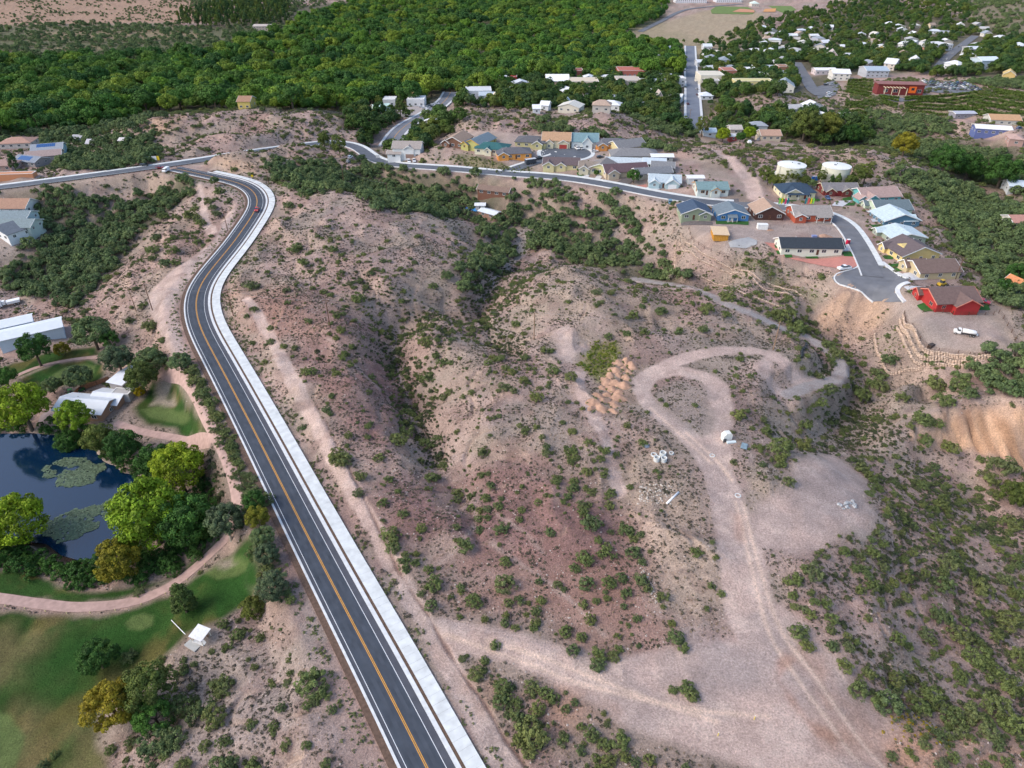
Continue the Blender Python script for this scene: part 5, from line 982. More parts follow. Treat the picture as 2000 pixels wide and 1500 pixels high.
def mixer(u, v, head):
    p = at(u, v); root = empty('flatbed_truck', p, math.radians(head), 'white flat fronted tipper truck in the scrap yard', 'truck'); wp = mat('truck_white', (.80, .80, .79), .35, .03, 2, .6)
    MB().box(-4.2, 3.6, -.5, .5, .8, 1.1).build('chassis', M_STEEL, root); taper(MB(), [(2.2, .7), (4.0, .7), (4.05, 1.9), (3.8, 2.9), (2.2, 2.9)], 1.2, 1.1, 2.0).build('cab', wp, root); MB().box(3.86, 4.06, -1.0, 1.0, 1.95, 2.65).build('windscreen', M_GLASS, root)
    taper(MB(), [(-4.3, 1.1), (.4, 1.1), (.6, 2.2), (-4.5, 2.3)], 1.2, 1.25, 1.5).build('tipper_body', wp, root); MB().box(.9, 2.0, -.9, .9, 1.1, 2.7).build('tank', wp, root); wheels(root, (3.1, -2.2, -3.4), 1.0, .5, .4)
mixer(18, 597, 212)
# digger on the orange lot
p = at(1838, 559); root = empty('loader', p, math.radians(20), 'small yellow loader parked on the orange dirt lot', 'loader'); ym = mat('machine_yellow', (.50, .33, .04), .5); EXCL.append((p[0], p[1], 4))
MB().box(-1.6, 1.4, -.8, .8, .7, 1.5).build('body', ym, root); MB().box(-.7, .5, -.6, .6, 1.5, 2.6).build('cab', M_GLASS, root); MB().box(-.8, .6, -.7, .7, 2.6, 2.7).build('roof', ym, root); wheels(root, (-1.1, 1.0), .85, .5, .4); MB().prism([(1.8, .2), (2.9, .2), (2.2, 1.1)], -1.1, 1.1, 'y').build('bucket', M_STEEL, root); MB().tube((.6, .7, 1.4), (2.2, .7, .7), .1).build('lift_arm', ym, root); MB().tube((.6, -.7, 1.4), (2.2, -.7, .7), .1).build('lift_arm', ym, root)

# ------------------------------------------------------------------ poles, flags, toilets, site debris
M_POLE = mat('pole_wood', (.14, .075, .05), .9, .25, 2); M_POLE2 = mat('pole_wood_pale', (.30, .20, .13), .9, .25, 2)
POLES = {}
def power_pole(u, v, h, label, m=M_POLE, rot=0, arm=True):
    p = at(u, v); root = empty('power_pole', p, math.radians(rot), label, 'power pole', 'wooden power poles'); MB().tube((0, 0, -.8), (0, 0, h), .19, .12, 8).build('pole', m, root)
    if arm:
        a = MB().box(-1.3, 1.3, -.16, -.04, h - .8, h - .65).build('crossarm', m, root)
        for x in (-1.2, 0, 1.2): MB().tube((x, -.1, h - .65), (x, -.1, h - .4), .06, .04).build('insulator', mat('insulator', (.5, .5, .5), .3), a)
    POLES[(u, v)] = Vector((p[0], p[1], p[2] + h - .4)); EXCL.append((p[0], p[1], .6))
for a in ((645, 640, 11, 'dark wooden power pole on the slope right of the white sidewalk'), (298, 606, 11.5, 'dark wooden power pole, right one of two beside the dirt track', M_POLE), (266, 608, 10.5, 'pale wooden pole, left one of two beside the dirt track', M_POLE2), (1510, 684, 11, 'pale power pole by the bend of the gravel trail', M_POLE2, 20), (1043, 664, 11, 'rust brown power pole on the middle hill', M_POLE2), (445, 451, 10, 'dark wooden pole beside the red car road bend'), (456, 617, 11, 'thin pole close behind the white sidewalk'), (525, 359, 7, 'short pole on the hill behind the road bend'), (761, 304, 11, 'tall pole with crossarm left of the white two storey house', M_POLE2), (1866, 545, 9, 'pole at the back of the brown roofed tan house'), (757, 388, 9, 'pole standing in the ravine thicket'), (672, 360, 9, 'pole at the left edge of the ravine thicket'), (1345, 245, 12, 'yellowish pole beside the lower town street', M_POLE2)): power_pole(*a)
def wire(a, b, sag=1.5):
    A_, B_ = POLES[a], POLES[b]; mb = MB(); pts = [A_.lerp(B_, t) - Vector((0, 0, sag * 4 * t * (1 - t))) for t in np.linspace(0, 1, 13)]
    for q, r in zip(pts, pts[1:]): mb.tube(q, r, .025, .025, 4)
    return mb.build('power_line', mat('wire', (.25, .25, .26), .5))
WL = {((298, 606), (456, 617)): 'thin wire across the road between two dark poles', ((456, 617), (645, 640)): 'thin wire over the slope right of the sidewalk', ((645, 640), (1043, 664)): 'long thin wire over the central gully', ((1043, 664), (1510, 684)): 'long thin wire from the middle hill to the trail bend', ((757, 388), (672, 360)): 'thin wire over the ravine thicket'}
for (a, b), lab in WL.items(): tag(wire(a, b), lab, 'wire', 'power lines')
for k, (u, c, lab) in enumerate(((1519.5, (.25, .70, .12), 'light green feather flag, leftmost of all'), (1524, (.80, .72, .02), 'yellow feather flag in the left cluster'), (1531, (.75, .06, .20), 'pink feather flag in the left cluster'), (1536, (.02, .22, .28), 'teal feather flag in the left cluster'), (1570.5, (.02, .22, .26), 'teal feather flag in the right cluster'), (1576, (.80, .12, .10), 'red feather flag in the right cluster'), (1581, (.85, .72, .02), 'yellow feather flag in the right cluster'), (1585.5, (.28, .72, .10), 'green feather flag, rightmost of all'))):
    p = at(u, 401 if k != 2 else 402); root = empty('feather_flag', p, 0, lab, 'flag', 'feather flags on the street corner'); MB().tube((0, 0, 0), (0, 0, 3.8), .04, .02).build('pole', M_STEEL, root)
    MB().prism([(.03, .7), (.75, .8), (.82, 2.6), (.6, 3.6), (.3, 3.85), (.03, 3.8)], -.02, .02, 'y').build('banner', mat('flag_cloth', c, .8, .03), root)
def toilet(u, v, c, lab, g=None):
    p = at(u, v); root = empty('portable_toilet', p + np.array([0, 0, .05]), math.radians(10), lab, 'portable toilet', g); m = mat('toilet_plastic', c, .5, .05); MB().box(-.6, .6, -.6, .6, 0, 2.1).build('body', m, root); MB().box(-.45, .45, -.64, -.605, .1, 1.95).build('door', mat('toilet_door', tuple(x * .8 + .02 for x in c), .5), root); MB().prism([(-.66, 2.1), (-.66, 2.16), (0, 2.4), (.66, 2.16), (.66, 2.1)], -.66, .66, 'x').build('roof', mat('toilet_roof', (.7, .7, .68), .5), root)
toilet(1655, 477, (.50, .01, .05), 'red portable toilet at the kerb beside the grey street'); toilet(1587.5, 352, (.02, .20, .62), 'blue portable toilet, left of two between the tanks'); toilet(1594.5, 352, (.02, .20, .62), 'blue portable toilet, right of two between the tanks')
def box_thing(name, lab, cat, u, v, w, d, h, c, rot=0, cap=None, group=None):
    p = at(u, v); root = empty(name, p, math.radians(rot), lab, cat, group); MB().box(-w/2, w/2, -d/2, d/2, -.2, h).build('body', mat(name + '_paint', c, .7, .08), root); MB().box(-w/2 - .05, w/2 + .05, -d/2 - .05, d/2 + .05, h, h + .1).build('lid', mat(name + '_lid', cap or c, .6, .08), root); EXCL.append((p[0], p[1], max(w, d) * .7)); return root
box_thing('site_container', 'white site container behind the dark brown house', 'container', 1488, 447, 4.4, 2.4, 2.2, (.74, .74, .72), -4); box_thing('skip_bin', 'dark sheet box by the fence of the truck lot', 'bin', 1818, 677, 2.2, 1.2, .9, (.06, .05, .045), 30); box_thing('dumpster', 'green grey metal dumpster beside the workshop', 'dumpster', 197, 806, 2.2, 1.4, 1.3, (.16, .21, .18), 5)
box_thing('sign_board', 'white board beside the street bend', 'sign', 738, 309, 2.2, .3, 2.0, (.74, .74, .72)); box_thing('shipping_crate', 'white crate left of the striped roof tank trees', 'crate', 1518, 341, 4.0, 2.0, 1.6, (.66, .68, .70)); box_thing('junk_box', 'blue grey lid lying behind the charcoal roofed house', 'lid', 1590, 463, 2.0, 1.4, .7, (.22, .26, .46)); box_thing('bin', 'dark blue bins at the end of the tan house', 'bin', 1804, 537, 2.4, 1.0, 1.2, (.03, .035, .09))
for u, v, c, lab in ((915, 409, (.03, .15, .50), 'blue tarpaulin pile, left one in the ravine'), (930, 411, (.03, .20, .48), 'blue tarpaulin pile beside the little white shed')):
    p = at(u, v); o = MB(); n_ = 12
    o.add([(0, 0, 1.6)] + [((2.6 + .5 * math.sin(3 * t)) * math.cos(t), 1.8 * math.sin(t), .2 + .25 * math.cos(5 * t)) for t in np.linspace(0, 2 * math.pi, n_, endpoint=False)], [(0, 1 + i, 1 + (i + 1) % n_) for i in range(n_)]); ob = o.build('tarpaulin', mat('blue_tarp', c, .6, .2, 2)); ob.location = tuple(p); tag(ob, lab, 'tarpaulin')
# white cabin box, panels and pipes on the graded knoll
p = at(1418, 858); root = empty('storage_tank', p, math.radians(12), 'white box shaped tank standing beside the gravel track', 'tank'); root.scale = (.82,) * 3; EXCL.append((p[0], p[1], 3)); MB().prism([(-1.5, 0), (-1.5, 2.2), (-.6, 2.9), (1.0, 2.9), (1.5, 2.3), (1.5, 0)], -1.0, 1.0, 'y').build('body', mat('tank_white', (.78, .77, .72), .6), root); MB().box(-1.7, -.7, -1.5, -1.05, 0, 1.2).build('pump_box', M_STEEL, root); MB().box(-.9, .9, -.9, .9, 2.9, 2.96).build('lid', mat('tank_lid', (.7, .7, .66), .6), root)
box_thing('trough', 'low pale sheet below the white box shaped tank', 'sheet', 1428, 865, 2.4, .8, .35, (.58, .66, .68), 6); 
p = at(1453, 873); root = empty('solar_stand', p, math.radians(-25), 'blue grey panel stand lying right of the white tank', 'panel'); MB().box(-.8, .8, -1.3, 1.3, .3, .38).build('panel', mat('grey_panel', (.20, .27, .31), .4, .2, 2), root); MB().box(-.7, .7, -1.2, -1.1, -.1, .3).build('leg', M_STEEL, root); MB().box(-.7, .7, 1.1, 1.2, -.1, .3).build('leg', M_STEEL, root)
def ring(u, v, R_, h, lab, m=M_CONC, grp=None):
    p = at(u, v); k = 20; V = []; Fc = []
    for r_, z in ((R_, -.1), (R_, h), (R_ * .74, h), (R_ * .74, -.1)):
        for i in range(k): t = 2 * math.pi * i / k; V.append((r_ * math.cos(t), r_ * math.sin(t), z))
    for j in range(3):
        for i in range(k): Fc.append((j*k+i, j*k+(i+1)%k, (j+1)*k+(i+1)%k, (j+1)*k+i))
    root = empty('concrete_ring', p, 0, lab, 'pipe ring', grp); link('wall', mesh('ring', V, Fc, m), root); MB().tube((R_ + .01, 0, h * .6), (R_ + .07, 0, h * .6), .06).build('lifting_hole', M_STEEL, root); EXCL.append((p[0], p[1], R_ + .4))
RG = 'concrete rings stacked on the tan ground'
for u, v, R_, h, lab in ((1282, 899, .80, 1.15, 'upright concrete ring, front left of the cluster'), (1296, 900, .80, 1.1, 'upright concrete ring, front right of the cluster'), (1294, 890, .85, 1.15, 'tall concrete ring at the back of the cluster'), (1277, 889, .80, .35, 'low concrete ring at the left of the cluster'), (1311, 886, .62, .35, 'small flat concrete ring lying right of the cluster')): ring(u, v, R_, h, lab, M_CONC, RG)
ring(1391, 890, .7, .15, 'white manhole ring on the track, farther one', M_CONC, 'manhole rings on the gravel track'); ring(1441, 968, .75, .15, 'white manhole ring on the track, nearer one', M_CONC, 'manhole rings on the gravel track')
p = at(1262, 871); root = empty('tarp_bundle', p, .4, 'blue grey cover lying behind the concrete rings', 'cover'); MB().add([(0, 0, .5)] + [(1.1 * math.cos(t) * (1 + .15 * math.sin(3*t)), .9 * math.sin(t), .05) for t in np.linspace(0, 6.283, 11)[:-1]], [(0, 1+i, 1+(i+1)%10) for i in range(10)]).build('sheet', mat('grey_tarp', (.17, .21, .26), .7, .2, 2), root)
a = at(1302, 985); b = at(1325, 963); o = MB().tube((a[0], a[1], a[2] + .25), (b[0], b[1], b[2] + .3), .26, .26, 12).build('pipe', mat('pvc_white', (.76, .77, .78), .5), None, True); tag(o, 'long white pipe lying on the tan ground', 'pipe'); EXCL.append(((a[0] + b[0]) / 2, (a[1] + b[1]) / 2, 2))
p = at(1563, 712); mb = MB(); prev = None
for t in np.linspace(0, 1, 9):
    u, v = 1574 - 12 * t + 2 * math.sin(9 * t), 672 + 28 * t; q = at(u, v); q = (q[0], q[1], q[2] + .35)
    if prev: mb.tube(prev, q, .45, .5, 8)
    prev = q
tag(mb.build('drain_pipe', mat('black_plastic', (.025, .03, .034), .5), None, True), 'crooked black drain pipe on the slope below the pale pole', 'pipe')
for u, v, lab in ((1473, 1405, 'yellow marker post near the track crossing'), (1402, 1437, 'pale marker stake left of the yellow post')):
    p = at(u, v); root = empty('marker_post', p, 0, lab, 'post'); MB().tube((0, 0, -.2), (0, 0, 1.1), .09, .09, 8).build('post', mat('yellow_post', (.70, .55, .10), .6) if 'yellow' in lab else mat('stake', (.6, .55, .4), .8), root); MB().tube((0, 0, 1.1), (0, 0, 1.16), .1, .1, 8).build('cap', M_WHITE, root)
# warning sign at the bend and boards at the junction
p = at(494, 352); root = empty('road_sign', p, math.radians(15), 'yellow diamond warning sign behind the road bend', 'road sign'); MB().tube((0, 0, 0), (0, 0, 2.6), .05).build('post', M_STEEL, root); MB().add([(0, -.06, 1.6), (.75, -.06, 2.35), (0, -.06, 3.1), (-.75, -.06, 2.35), (0, .02, 1.6), (.75, .02, 2.35), (0, .02, 3.1), (-.75, .02, 2.35)], [(0,1,2,3),(7,6,5,4),(0,4,5,1),(1,5,6,2),(2,6,7,3),(3,7,4,0)]).build('plate', mat('sign_yellow', (.80, .55, .01), .5), root)
for u, v, c, lab in ((275, 314, (.74, .74, .74), 'tall narrow white sign left of the junction boards'), (291, 317, (.72, .73, .74), 'white sign board, left of two behind the black car'), (303, 316, (.74, .74, .74), 'white sign board, right of two behind the black car'), (308.5, 316, (.72, .50, .03), 'yellow board beside the white junction boards')):
    p = at(u, v); root = empty('sign_board', p, 0, lab, 'sign', 'signs at the junction')
    w = 1.0 if 'tall' in lab else 2.6; MB().box(-w/2, w/2, -.08, .08, .9, 3.2).build('board', mat('board', c, .6, .05), root); MB().tube((-w/2 + .1, 0, -.2), (-w/2 + .1, 0, .9), .06).build('post', M_STEEL, root); MB().tube((w/2 - .1, 0, -.2), (w/2 - .1, 0, .9), .06).build('post', M_STEEL, root)
# guard rail along the left part of the street
seg = ps[(np.array(pu) > -60) & (np.array(pu) < 372)]; gp = offset(seg, 5.0); root = empty('guard_rail', gp[0], 0, 'grey steel guard rail along the far left road', 'guard rail'); org = gp[0]
bar('rail', gp - org, -.05, .05, .45, .80, mat('galvanised', (.40, .41, .42), .45, .1, 2), root)
for q in gp[::1]: MB().box(q[0]-org[0] - .09, q[0]-org[0] + .09, q[1]-org[1] + .06, q[1]-org[1] + .24, q[2]-org[2] - .5, q[2]-org[2] + .75).build('post', mat('rail_post', (.10, .085, .075), .8), root)

# ------------------------------------------------------------------ fences and stone terraces
def drape(s, step): 
    p = catmull(np.array([at(q[0], q[1]) for q in px(s)]), step); p[:, 2] = H(p[:, 0], p[:, 1]); return p
def fence(s, label, h, step, m, solid=None, rails=2, name='fence', gap=False):
    p = drape(s, step); root = empty(name, p[0], 0, label, 'fence'); o = p[0]
    for q in p: MB().box(q[0]-o[0] - .07, q[0]-o[0] + .07, q[1]-o[1] - .07, q[1]-o[1] + .07, q[2]-o[2] - .4, q[2]-o[2] + h + .08).build('post', m, root)
    for q, r in zip(p[:-1], p[1:]):
        a = q - o; b = r - o
        if solid:
            n_ = max(2, int(np.hypot(*(b - a)[:2]) / .38)); dx = (b - a)[:2] / (np.hypot(*(b - a)[:2]) + 1e-6); nx_ = np.array([-dx[1], dx[0]]) * .025
            for i in range(n_):
                c0 = a + (b - a) * (i + .03) / n_; c1 = a + (b - a) * (i + .97) / n_; hh = h + random.uniform(-.05, .05)
                MB().add([(c0[0]+nx_[0], c0[1]+nx_[1], c0[2]), (c1[0]+nx_[0], c1[1]+nx_[1], c1[2]), (c1[0]-nx_[0], c1[1]-nx_[1], c1[2]), (c0[0]-nx_[0], c0[1]-nx_[1], c0[2]), (c0[0]+nx_[0], c0[1]+nx_[1], c0[2]+hh), (c1[0]+nx_[0], c1[1]+nx_[1], c1[2]+hh), (c1[0]-nx_[0], c1[1]-nx_[1], c1[2]+hh), (c0[0]-nx_[0], c0[1]-nx_[1], c0[2]+hh)], [(4,5,6,7),(0,1,5,4),(1,2,6,5),(2,3,7,6),(3,0,4,7)]).build('plank', solid, root)
        else:
            mb = MB()
            for k in range(rails): z = h * (k + 1) / rails; mb.tube((a[0], a[1], a[2] + z), (b[0], b[1], b[2] + z), .035, .035, 4)
            mb.build('rail', m, root)
RUST = mat('rusty_fence', (.13, .075, .05), .9, .2, 2)
fence("122,786 140,780 160,762 190,752 214,744", 'brown plank fence behind the pond workshop', 1.8, 2.6, M_POLE, mat('fence_plank', (.33, .16, .085), .9, .3, 2))
fence("1345,448 1355,474 1375,487 1420,506 1462,528 1505,548 1545,566 1575,578", 'rusty rail fence above the long stone terraces', 1.4, 3.5, RUST)
fence("1765,614 1780,640 1796,664 1810,682 1832,688 1870,692 1915,697 1948,698", 'rusty rail fence round the white tank truck lot', 1.6, 3.0, RUST, None, 4)
fence("1802,611 1860,614 1940,615", 'dark fence in front of the red barn style house', 1.3, 3.0, RUST, None, 3)
fence("1478,442 1530,445 1580,447 1640,447 1668,448", 'thin wire fence behind the brown and orange houses', 1.2, 4.0, mat('wire_fence', (.24, .20, .18), .8))
fence("1945,610 1925,585 1905,552", 'wire fence at the back of the red barn style house', 1.6, 4, mat('wire_fence', (.24, .20, .18), .8))
fence("1950,612 1975,650 2000,690", 'rail fence at the right of the truck lot', 1.5, 4, RUST, None, 3)
fence("1640,208 1644,222 1640,240 1646,262", 'dark fence along the vineyard edge', 2.0, 6, mat('wire_fence', (.24, .20, .18), .8), None, 3)
M_STONE = mat('sandstone', (.50, .375, .29), .9, .35, 1.1)
def blob(mb, c, r, rs):
    k = 6; V = []
    for z, s in ((-.6, .75), (.15, 1.0), (.75, .6)):
        for i in range(k): t = 2 * math.pi * i / k + rs.random() * .5; q = r * s * rs.uniform(.8, 1.15); V.append((c[0] + q * math.cos(t), c[1] + q * math.sin(t), c[2] + z * r * .8))
    Fc = []
    for j in range(2):
        for i in range(k): Fc.append((j*k+i, j*k+(i+1)%k, (j+1)*k+(i+1)%k, (j+1)*k+i))
    mb.add(V, Fc + [tuple(range(2*k, 3*k))])
def terrace(s, label, rows=2, size=.48):
    p = drape(s, size * 1.5); root = empty('stone_terrace', (0, 0, 0), 0, label, 'stone wall', 'stone terraces below the house lots'); root.location = tuple(p[0]); rs = random.Random(len(label)); mb = MB(); cnt = 0; o = p[0]
    for k in range(rows):
        for q in p:
            c = (q[0]-o[0] + rs.uniform(-.08, .08), q[1]-o[1] + rs.uniform(-.08, .08) + k * .25, q[2]-o[2] + size * .3 + k * size * 1.05); r = size * rs.uniform(.85, 1.15)
            if cnt < 12: one = MB(); blob(one, c, r, rs); one.build('stone', M_STONE, root)
            else: blob(mb, c, r, rs)
            cnt += 1
    if mb.v: tag(mb.build('stone', M_STONE, root), kind='stuff')
terrace("1330,457 1350,481 1366,491 1400,508 1440,526 1480,544 1520,561 1566,578", 'upper stone terrace of the long slope below the timber frame', 1)
terrace("1327,469 1340,491 1360,502 1390,518 1430,535 1480,555 1520,571 1550,581", 'middle stone terrace of the long slope below the timber frame', 1)
terrace("1358,538 1384,548 1412,558 1440,568 1470,580 1500,591 1525,600", 'lowest broken stone row of the long slope', 1)
terrace("1321,470 1319,498 1319,526", 'short stone edge at the left end of the long slope', 1)
terrace("1764,622 1774,641 1792,666 1803,685 1818,693 1850,697 1880,700 1912,703 1944,702", 'top stone terrace under the truck lot fence', 3)
terrace("1757,629 1770,653 1784,681 1796,699 1812,704 1850,708 1884,711 1905,710", 'second stone terrace under the truck lot', 3)
terrace("1752,643 1766,673 1780,698 1790,711 1822,714 1862,716 1885,717", 'third stone terrace under the truck lot', 2)
terrace("1708,656 1712,680 1724,710 1736,731 1762,727 1800,722", 'lowest stone edge round the planted truck lot slope', 2)
# heaps of dumped soil
M_HEAP = mat('heap_soil', (.42, .262, .185), .95, .25, 2.2, .1, 0, .8)
def heap_mesh(seed):
    k = 22; V = []; Fc = []; rs = np.random.default_rng(seed); ph = rs.uniform(0, 6, 4)
    R_ = np.linspace(0, 1, 9)
    for j, r in enumerate(R_):
        for i in range(k):
            t = 2 * math.pi * i / k; w = 1 + .12 * math.sin(2 * t + ph[0]) + .08 * math.sin(3 * t + ph[1]) + .05 * math.sin(5 * t + ph[2])
            z = (1 - r) ** 1.0 * .62 + .12 * math.cos(r * 1.57) - .12 + rs.normal(0, .016); V.append((r * w * math.cos(t), r * w * math.sin(t), z if j else .60))
    for j in range(8):
        for i in range(k): Fc.append((j*k+i, j*k+(i+1)%k, (j+1)*k+(i+1)%k, (j+1)*k+i))
    return mesh('heap', V, Fc, M_HEAP, True)
HM = [heap_mesh(i) for i in range(4)]
spots = []
for t in np.linspace(0, 1, 8):
    cu, cv = 1222 - 58 * t, 705 + 92 * t
    for s in (-1, 0, 1):
        spots.append((cu + s * (13 + 8 * t) + 10 * t + random.uniform(-3, 3), cv + s * 3 + random.uniform(-3, 3) + (5 if s else 0)))
for i, (u, v) in enumerate(spots):
    p = at(u, v); o = link('dirt_heap', HM[i % 4], None, p - np.array([0, 0, .1]), random.uniform(0, 6)); s = random.uniform(1.8, 2.8); o.scale = (s, s * random.uniform(.7, 1.1), s * random.uniform(.6, .95)); tag(o, 'orange brown heap of dumped soil beside the yellow green weeds', 'dirt heap', 'heaps of dumped soil'); EXCL.append((p[0], p[1], 2.0))
for u, v, s, lab in ((1830, 571, 4.2, 'low orange soil mound in front of the loader'), (1610, 462, 4.0, 'reddish soil mound behind the charcoal roofed house'), (1503, 449, 2.5, 'little tan soil mound behind the brown house')):
    p = at(u, v); o = link('dirt_heap', HM[1], None, p - np.array([0, 0, .1]), 1.0); o.scale = (s, s * .8, s * .5); tag(o, lab, 'dirt heap'); EXCL.append((p[0], p[1], s))
# shelter on the golf course, cart path posts, gallows arm
p = at(395, 1248); root = empty('shelter', p, math.radians(-22), 'white roofed open shelter beside the fairway', 'shelter'); root.scale = (.86,) * 3; EXCL.append((p[0], p[1], 3.5)); wp = mat('shelter_white', (.72, .69, .60), .7)
for x in (-1.6, 1.6):
    for y in (-1.4, 1.4): MB().box(x - .08, x + .08, y - .08, y + .08, -.5, 2.5 if y > 0 else 2.2).build('post', wp, root)
MB().add([(-2.0, -1.8, 2.2), (2.0, -1.8, 2.2), (2.0, 1.8, 2.7), (-2.0, 1.8, 2.7), (-2.0, -1.8, 2.34), (2.0, -1.8, 2.34), (2.0, 1.8, 2.84), (-2.0, 1.8, 2.84)], [(3,2,1,0),(4,5,6,7),(0,1,5,4),(1,2,6,5),(2,3,7,6),(3,0,4,7)]).build('roof', mat('shelter_roof', (.70, .70, .70), .5), root); MB().box(-1.7, 1.7, -1.5, 1.5, -.4, .03).build('floor', M_CONC2, root); MB().box(-1.3, 1.3, .8, 1.2, .4, .48).build('bench', mat('bench_wood', (.25, .15, .09), .8), root)
a = at(335, 1212); b = at(378, 1256); MBr = MB().tube((a[0], a[1], a[2] + .15), (b[0], b[1], b[2] + .2), .09, .09, 8).build('pipe', mat('pvc_white', (.76, .77, .78), .5)); tag(MBr, 'thin white pipe running from the turf to the shelter', 'pipe')
o = box_thing('concrete_pad', 'grey concrete pad beside the white shelter', 'slab', 376, 1262, 3.2, 1.5, .18, (.42, .42, .40), -30)
cp = offset(cart, -1.9); n_ = 0; acc = 0
for q, r in zip(cp[:-1], cp[1:]):
    acc += math.hypot(*(r - q)[:2])
    if acc > 4.2 and project(q)[0] < 395: 
        acc = 0; q = offset(cart, 1.9)[n_]; z = float(H(q[0], q[1])); root = empty('marker_post', (q[0], q[1], z), 0, 'short pale yellow post along the cart path edge', 'post', 'posts along the cart path'); MB().box(-.08, .08, -.08, .08, -.2, .55).build('post', mat('post_cream', (.62, .54, .28), .8), root)
    n_ += 1
p = at(107, 828); root = empty('hoist_frame', p, .3, 'bent dark steel arm standing on the pond bank', 'hoist'); MB().tube((0, 0, 0), (-1.0, 0, 3.0), .09).build('post', M_STEEL, root); MB().tube((-1.0, 0, 3.0), (.2, 0, 3.9), .08).build('arm', M_STEEL, root); MB().tube((.2, 0, 3.9), (.5, 0, 2.9), .05).build('hook', M_STEEL, root)
GT = mat('mower_green', (.03, .14, .04), .5)
for u, v, lab in ((141, 770, 'green mower with open canopy beside the plank fence'), (160, 764, 'dark green tractor against the plank fence'), (214, 763, 'yellow green utility cart under the open barn')):
    p = at(u, v); root = empty('mower', p, .5, lab, 'mower'); EXCL.append((p[0], p[1], 2)); MB().box(-1.1, 1.1, -.6, .6, .4, 1.0).build('body', GT if 'yellow' not in lab else mat('cart_yellow', (.35, .42, .06), .5), root); wheels(root, (-.8, .8), .65, .38); MB().box(-.5, .2, -.45, .45, 1.0, 1.45).build('seat', M_STEEL, root)
    if 'canopy' in lab: MB().box(-.9, .5, -.6, .6, 2.0, 2.08).build('canopy', GT, root); MB().box(-.85, -.78, -.55, -.48, 1, 2).build('canopy_post', M_STEEL, root); MB().box(-.85, -.78, .48, .55, 1, 2).build('canopy_post', M_STEEL, root)
p = at(208, 808); root = empty('water_bowser', p, 0, 'pale blue tank sprayer beside the dumpster', 'sprayer'); MB().tube((-.9, 0, 1.3), (.9, 0, 1.3), .75, k=14).build('tank', mat('bowser_blue', (.50, .62, .64), .5), root); wheels(root, (0,), .7, .4)
# loose rubble: rocks by the pipe, scrap yard, track edge
def rubble(name, lab, s, n_, size, cols, seed):
    pl = wpoly(s); xs = [p[0] for p in pl]; ys = [p[1] for p in pl]; rs = random.Random(seed); mb = MB(); c = 0
    while c < n_:
        x, y = rs.uniform(min(xs), max(xs)), rs.uniform(min(ys), max(ys))
        if poly_sd(np.array([x]), np.array([y]), pl)[0] > 0: continue
        r = size * rs.uniform(.4, 1.4); blob(mb, (x, y, float(H(x, y)) + r * .2), r, rs); c += 1
    o = mb.build(name, cols); tag(o, lab, 'rubble', kind='stuff')
rubble('rubble', 'pale broken stones scattered behind the white pipe', "1250,945 1320,950 1310,985 1245,985", 110, .22, mat('pale_stone', (.50, .44, .38), .9, .3, 2), 3)
rubble('rubble', 'grey stones on the bank right of the cleared pad', "1635,985 1665,978 1672,990 1645,996", 22, .42, mat('grey_stone', (.36, .37, .38), .9, .3, 2), 4)
rubble('rubble', 'scrap and debris heaped in the yard below the white truck', "30,590 65,596 90,640 70,650 40,625", 90, .5, mat('scrap', (.34, .27, .23), .8, .5, .6), 5)
rubble('rubble', 'orange rocks at the inner corner of the pond', "268,945 286,960 284,985 266,972", 40, .5, mat('orange_rock', (.36, .19, .11), .9, .3, 2), 6)
rubble('rubble', 'small stones along the right track edge', "1255,1090 1290,1180 1280,1185 1245,1100", 60, .18, mat('pale_stone', (.50, .44, .38), .9, .3, 2), 8)

# ------------------------------------------------------------------ pond
def water_material():
    m = bpy.data.materials.new('pond_water'); m.use_nodes = True; t = m.node_tree; b = t.nodes['Principled BSDF']; b.inputs['Base Color'].default_value = (.002, .016, .045, 1); b.inputs['Roughness'].default_value = .06; b.inputs['Specular IOR Level'].default_value = .9; b.inputs['IOR'].default_value = 1.5
    tc = t.nodes.new('ShaderNodeTexCoord'); nz = t.nodes.new('ShaderNodeTexNoise'); nz.inputs['Scale'].default_value = 2.2; nz.inputs['Detail'].default_value = 4; bp = t.nodes.new('ShaderNodeBump'); bp.inputs['Strength'].default_value = .12; bp.inputs['Distance'].default_value = .1
    t.links.new(tc.outputs['Object'], nz.inputs['Vector']); t.links.new(nz.outputs['Fac'], bp.inputs['Height']); t.links.new(bp.outputs[0], b.inputs['Normal']); return m
xs = [p[0] for p in pond_poly]; ys = [p[1] for p in pond_poly]
bm = bmesh.new(); vs = [bm.verts.new((p[0] + (4 if p[0] > -150 else 0), p[1], -15.8)) for p in pond_poly]; bm.faces.new(vs); bm.normal_update()
for f in bm.faces:
    if f.normal.z < 0: f.normal_flip()
me = bpy.data.meshes.new('water'); bm.to_mesh(me); bm.free(); me.materials.append(water_material()); structure('water', me)
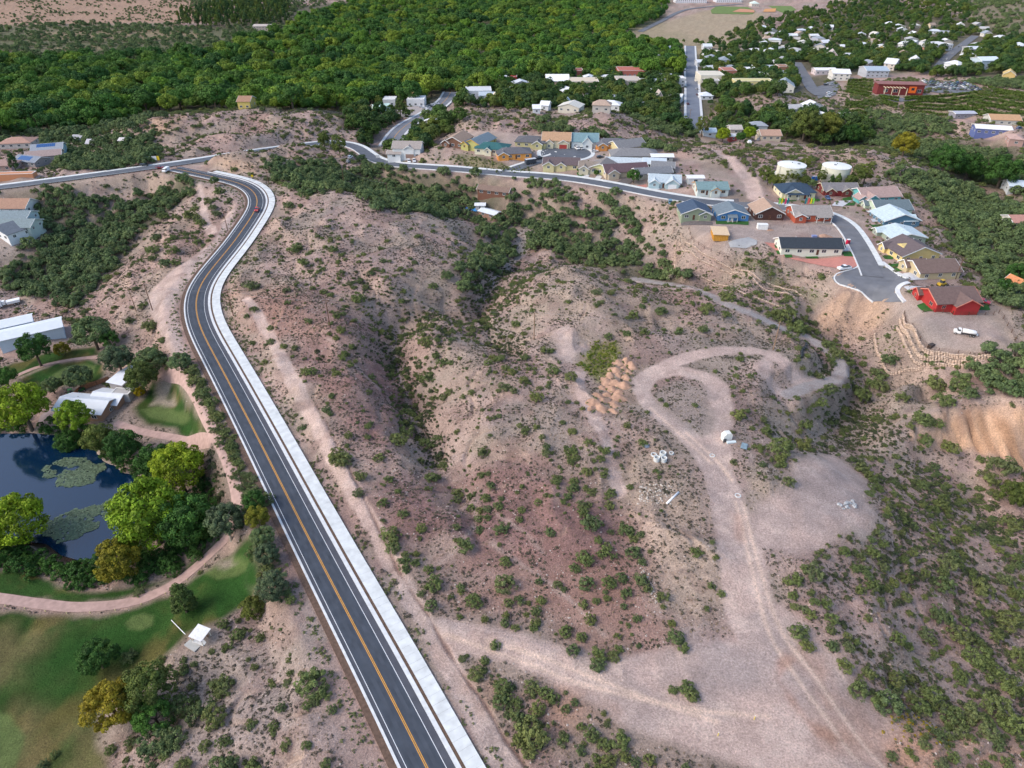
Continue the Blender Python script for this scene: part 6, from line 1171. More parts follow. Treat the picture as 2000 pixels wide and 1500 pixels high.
def lilies(s, n_, seed, lab, gap=None):
    q = px(s); pl = [on_plane(a[0], a[1], -15.8)[:2] for a in q]; X = [p[0] for p in pl]; Y = [p[1] for p in pl]; rs = np.random.default_rng(seed); V = []; Fc = []; k = 7
    pts = np.stack([rs.uniform(min(X), max(X), n_ * 3), rs.uniform(min(Y), max(Y), n_ * 3)], 1); sd_ = poly_sd(pts[:, 0], pts[:, 1], pl); nz = fbm(pts[:, 0] / 3, pts[:, 1] / 3, 3, seed)
    pts = pts[(sd_ < (nz - .5) * 5) & (nz > .33)][:n_]
    for x, y in pts:
        r = rs.uniform(.14, .30); z = -15.76 + rs.uniform(0, .10); b = len(V); tx, ty = rs.normal(0, .16, 2)
        V += [(x + r * math.cos(2*math.pi*i/k), y + r * math.sin(2*math.pi*i/k), z + r * (tx * math.cos(2*math.pi*i/k) + ty * math.sin(2*math.pi*i/k))) for i in range(k)]; Fc.append(tuple(range(b, b + k)))
    o = link('lily_pads', mesh('lily_pads', V, Fc, mat('lily_leaf', (.10, .145, .085), .6, .35, 1.2))); tag(o, lab, 'water lilies', kind='stuff')
lilies("84,915 110,900 150,894 185,900 197,920 185,945 150,952 115,945 90,930", 2600, 3, 'rounded mat of lily pads in the middle of the pond')
lilies("90,1010 140,1000 190,985 235,975 262,985 235,1005 200,1020 165,1045 140,1058 105,1062 92,1040", 3600, 4, 'long mat of lily pads along the near pond shore')

# ------------------------------------------------------------------ plants
def leaf_material(name, cols, trans=.15, gain=1.0):
    cols = [tuple(min(.6, q * gain) for q in c) for c in cols]
    m = bpy.data.materials.new(name); m.use_nodes = True; t = m.node_tree; b = t.nodes['Principled BSDF']; b.inputs['Roughness'].default_value = .75; b.inputs['Specular IOR Level'].default_value = .2
    oi = t.nodes.new('ShaderNodeObjectInfo'); rp = t.nodes.new('ShaderNodeValToRGB'); e = rp.color_ramp.elements
    while len(e) < len(cols): e.new(.5)
    for i, c in enumerate(cols): e[i].position = i / max(1, len(cols) - 1); e[i].color = tuple(c) + (1,)
    t.links.new(oi.outputs['Random'], rp.inputs['Fac'])
    at_ = t.nodes.new('ShaderNodeAttribute'); at_.attribute_name = 'tint'
    s = t.nodes.new('ShaderNodeVectorMath'); s.operation = 'MULTIPLY'; t.links.new(rp.outputs[0], s.inputs[0]); t.links.new(at_.outputs['Color'], s.inputs[1]); t.links.new(s.outputs[0], b.inputs['Base Color'])
    tr = t.nodes.new('ShaderNodeBsdfTranslucent'); t.links.new(s.outputs[0], tr.inputs['Color']); mx = t.nodes.new('ShaderNodeMixShader'); mx.inputs[0].default_value = trans
    out = t.nodes['Material Output']; t.links.new(b.outputs[0], mx.inputs[1]); t.links.new(tr.outputs[0], mx.inputs[2]); t.links.new(mx.outputs[0], out.inputs['Surface']); return m
def crown_mesh(name, seed, clumps, per, leaf, hz, m, spread=.72, cr=(.26, .42), flat=.0, up=.25, tint=.22, columnar=False, core=.45):
    """foliage of unit radius: leaves on the outer side of many clumps"""
    rs = np.random.default_rng(seed); C_ = []
    while len(C_) < clumps:
        d = rs.normal(size=3); d /= np.linalg.norm(d)
        if d[2] < -.55: continue
        r = spread * rs.uniform(core, 1.05) ** .5
        C_.append((d[0] * r, d[1] * r, d[2] * r * hz))
    C_ = np.array(C_)
    if columnar: tz = (C_[:, 2] / hz + 1) / 2; C_[:, :2] *= (1.05 - .75 * np.clip(tz, 0, 1))[:, None]
    R_ = rs.uniform(cr[0], cr[1], clumps); V = []; T = []
    for c, r in zip(C_, R_):
        d = rs.normal(size=(per, 3)); d /= np.linalg.norm(d, axis=1)[:, None]; out = c / (np.linalg.norm(c) + 1e-6); d = d + out * .55 + np.array([0, 0, up]); d /= np.linalg.norm(d, axis=1)[:, None]
        p = c + d * r * rs.uniform(.72, 1.05, (per, 1)) * np.array([1, 1, .85]); nrm = d + rs.normal(0, .45, (per, 3)); nrm /= np.linalg.norm(nrm, axis=1)[:, None]
        a = np.cross(nrm, rs.normal(size=(per, 3))); a /= np.linalg.norm(a, axis=1)[:, None] + 1e-6; b = np.cross(nrm, a); s = leaf * rs.uniform(.6, 1.3, (per, 1))
        V.append(np.stack([p - a * s, p - b * s * .7, p + a * s, p + b * s * .7], 1).reshape(-1, 3)); ct = 1 + rs.normal(0, tint * .55)
        tt = np.clip(ct + rs.normal(0, tint * .5, per), .45, 1.7); T.append(np.repeat(tt, 4))
    V = np.concatenate(V); T = np.concatenate(T); Q = np.arange(len(V)).reshape(-1, 4); me = fast_mesh(name, V, Q, m)
    ca = me.attributes.new('tint', 'FLOAT_COLOR', 'POINT'); ca.data.foreach_set('color', np.stack([T, T, T ** .8, np.ones_like(T)], 1).astype(np.float32).ravel()); return me
def trunk_mesh(name, seed, h, r, m, limbs=5, forks=.55):
    rs = random.Random(seed); mb = MB(); top = Vector((rs.uniform(-.06, .06), rs.uniform(-.06, .06), h)); mid = Vector((top.x * .5 + rs.uniform(-.03, .03), top.y * .5, h * forks)); mb.tube((0, 0, -.3), mid, r * 1.15, r * .8, 7); mb.tube(mid, top, r * .8, r * .25, 6)
    for i in range(limbs):
        t = 2 * math.pi * (i + rs.random() * .6) / limbs; z0 = h * rs.uniform(forks * .8, .85); L = rs.uniform(.4, .7); e = Vector((math.cos(t) * L, math.sin(t) * L, z0 + rs.uniform(.25, .6))); b = Vector((0, 0, z0)); m2 = b.lerp(e, .5) + Vector((0, 0, .08)); mb.tube(b, m2, r * .5, r * .32, 5); mb.tube(m2, e, r * .32, r * .12, 5)
    me = mesh(name, mb.v, mb.f, m); return me
M_BARK = mat('bark', (.11, .085, .065), .95, .3, 2); M_BARKW = mat('pale_bark', (.42, .36, .29), .9, .25, 2)
L_COT = leaf_material('cottonwood_leaf', [(.030, .075, .016), (.050, .110, .018), (.020, .055, .016), (.075, .140, .016), (.036, .085, .018), (.11, .15, .018), (.026, .066, .018), (.095, .15, .016)], gain=1.75)
L_TOWN = leaf_material('town_leaf', [(.020, .046, .016), (.034, .066, .016), (.050, .078, .016), (.026, .054, .020), (.070, .088, .018), (.030, .056, .022)], gain=1.9)
L_MESQ = leaf_material('mesquite_leaf', [(.044, .064, .028), (.062, .086, .034), (.050, .074, .030), (.074, .096, .038), (.056, .082, .036)], gain=2.3)
L_BRIGHT = leaf_material('bright_leaf', [(.15, .21, .012), (.12, .19, .014), (.17, .215, .014)], gain=1.45)
L_OLIVE = leaf_material('olive_leaf', [(.085, .105, .022), (.070, .095, .024), (.10, .112, .022)], gain=1.5)
L_GOLD = leaf_material('golden_leaf', [(.15, .135, .014), (.12, .125, .016), (.17, .14, .014)], gain=1.45)
L_DEEP = leaf_material('deep_leaf', [(.036, .085, .016), (.030, .072, .016), (.045, .10, .018)], gain=1.6)
L_GREY = leaf_material('greygreen_leaf', [(.062, .088, .045), (.075, .10, .05), (.055, .08, .042)], gain=1.5)
L_SHRUB = leaf_material('shrub_leaf', [(.115, .150, .052), (.135, .168, .056), (.100, .138, .058), (.155, .175, .056), (.115, .140, .066)], gain=1.15)
L_SCRUB = leaf_material('scrub_leaf', [(.085, .085, .058), (.105, .105, .066), (.068, .064, .052), (.13, .125, .075), (.10, .08, .066)], gain=1.25)
L_YEL = leaf_material('yellow_leaf', [(.40, .30, .010), (.34, .28, .012)])
L_WEED = leaf_material('weed_leaf', [(.14, .20, .03), (.20, .22, .035), (.10, .17, .03)])
L_PINE = leaf_material('pine_leaf', [(.045, .070, .020), (.055, .082, .022)], gain=1.6)
def variants(fn, n_): return [fn(i) for i in range(n_)]
FAR_COT = variants(lambda i: crown_mesh('crown', 100 + i, 34, 70, .070, .72, L_COT, .72, (.22, .38), up=.4, tint=.2), 6)
FAR_TOWN = variants(lambda i: crown_mesh('crown', 200 + i, 24, 55, .088, .95, L_TOWN, .66, (.26, .40)), 6)
MESQ = variants(lambda i: crown_mesh('crown', 300 + i, 34, 50, .075, .66, L_MESQ, .80, (.18, .32), core=.1, up=.4, tint=.3), 6)
SHRUB = variants(lambda i: crown_mesh('foliage', 400 + i, 52, 46, .058, .58, L_SHRUB, .86, (.13, .26), tint=.30, core=.0, up=.5), 6)
SCRUB = variants(lambda i: crown_mesh('scrub_tuft', 500 + i, 7, 12, .20, .55, L_SCRUB, .62, (.26, .46)), 5)
GREEN_TUFT = variants(lambda i: crown_mesh('green_tuft', 560 + i, 8, 14, .17, .6, L_SHRUB, .62, (.24, .42)), 4)
def big(m, seed, n_=2, hz=.92): return variants(lambda i: crown_mesh('crown', seed + i, 110, 120, .036, hz, m, .80, (.11, .24), tint=.36, core=.25), n_)
BIG = {'bright': big(L_BRIGHT, 600), 'olive': big(L_OLIVE, 620), 'gold': big(L_GOLD, 640), 'deep': big(L_DEEP, 660), 'grey': big(L_GREY, 680), 'yellow': big(L_YEL, 690, 1), 'pine': variants(lambda i: crown_mesh('crown', 700 + i, 70, 70, .05, 1.5, L_PINE, .78, (.14, .26), columnar=True), 2), 'cone': variants(lambda i: crown_mesh('crown', 720 + i, 50, 50, .07, 1.7, L_TOWN, .74, (.18, .3), columnar=True), 2), 'poplar': variants(lambda i: crown_mesh('crown', 740 + i, 50, 50, .07, 1.6, L_OLIVE, .74, (.2, .32)), 2), 'mesq': big(L_MESQ, 760, 2, .75)}
TRUNK = [trunk_mesh('trunk', i, 1.1, .075, M_BARK) for i in range(3)]; TRUNKW = [trunk_mesh('trunk', 10 + i, 1.2, .07, M_BARKW, 6, .4) for i in range(2)]; STEMS = []
for i in range(3):
    mb = MB(); rs = random.Random(i)
    for k in range(6): t = 6.28 * k / 6 + rs.random(); mb.tube((0, 0, -.15), (math.cos(t) * .5, math.sin(t) * .5, .5), .035, .015, 4)
    STEMS.append(mesh('stem', mb.v, mb.f, M_BARK))
def excluded(x, y, pad=0):
    for a, b, r in EXCL:
        if (x - a) ** 2 + (y - b) ** 2 < (r + pad) ** 2: return True
    return False
def tree(name, lab, cat, p, R_, kind, zc=None, white=False, group=None, stems=False, sq=None):
    """crown centre zc crown-radii above the ground"""
    meshes = kind if isinstance(kind, list) else BIG[kind]; zc = 1.15 if zc is None else zc
    root = empty(name, p, random.uniform(0, 6.28), lab, cat, group); root.scale = (R_,) * 3
    c = link('crown', random.choice(meshes), root, (0, 0, zc)); 
    if sq: c.scale = sq
    if stems: link('stem', random.choice(STEMS), root)
    else: t = link('trunk', random.choice(TRUNKW if white else TRUNK), root); t.scale = (1, 1, max(zc / 1.15, .3))
    return root
def tree_px(name, lab, cat, u, v, rpx, kind, zc=1.15, **k):
    """u,v: where the crown centre shows in the photo, rpx its half width there"""
    R_ = rpx * .13
    for _ in range(3): p = at(u, v, R_ * zc); R_ = rpx * mpp(p)
    EXCL.append((p[0], p[1], R_ * .75)); return tree(name, lab, cat, p, R_, kind, zc, **k)
T_ = 'tree'
for a in (
 ('cottonwood', 'big bright yellow green tree at the left pond edge', T_, 38, 790, 52, 'bright', 1.2), ('cottonwood', 'bright yellow green tree in front of the left pond shore', T_, 30, 1020, 62, 'bright', 1.0),
 ('cottonwood', 'lime green tree with pale trunk before the workshop', T_, 143, 812, 36, 'bright', 1.25),
 ('cottonwood', 'olive gold tree left of the pond corner thicket', T_, 192, 858, 36, 'olive', 1.0), ('cottonwood', 'deep green tree between olive gold tree and cart path', T_, 240, 872, 38, 'deep', 1.0), ('cottonwood', 'dark green low tree beside the pale trunked tree', T_, 132, 862, 28, 'deep', .8),
 ('cottonwood', 'large lime green tree at the right pond shore, upper one', T_, 345, 915, 58, 'bright', 1.05), ('cottonwood', 'deep green tree behind the large lime green pond tree', T_, 305, 900, 40, 'deep', 1.0), ('cottonwood', 'lime green tree left of the lower pond shore', T_, 290, 1003, 78, 'bright', 1.0, ), ('cottonwood', 'broad green tree between pond and cart path bend', T_, 360, 1015, 60, 'deep', .95), 
 ('cottonwood', 'golden olive tree below the pond', T_, 230, 1092, 48, 'gold', 1.0), ('shade_tree', 'grey green tree with pale trunk at the cart path bend', T_, 440, 1017, 42, 'grey', 1.25), ('pine_tree', 'thin brownish green pine on the fairway below the path', T_, 355, 1172, 36, 'pine', 1.0),
 ('cottonwood', 'left half of the large bottom fairway tree, sunlight painted as yellow olive leaves', T_, 215, 1378, 56, 'gold', 1.0), ('cottonwood', 'right half of the large bottom fairway tree, shade painted as darker leaves', T_, 287, 1345, 56, 'olive', 1.0), ('cottonwood', 'deep green low tree under the large fairway tree', T_, 300, 1400, 42, 'deep', .8), ('round_tree', 'round bright green tree left of the large fairway tree', T_, 190, 1282, 40, 'deep', .9),  # large tree: sunlit left and shaded right halves put into the leaf colours
 ('feathery_tree', 'olive feathery tree beside the open barn', T_, 273, 736, 34, 'olive', 1.2), ('round_bush', 'round yellow bush beside the open barn', 'bush', 273, 765, 12, 'yellow', .85),
 ('pine_tree', 'dark green tree in front of the pale blue warehouse', T_, 65, 680, 34, 'deep', 1.2), ('shade_tree', 'wide green tree above the curved turf strip', T_, 178, 648, 40, 'mesq', 1.0), ('round_tree', 'round green tree right of the wide green tree', T_, 212, 662, 21, 'deep', 1.0), ('shade_tree', 'grey green tree right of the small green', T_, 228, 700, 34, 'grey', 1.1), ('shade_tree', 'grey green low tree above the dirt cart path', T_, 292, 704, 34, 'mesq', .8), ('shade_tree', 'dark shrubby tree on the edge of the small green', T_, 150, 735, 30, 'mesq', .9), ('shade_tree', 'dark low tree left of the plank fence', T_, 100, 752, 22, 'mesq', .9), ('shade_tree', 'dark green tree at the top of the dirt path', T_, 350, 706, 24, 'mesq', .8),
 ('gold_shrub', 'small gold green bush row left of the warehouse tree', 'bush', 120, 682, 16, 'gold', .8), ('shade_tree', 'golden green tree close to the road kerb', T_, 502, 1010, 26, 'gold', 1.0), ('shade_tree', 'deep green tree at the top of the roadside hedge', T_, 495, 978, 24, 'deep', 1.0), ('shade_tree', 'dark green tree at the left pond edge thicket', T_, 8, 735, 24, 'deep', 1.0),
 ('shade_tree', 'pale yellow green bush beside the roadside hedge', 'bush', 493, 1188, 27, 'olive', .8), ('shade_tree', 'grey green hedge tree beside the road, upper', T_, 520, 1082, 26, 'grey', .9), ('shade_tree', 'grey green hedge tree beside the road, lower', T_, 530, 1145, 36, 'grey', .8), ('shade_tree', 'dark hedge tree beside the road, middle', T_, 512, 1048, 26, 'mesq', .9),
 ('conifer', 'tall olive conifer beside the street bend', T_, 661, 283, 16, 'poplar', 1.5), ('conifer', 'green tree left of the tall olive conifer', T_, 632, 272, 14, 'olive', 1.3), ('conifer', 'dark green conifer by the highway lot', T_, 781, 206, 14, 'cone', 1.5), ('conifer', 'slim green tree on the far left lot corner', T_, 740, 198, 9, 'poplar', 1.5),
 ('conifer', 'dark cone shaped conifer beside the blue solar roof', T_, 25, 318, 13, 'cone', 1.6), ('round_tree', 'bright green round tree on the subdivision lawn', T_, 1238, 343, 15, 'deep', 1.0), ('round_bush', 'dark green clipped bush, left of two by the small beige house', 'bush', 1131, 332, 5, 'deep', .9), ('round_bush', 'dark green clipped bush, right of two by the small beige house', 'bush', 1139, 332, 5, 'deep', .9), ('round_bush', 'dark round bush in front of the maroon roofed house', 'bush', 1205, 338, 7, 'deep', 1.0), ('round_bush', 'dark round bush by the solar panel house', 'bush', 1165, 337, 6, 'deep', .9),
 ('conifer', 'pale poplar at the foot of the town street', T_, 1373, 245, 15, 'poplar', 1.4), ('round_tree', 'round bright tree by the low blue roofed house', T_, 1413, 262, 15, 'bright', 1.0), ('round_tree', 'round bright green tree right of the brown roof', T_, 1447, 266, 11, 'deep', 1.0), ('round_tree', 'round bright tree above the white camper van', T_, 1464, 259, 14, 'bright', 1.0),
 ('orchard_tree', 'broad dark olive tree in the town orchard, left', T_, 1575, 242, 32, 'olive', 1.0), ('orchard_tree', 'broad dark olive tree in the town orchard, right', T_, 1618, 246, 30, 'olive', 1.0), ('orchard_tree', 'green tree right of the orchard by the fence', T_, 1660, 262, 22, 'deep', 1.0), ('orchard_tree', 'yellow green tree on the right slope, left of two', T_, 1770, 282, 26, 'gold', .9), ('orchard_tree', 'bright green tree mass on the right slope', T_, 1850, 310, 34, 'deep', .9), ('orchard_tree', 'bright green tree mass right of the slope foot', T_, 1895, 325, 30, 'deep', .9), ('orchard_tree', 'bright green tree at the right picture edge slope', T_, 1960, 335, 36, 'deep', .9),
 ('orchard_tree', 'yellow green bush tree at the far right lower edge', T_, 1985, 965, 30, 'olive', .9), ('orchard_tree', 'bright green tree above the right sandy lot', T_, 1990, 535, 26, 'deep', 1.0), ('orchard_tree', 'green tree above the green roofed orange house', T_, 1960, 558, 18, 'deep', 1.0),
 ('bare_tree', 'green juniper tree on the road shoulder of the bend', T_, 418, 352, 10, 'mesq', 1.1),
): tree_px(*a[:6], a[6], **({'zc': a[7]} if len(a) > 7 else {}), white='pale trunk' in a[1], stems=a[2] == 'bush')
TK = 'tank screen trees'
for k, (u, v, r, kd, zc) in enumerate(((1494, 336, 9, 'poplar', 1.5), (1502, 345, 9, 'poplar', 1.3), (1512, 352, 10, 'olive', 1.1), (1522, 355, 9, 'poplar', 1.2), (1541, 344, 8, 'poplar', 1.4), (1552, 346, 8, 'poplar', 1.3), (1564, 343, 9, 'poplar', 1.4), (1575, 318, 8, 'poplar', 1.5), (1574, 352, 8, 'olive', 1.1), (1606, 344, 8, 'poplar', 1.5), (1625, 352, 6, 'cone', 1.4), (1638, 351, 7, 'cone', 1.5), (1662, 352, 9, 'olive', 1.2), (1675, 345, 10, 'poplar', 1.4), (1692, 338, 12, 'poplar', 1.5), (1588, 358, 8, 'mesq', 1.0))):
    tree_px('poplar', ('slim olive tree screening the water tanks' if kd == 'poplar' else 'small dark conifer before the right water tank' if kd == 'cone' else 'low bushy tree at the foot of the water tanks'), 'tree', u, v, r * 1.35, kd, zc, group=TK)

# shrubs standing singly on the bare ground, read off the photo
NEAR = []
def crop(x0, y0, s): 
    for t in s.split(): a, b, r = map(float, t.split(',')); NEAR.append((x0 + a * .35, y0 + b * .35, r * .35))
crop(650, 975, "565,460,65 550,585,48 715,487,35 785,560,65 960,340,48 965,460,75 1045,558,42 980,575,38 850,665,32 960,680,38 1135,615,42 1130,685,40 1020,712,30 1155,455,32 1255,470,35 1435,665,48 1300,730,48 1390,765,42 1345,835,55 1480,860,65 1480,915,60 1595,830,38 1910,755,70 1960,825,42 1420,460,60 1540,460,55 1640,515,52 1720,440,55 1755,495,35 1845,540,45 1680,290,58 1725,340,35 1410,320,70 1350,380,45 1440,125,75 1530,265,48 1480,225,32 940,160,52 735,245,70 320,190,85 335,265,60 410,300,35 395,340,50 400,390,35 535,385,38 905,810,42 800,965,62 945,1040,70 935,1120,60 1030,1130,40 1140,1160,58 1120,1290,125 1050,1230,70 1180,1330,85 1440,1300,65 1380,1395,42 1610,1335,75 1540,1455,60 1620,1430,45 1690,1460,40 1770,1450,50 1400,580,38 1470,565,28 1530,550,28 1625,595,28 1210,175,42 1040,110,28 820,165,40 390,75,40 820,60,35 495,155,40 1700,660,35 1650,700,22 1165,560,38 1400,60,45 1900,1060,40 1980,1045,60 1640,165,55 280,15,40 690,150,30 660,540,26 1290,500,24 1080,640,22 1500,300,40 620,1500,0")
crop(1300, 975, "730,440,62 750,735,75 790,810,55 150,1035,62 150,1090,55 1000,920,58 1160,290,55 1160,470,55 1340,430,55 1340,540,45 1580,340,75 1550,470,80 1540,630,80 1770,490,80 1290,770,60 1460,745,55 1640,740,80 1080,1060,70 1250,1130,95 1490,1090,80 1650,970,55 1290,1000,60 1740,870,95 1920,660,95 1900,1020,95 830,400,80 900,570,50 780,610,38 1015,760,30 1050,390,28 1930,120,75 1510,210,55 1700,1180,95 1850,1150,95 1600,1200,90 1950,1250,90 1420,1150,80 1090,500,45 1200,560,30 1700,400,40 1830,220,35 1960,320,40 1900,440,60 1980,520,60 1370,1100,50 1180,1110,60 1800,1290,70 1650,1300,60 1980,870,70 1850,760,60 1130,660,30 1500,860,30 1400,900,25")
crop(0, 975, "1745,1000,110 1810,1090,50 1240,1040,85 1120,1170,95 1200,1200,90 1000,1150,100 860,1350,130 960,1330,100 1010,960,60 1330,745,55 1240,690,40 1020,1480,60 1250,1480,110 1400,1500,80 1570,1160,40 1710,1150,35 1510,1015,28 1420,935,30 1620,965,28 1400,1260,35 1850,1170,40 1240,1350,50 1140,1370,45 960,1080,50 720,870,55 230,1380,0 240,1480,45 300,1420,35")
crop(1300, 475, "410,945,55 690,1325,50 860,880,50 1080,830,70 1150,770,50 1200,790,60 560,1040,40 640,1120,90 770,1120,60 780,1010,55 1430,970,75 1520,1000,45 1170,800,60 990,920,40 230,355,55 340,390,40 660,385,80 740,460,75 1030,370,40 1110,350,40 350,285,60 80,480,28 210,475,35 1100,1250,60 1150,1290,50 640,1195,45 1450,1090,60 1590,1130,60 1880,1230,90 1800,1300,70 1500,770,70 1650,770,70 1850,760,70 1560,860,70 1700,830,60 910,560,50 960,610,50 1030,660,40 860,735,35 920,800,40 1320,850,50 1250,640,60 1190,720,60 1440,1350,40 1540,1450,50 760,130,0")
crop(650, 475, "1470,340,25 1475,265,38 1830,370,45 1680,395,40 1935,480,28 1020,445,38 1140,845,55 955,795,50 610,660,40 515,535,60 620,850,40 540,740,50 840,1160,50 620,1230,42 545,1300,48 400,1040,75 530,1110,60 370,1090,60 260,1190,40 310,1310,38 160,1290,45 140,1385,42 270,1420,60 365,1380,28 60,1200,70 1190,1130,30 1525,1150,42 690,1390,45 900,1410,0 300,185,20 640,170,48 560,235,35 140,300,55 30,310,0 700,1400,35 1180,590,35 1330,740,45 1230,700,50 1640,500,35 1740,490,35 1220,595,28")
crop(0, 475, "840,450,60 720,430,32 800,340,35 920,105,50 980,100,40 850,80,35 610,185,28 1395,225,55 1580,570,30 1920,610,28 1720,430,30 1420,365,32 1510,470,28 1700,710,40 1740,710,40 1820,920,35 1880,1180,75 1950,1210,60 1510,545,30 1600,255,35 1900,480,40 1690,100,38 1650,20,55 1075,700,50 1090,760,55 1130,830,60 1180,880,50 1210,960,50 1260,1050,45 1290,1130,40 1330,1220,35 1380,1290,35 1000,660,60 1410,1380,60 1480,1420,60")
crop(0, 0, "1610,1140,38 1220,1060,40 1110,1105,18 1280,1110,22 1190,1150,35 1210,1185,35 1100,1215,40 1060,1195,50 910,1200,42 870,1320,45 850,1385,48 965,1390,48 920,1465,45 980,1450,45 1100,1345,30 1120,1240,35 970,1325,25 1680,1470,38 1640,1380,60 1860,1385,40")
NEAR = [a for a in NEAR if a[2] > 1]
sh = []
for u, v, r in NEAR:
    R_ = r * .12
    for _ in range(2): p = at(u, v + r * .15, R_ * .35); R_ = r * mpp(p)
    if excluded(p[0], p[1], .2): continue
    sh.append((p, R_)); EXCL.append((p[0], p[1], R_ * .6))
SM = [(640, 1290, 'beside the road kerb on the gravel slope'), (560, 1440, 'at the bottom of the gravel slope'), (430, 1330, 'between the shelter and the big fairway tree'), (440, 1470, 'near the bottom left of the gravel slope'), (330, 1440, 'below the big fairway tree'), (450, 1230, 'right of the white shelter'), (560, 1390, 'in the middle of the gravel slope'), (930, 1310, 'at the left end of the lower pale track'), (980, 1350, 'in the clump below the lower pale track'), (1040, 1420, 'by the litter at the eroded ditch'), (1150, 1430, 'on the bottom flat below the track'), (1230, 1480, 'at the very bottom of the flat'), (1340, 1350, 'on the island between the tracks'), (1320, 1240, 'just above the track crossing'), (1170, 1270, 'above the middle of the lower track'), (1120, 1230, 'on the lower pink flat'), (850, 1140, 'on the pale patch beside the sidewalk'), (920, 1160, 'left of the middle of the pink flat'), (985, 1135, 'in the middle of the pink flat'), (1050, 1200, 'just below the middle of the pink flat'), (1150, 1130, 'in the right part of the pink flat'), (1230, 1150, 'near the stony track edge'), (1240, 1080, 'beside the upper stony track edge'), (1140, 1090, 'above the centre of the pink flat'), (1000, 1090, 'on the upper middle pink flat'), (900, 1060, 'at the washout above the pink flat'), (780, 1060, 'beside the dirt strip right of the sidewalk'), (1160, 1010, 'on the purple patch'), (980, 1030, 'left of the purple patch'), (700, 930, 'by the bend of the dirt strip'), (780, 900, 'at the foot of the central gully'), (860, 920, 'by the orange cutbank'), (1050, 770, 'left of the orange soil heaps'), (1180, 880, 'left of the concrete rings'), (860, 700, 'on the central spur'), (880, 540, 'on the upper central hill'), (1200, 600, 'on the mesa left of the gravel trail'), (1160, 575, 'on top of the middle hill'), (1300, 600, 'on the mesa near the gravel trail'), (650, 600, 'on the reddish slope right of the sidewalk'), (560, 490, 'close to the upper sidewalk'), (430, 480, 'left of the upper road bend'), (350, 460, 'on the tan hillside left of the road bend'), (290, 640, 'below the two left power poles'), (390, 750, 'in the hedge along the road, upper part'), (450, 880, 'in the hedge along the road, lower part'), (500, 980, 'at the lower end of the roadside hedge'), (1440, 800, 'above the white box shaped tank'), (1520, 850, 'right of the white box shaped tank'), (1560, 880, 'behind the cleared round pad'), (1540, 940, 'left of the cleared round pad'), (1700, 920, 'on the rim right of the cleared round pad'), (1650, 760, 'in the wash below the gravel trail'), (1560, 640, 'along the gravel trail'), (1600, 700, 'right of the black drain pipe'), (1700, 860, 'on the floor of the right ravine'), (1820, 830, 'beside the orange cut bank'), (1950, 900, 'below the orange cut bank'), (1850, 760, 'on the slope below the truck lot'), (1560, 1130, 'at the left rim of the stony slope'), (1570, 1240, 'by the red wash at the pad edge'), (1700, 1130, 'on the upper stony slope'), (1640, 1190, 'in the middle of the stony slope'), (1760, 1240, 'near the pale patch on the stony slope'), (1880, 1080, 'high on the right slope'), (1980, 1050, 'at the right edge, high on the slope'), (1950, 1200, 'at the right edge of the stony slope'), (1880, 1300, 'in the lower right hollow'), (1700, 1340, 'along the rim above the yellow flowers'), (1850, 1400, 'right of the yellow flowers'), (1960, 1350, 'in the lower right corner')]
def shrub_label(u, v, R_): return ('big' if R_ > 2.0 else 'middle sized' if R_ > 1.3 else 'small') + ' green shrub ' + min(SM, key=lambda m_: (m_[0] - u) ** 2 + 2 * (m_[1] - v) ** 2)[2]
for p, R_ in sh:
    u, v, D_ = project(p); lab = shrub_label(u, v, R_); root = empty('shrub', p, random.uniform(0, 6.28), lab, 'shrub', {'l': 'shrubs left of the road', 's': 'shrubs on the right slope'}.get('l' if u < 560 else 's' if u > 1500 else '', 'shrubs on the bare ground')); root.scale = (R_ * random.uniform(.82, 1.0), R_ * random.uniform(.75, .98), R_ * random.uniform(.75, 1.0))
    link('foliage', random.choice(SHRUB), root, (0, 0, .38)); link('stem', random.choice(STEMS), root)

# scatter zones on the ground grid
Zf = zone("""-200,118 120,120 340,116 430,100 560,60 720,-5 1300,-8 1290,40 1200,70 1240,90 1340,100 1340,150 1000,160 950,185 900,190 860,190 800,205 740,200 700,215 560,215 420,212 300,222 170,245 60,262 -200,270""", 14, 6)
Zs = zone("-200,50 300,46 420,56 560,40 720,-8 560,62 430,104 340,120 120,124 -200,124\n1860,-8 2100,-8 2100,70 1960,62 1880,30\n350,0 360,-8 700,-8 560,30 440,40\n-200,230 240,215 300,232 280,262 330,300 270,330 120,320 100,290 -200,285", 10, 6)
Zt = zone("""1100,85 1250,98 1340,84 1400,88 1440,62 1480,45 1560,25 1720,-8 1850,-8 1960,80 2100,60 2100,140 1830,150 1780,140 1700,130 1580,150 1500,190 1370,190 1370,240 1330,255 1240,228 1160,205 1100,212 1000,215 880,205 880,185 960,160
1380,225 1490,230 1560,225 1680,240 1690,280 1600,285 1500,262 1400,262
690,240 780,236 840,220 860,245 880,262 800,300 760,300 690,265
690,225 750,215 760,232 700,240""", 9, 4)
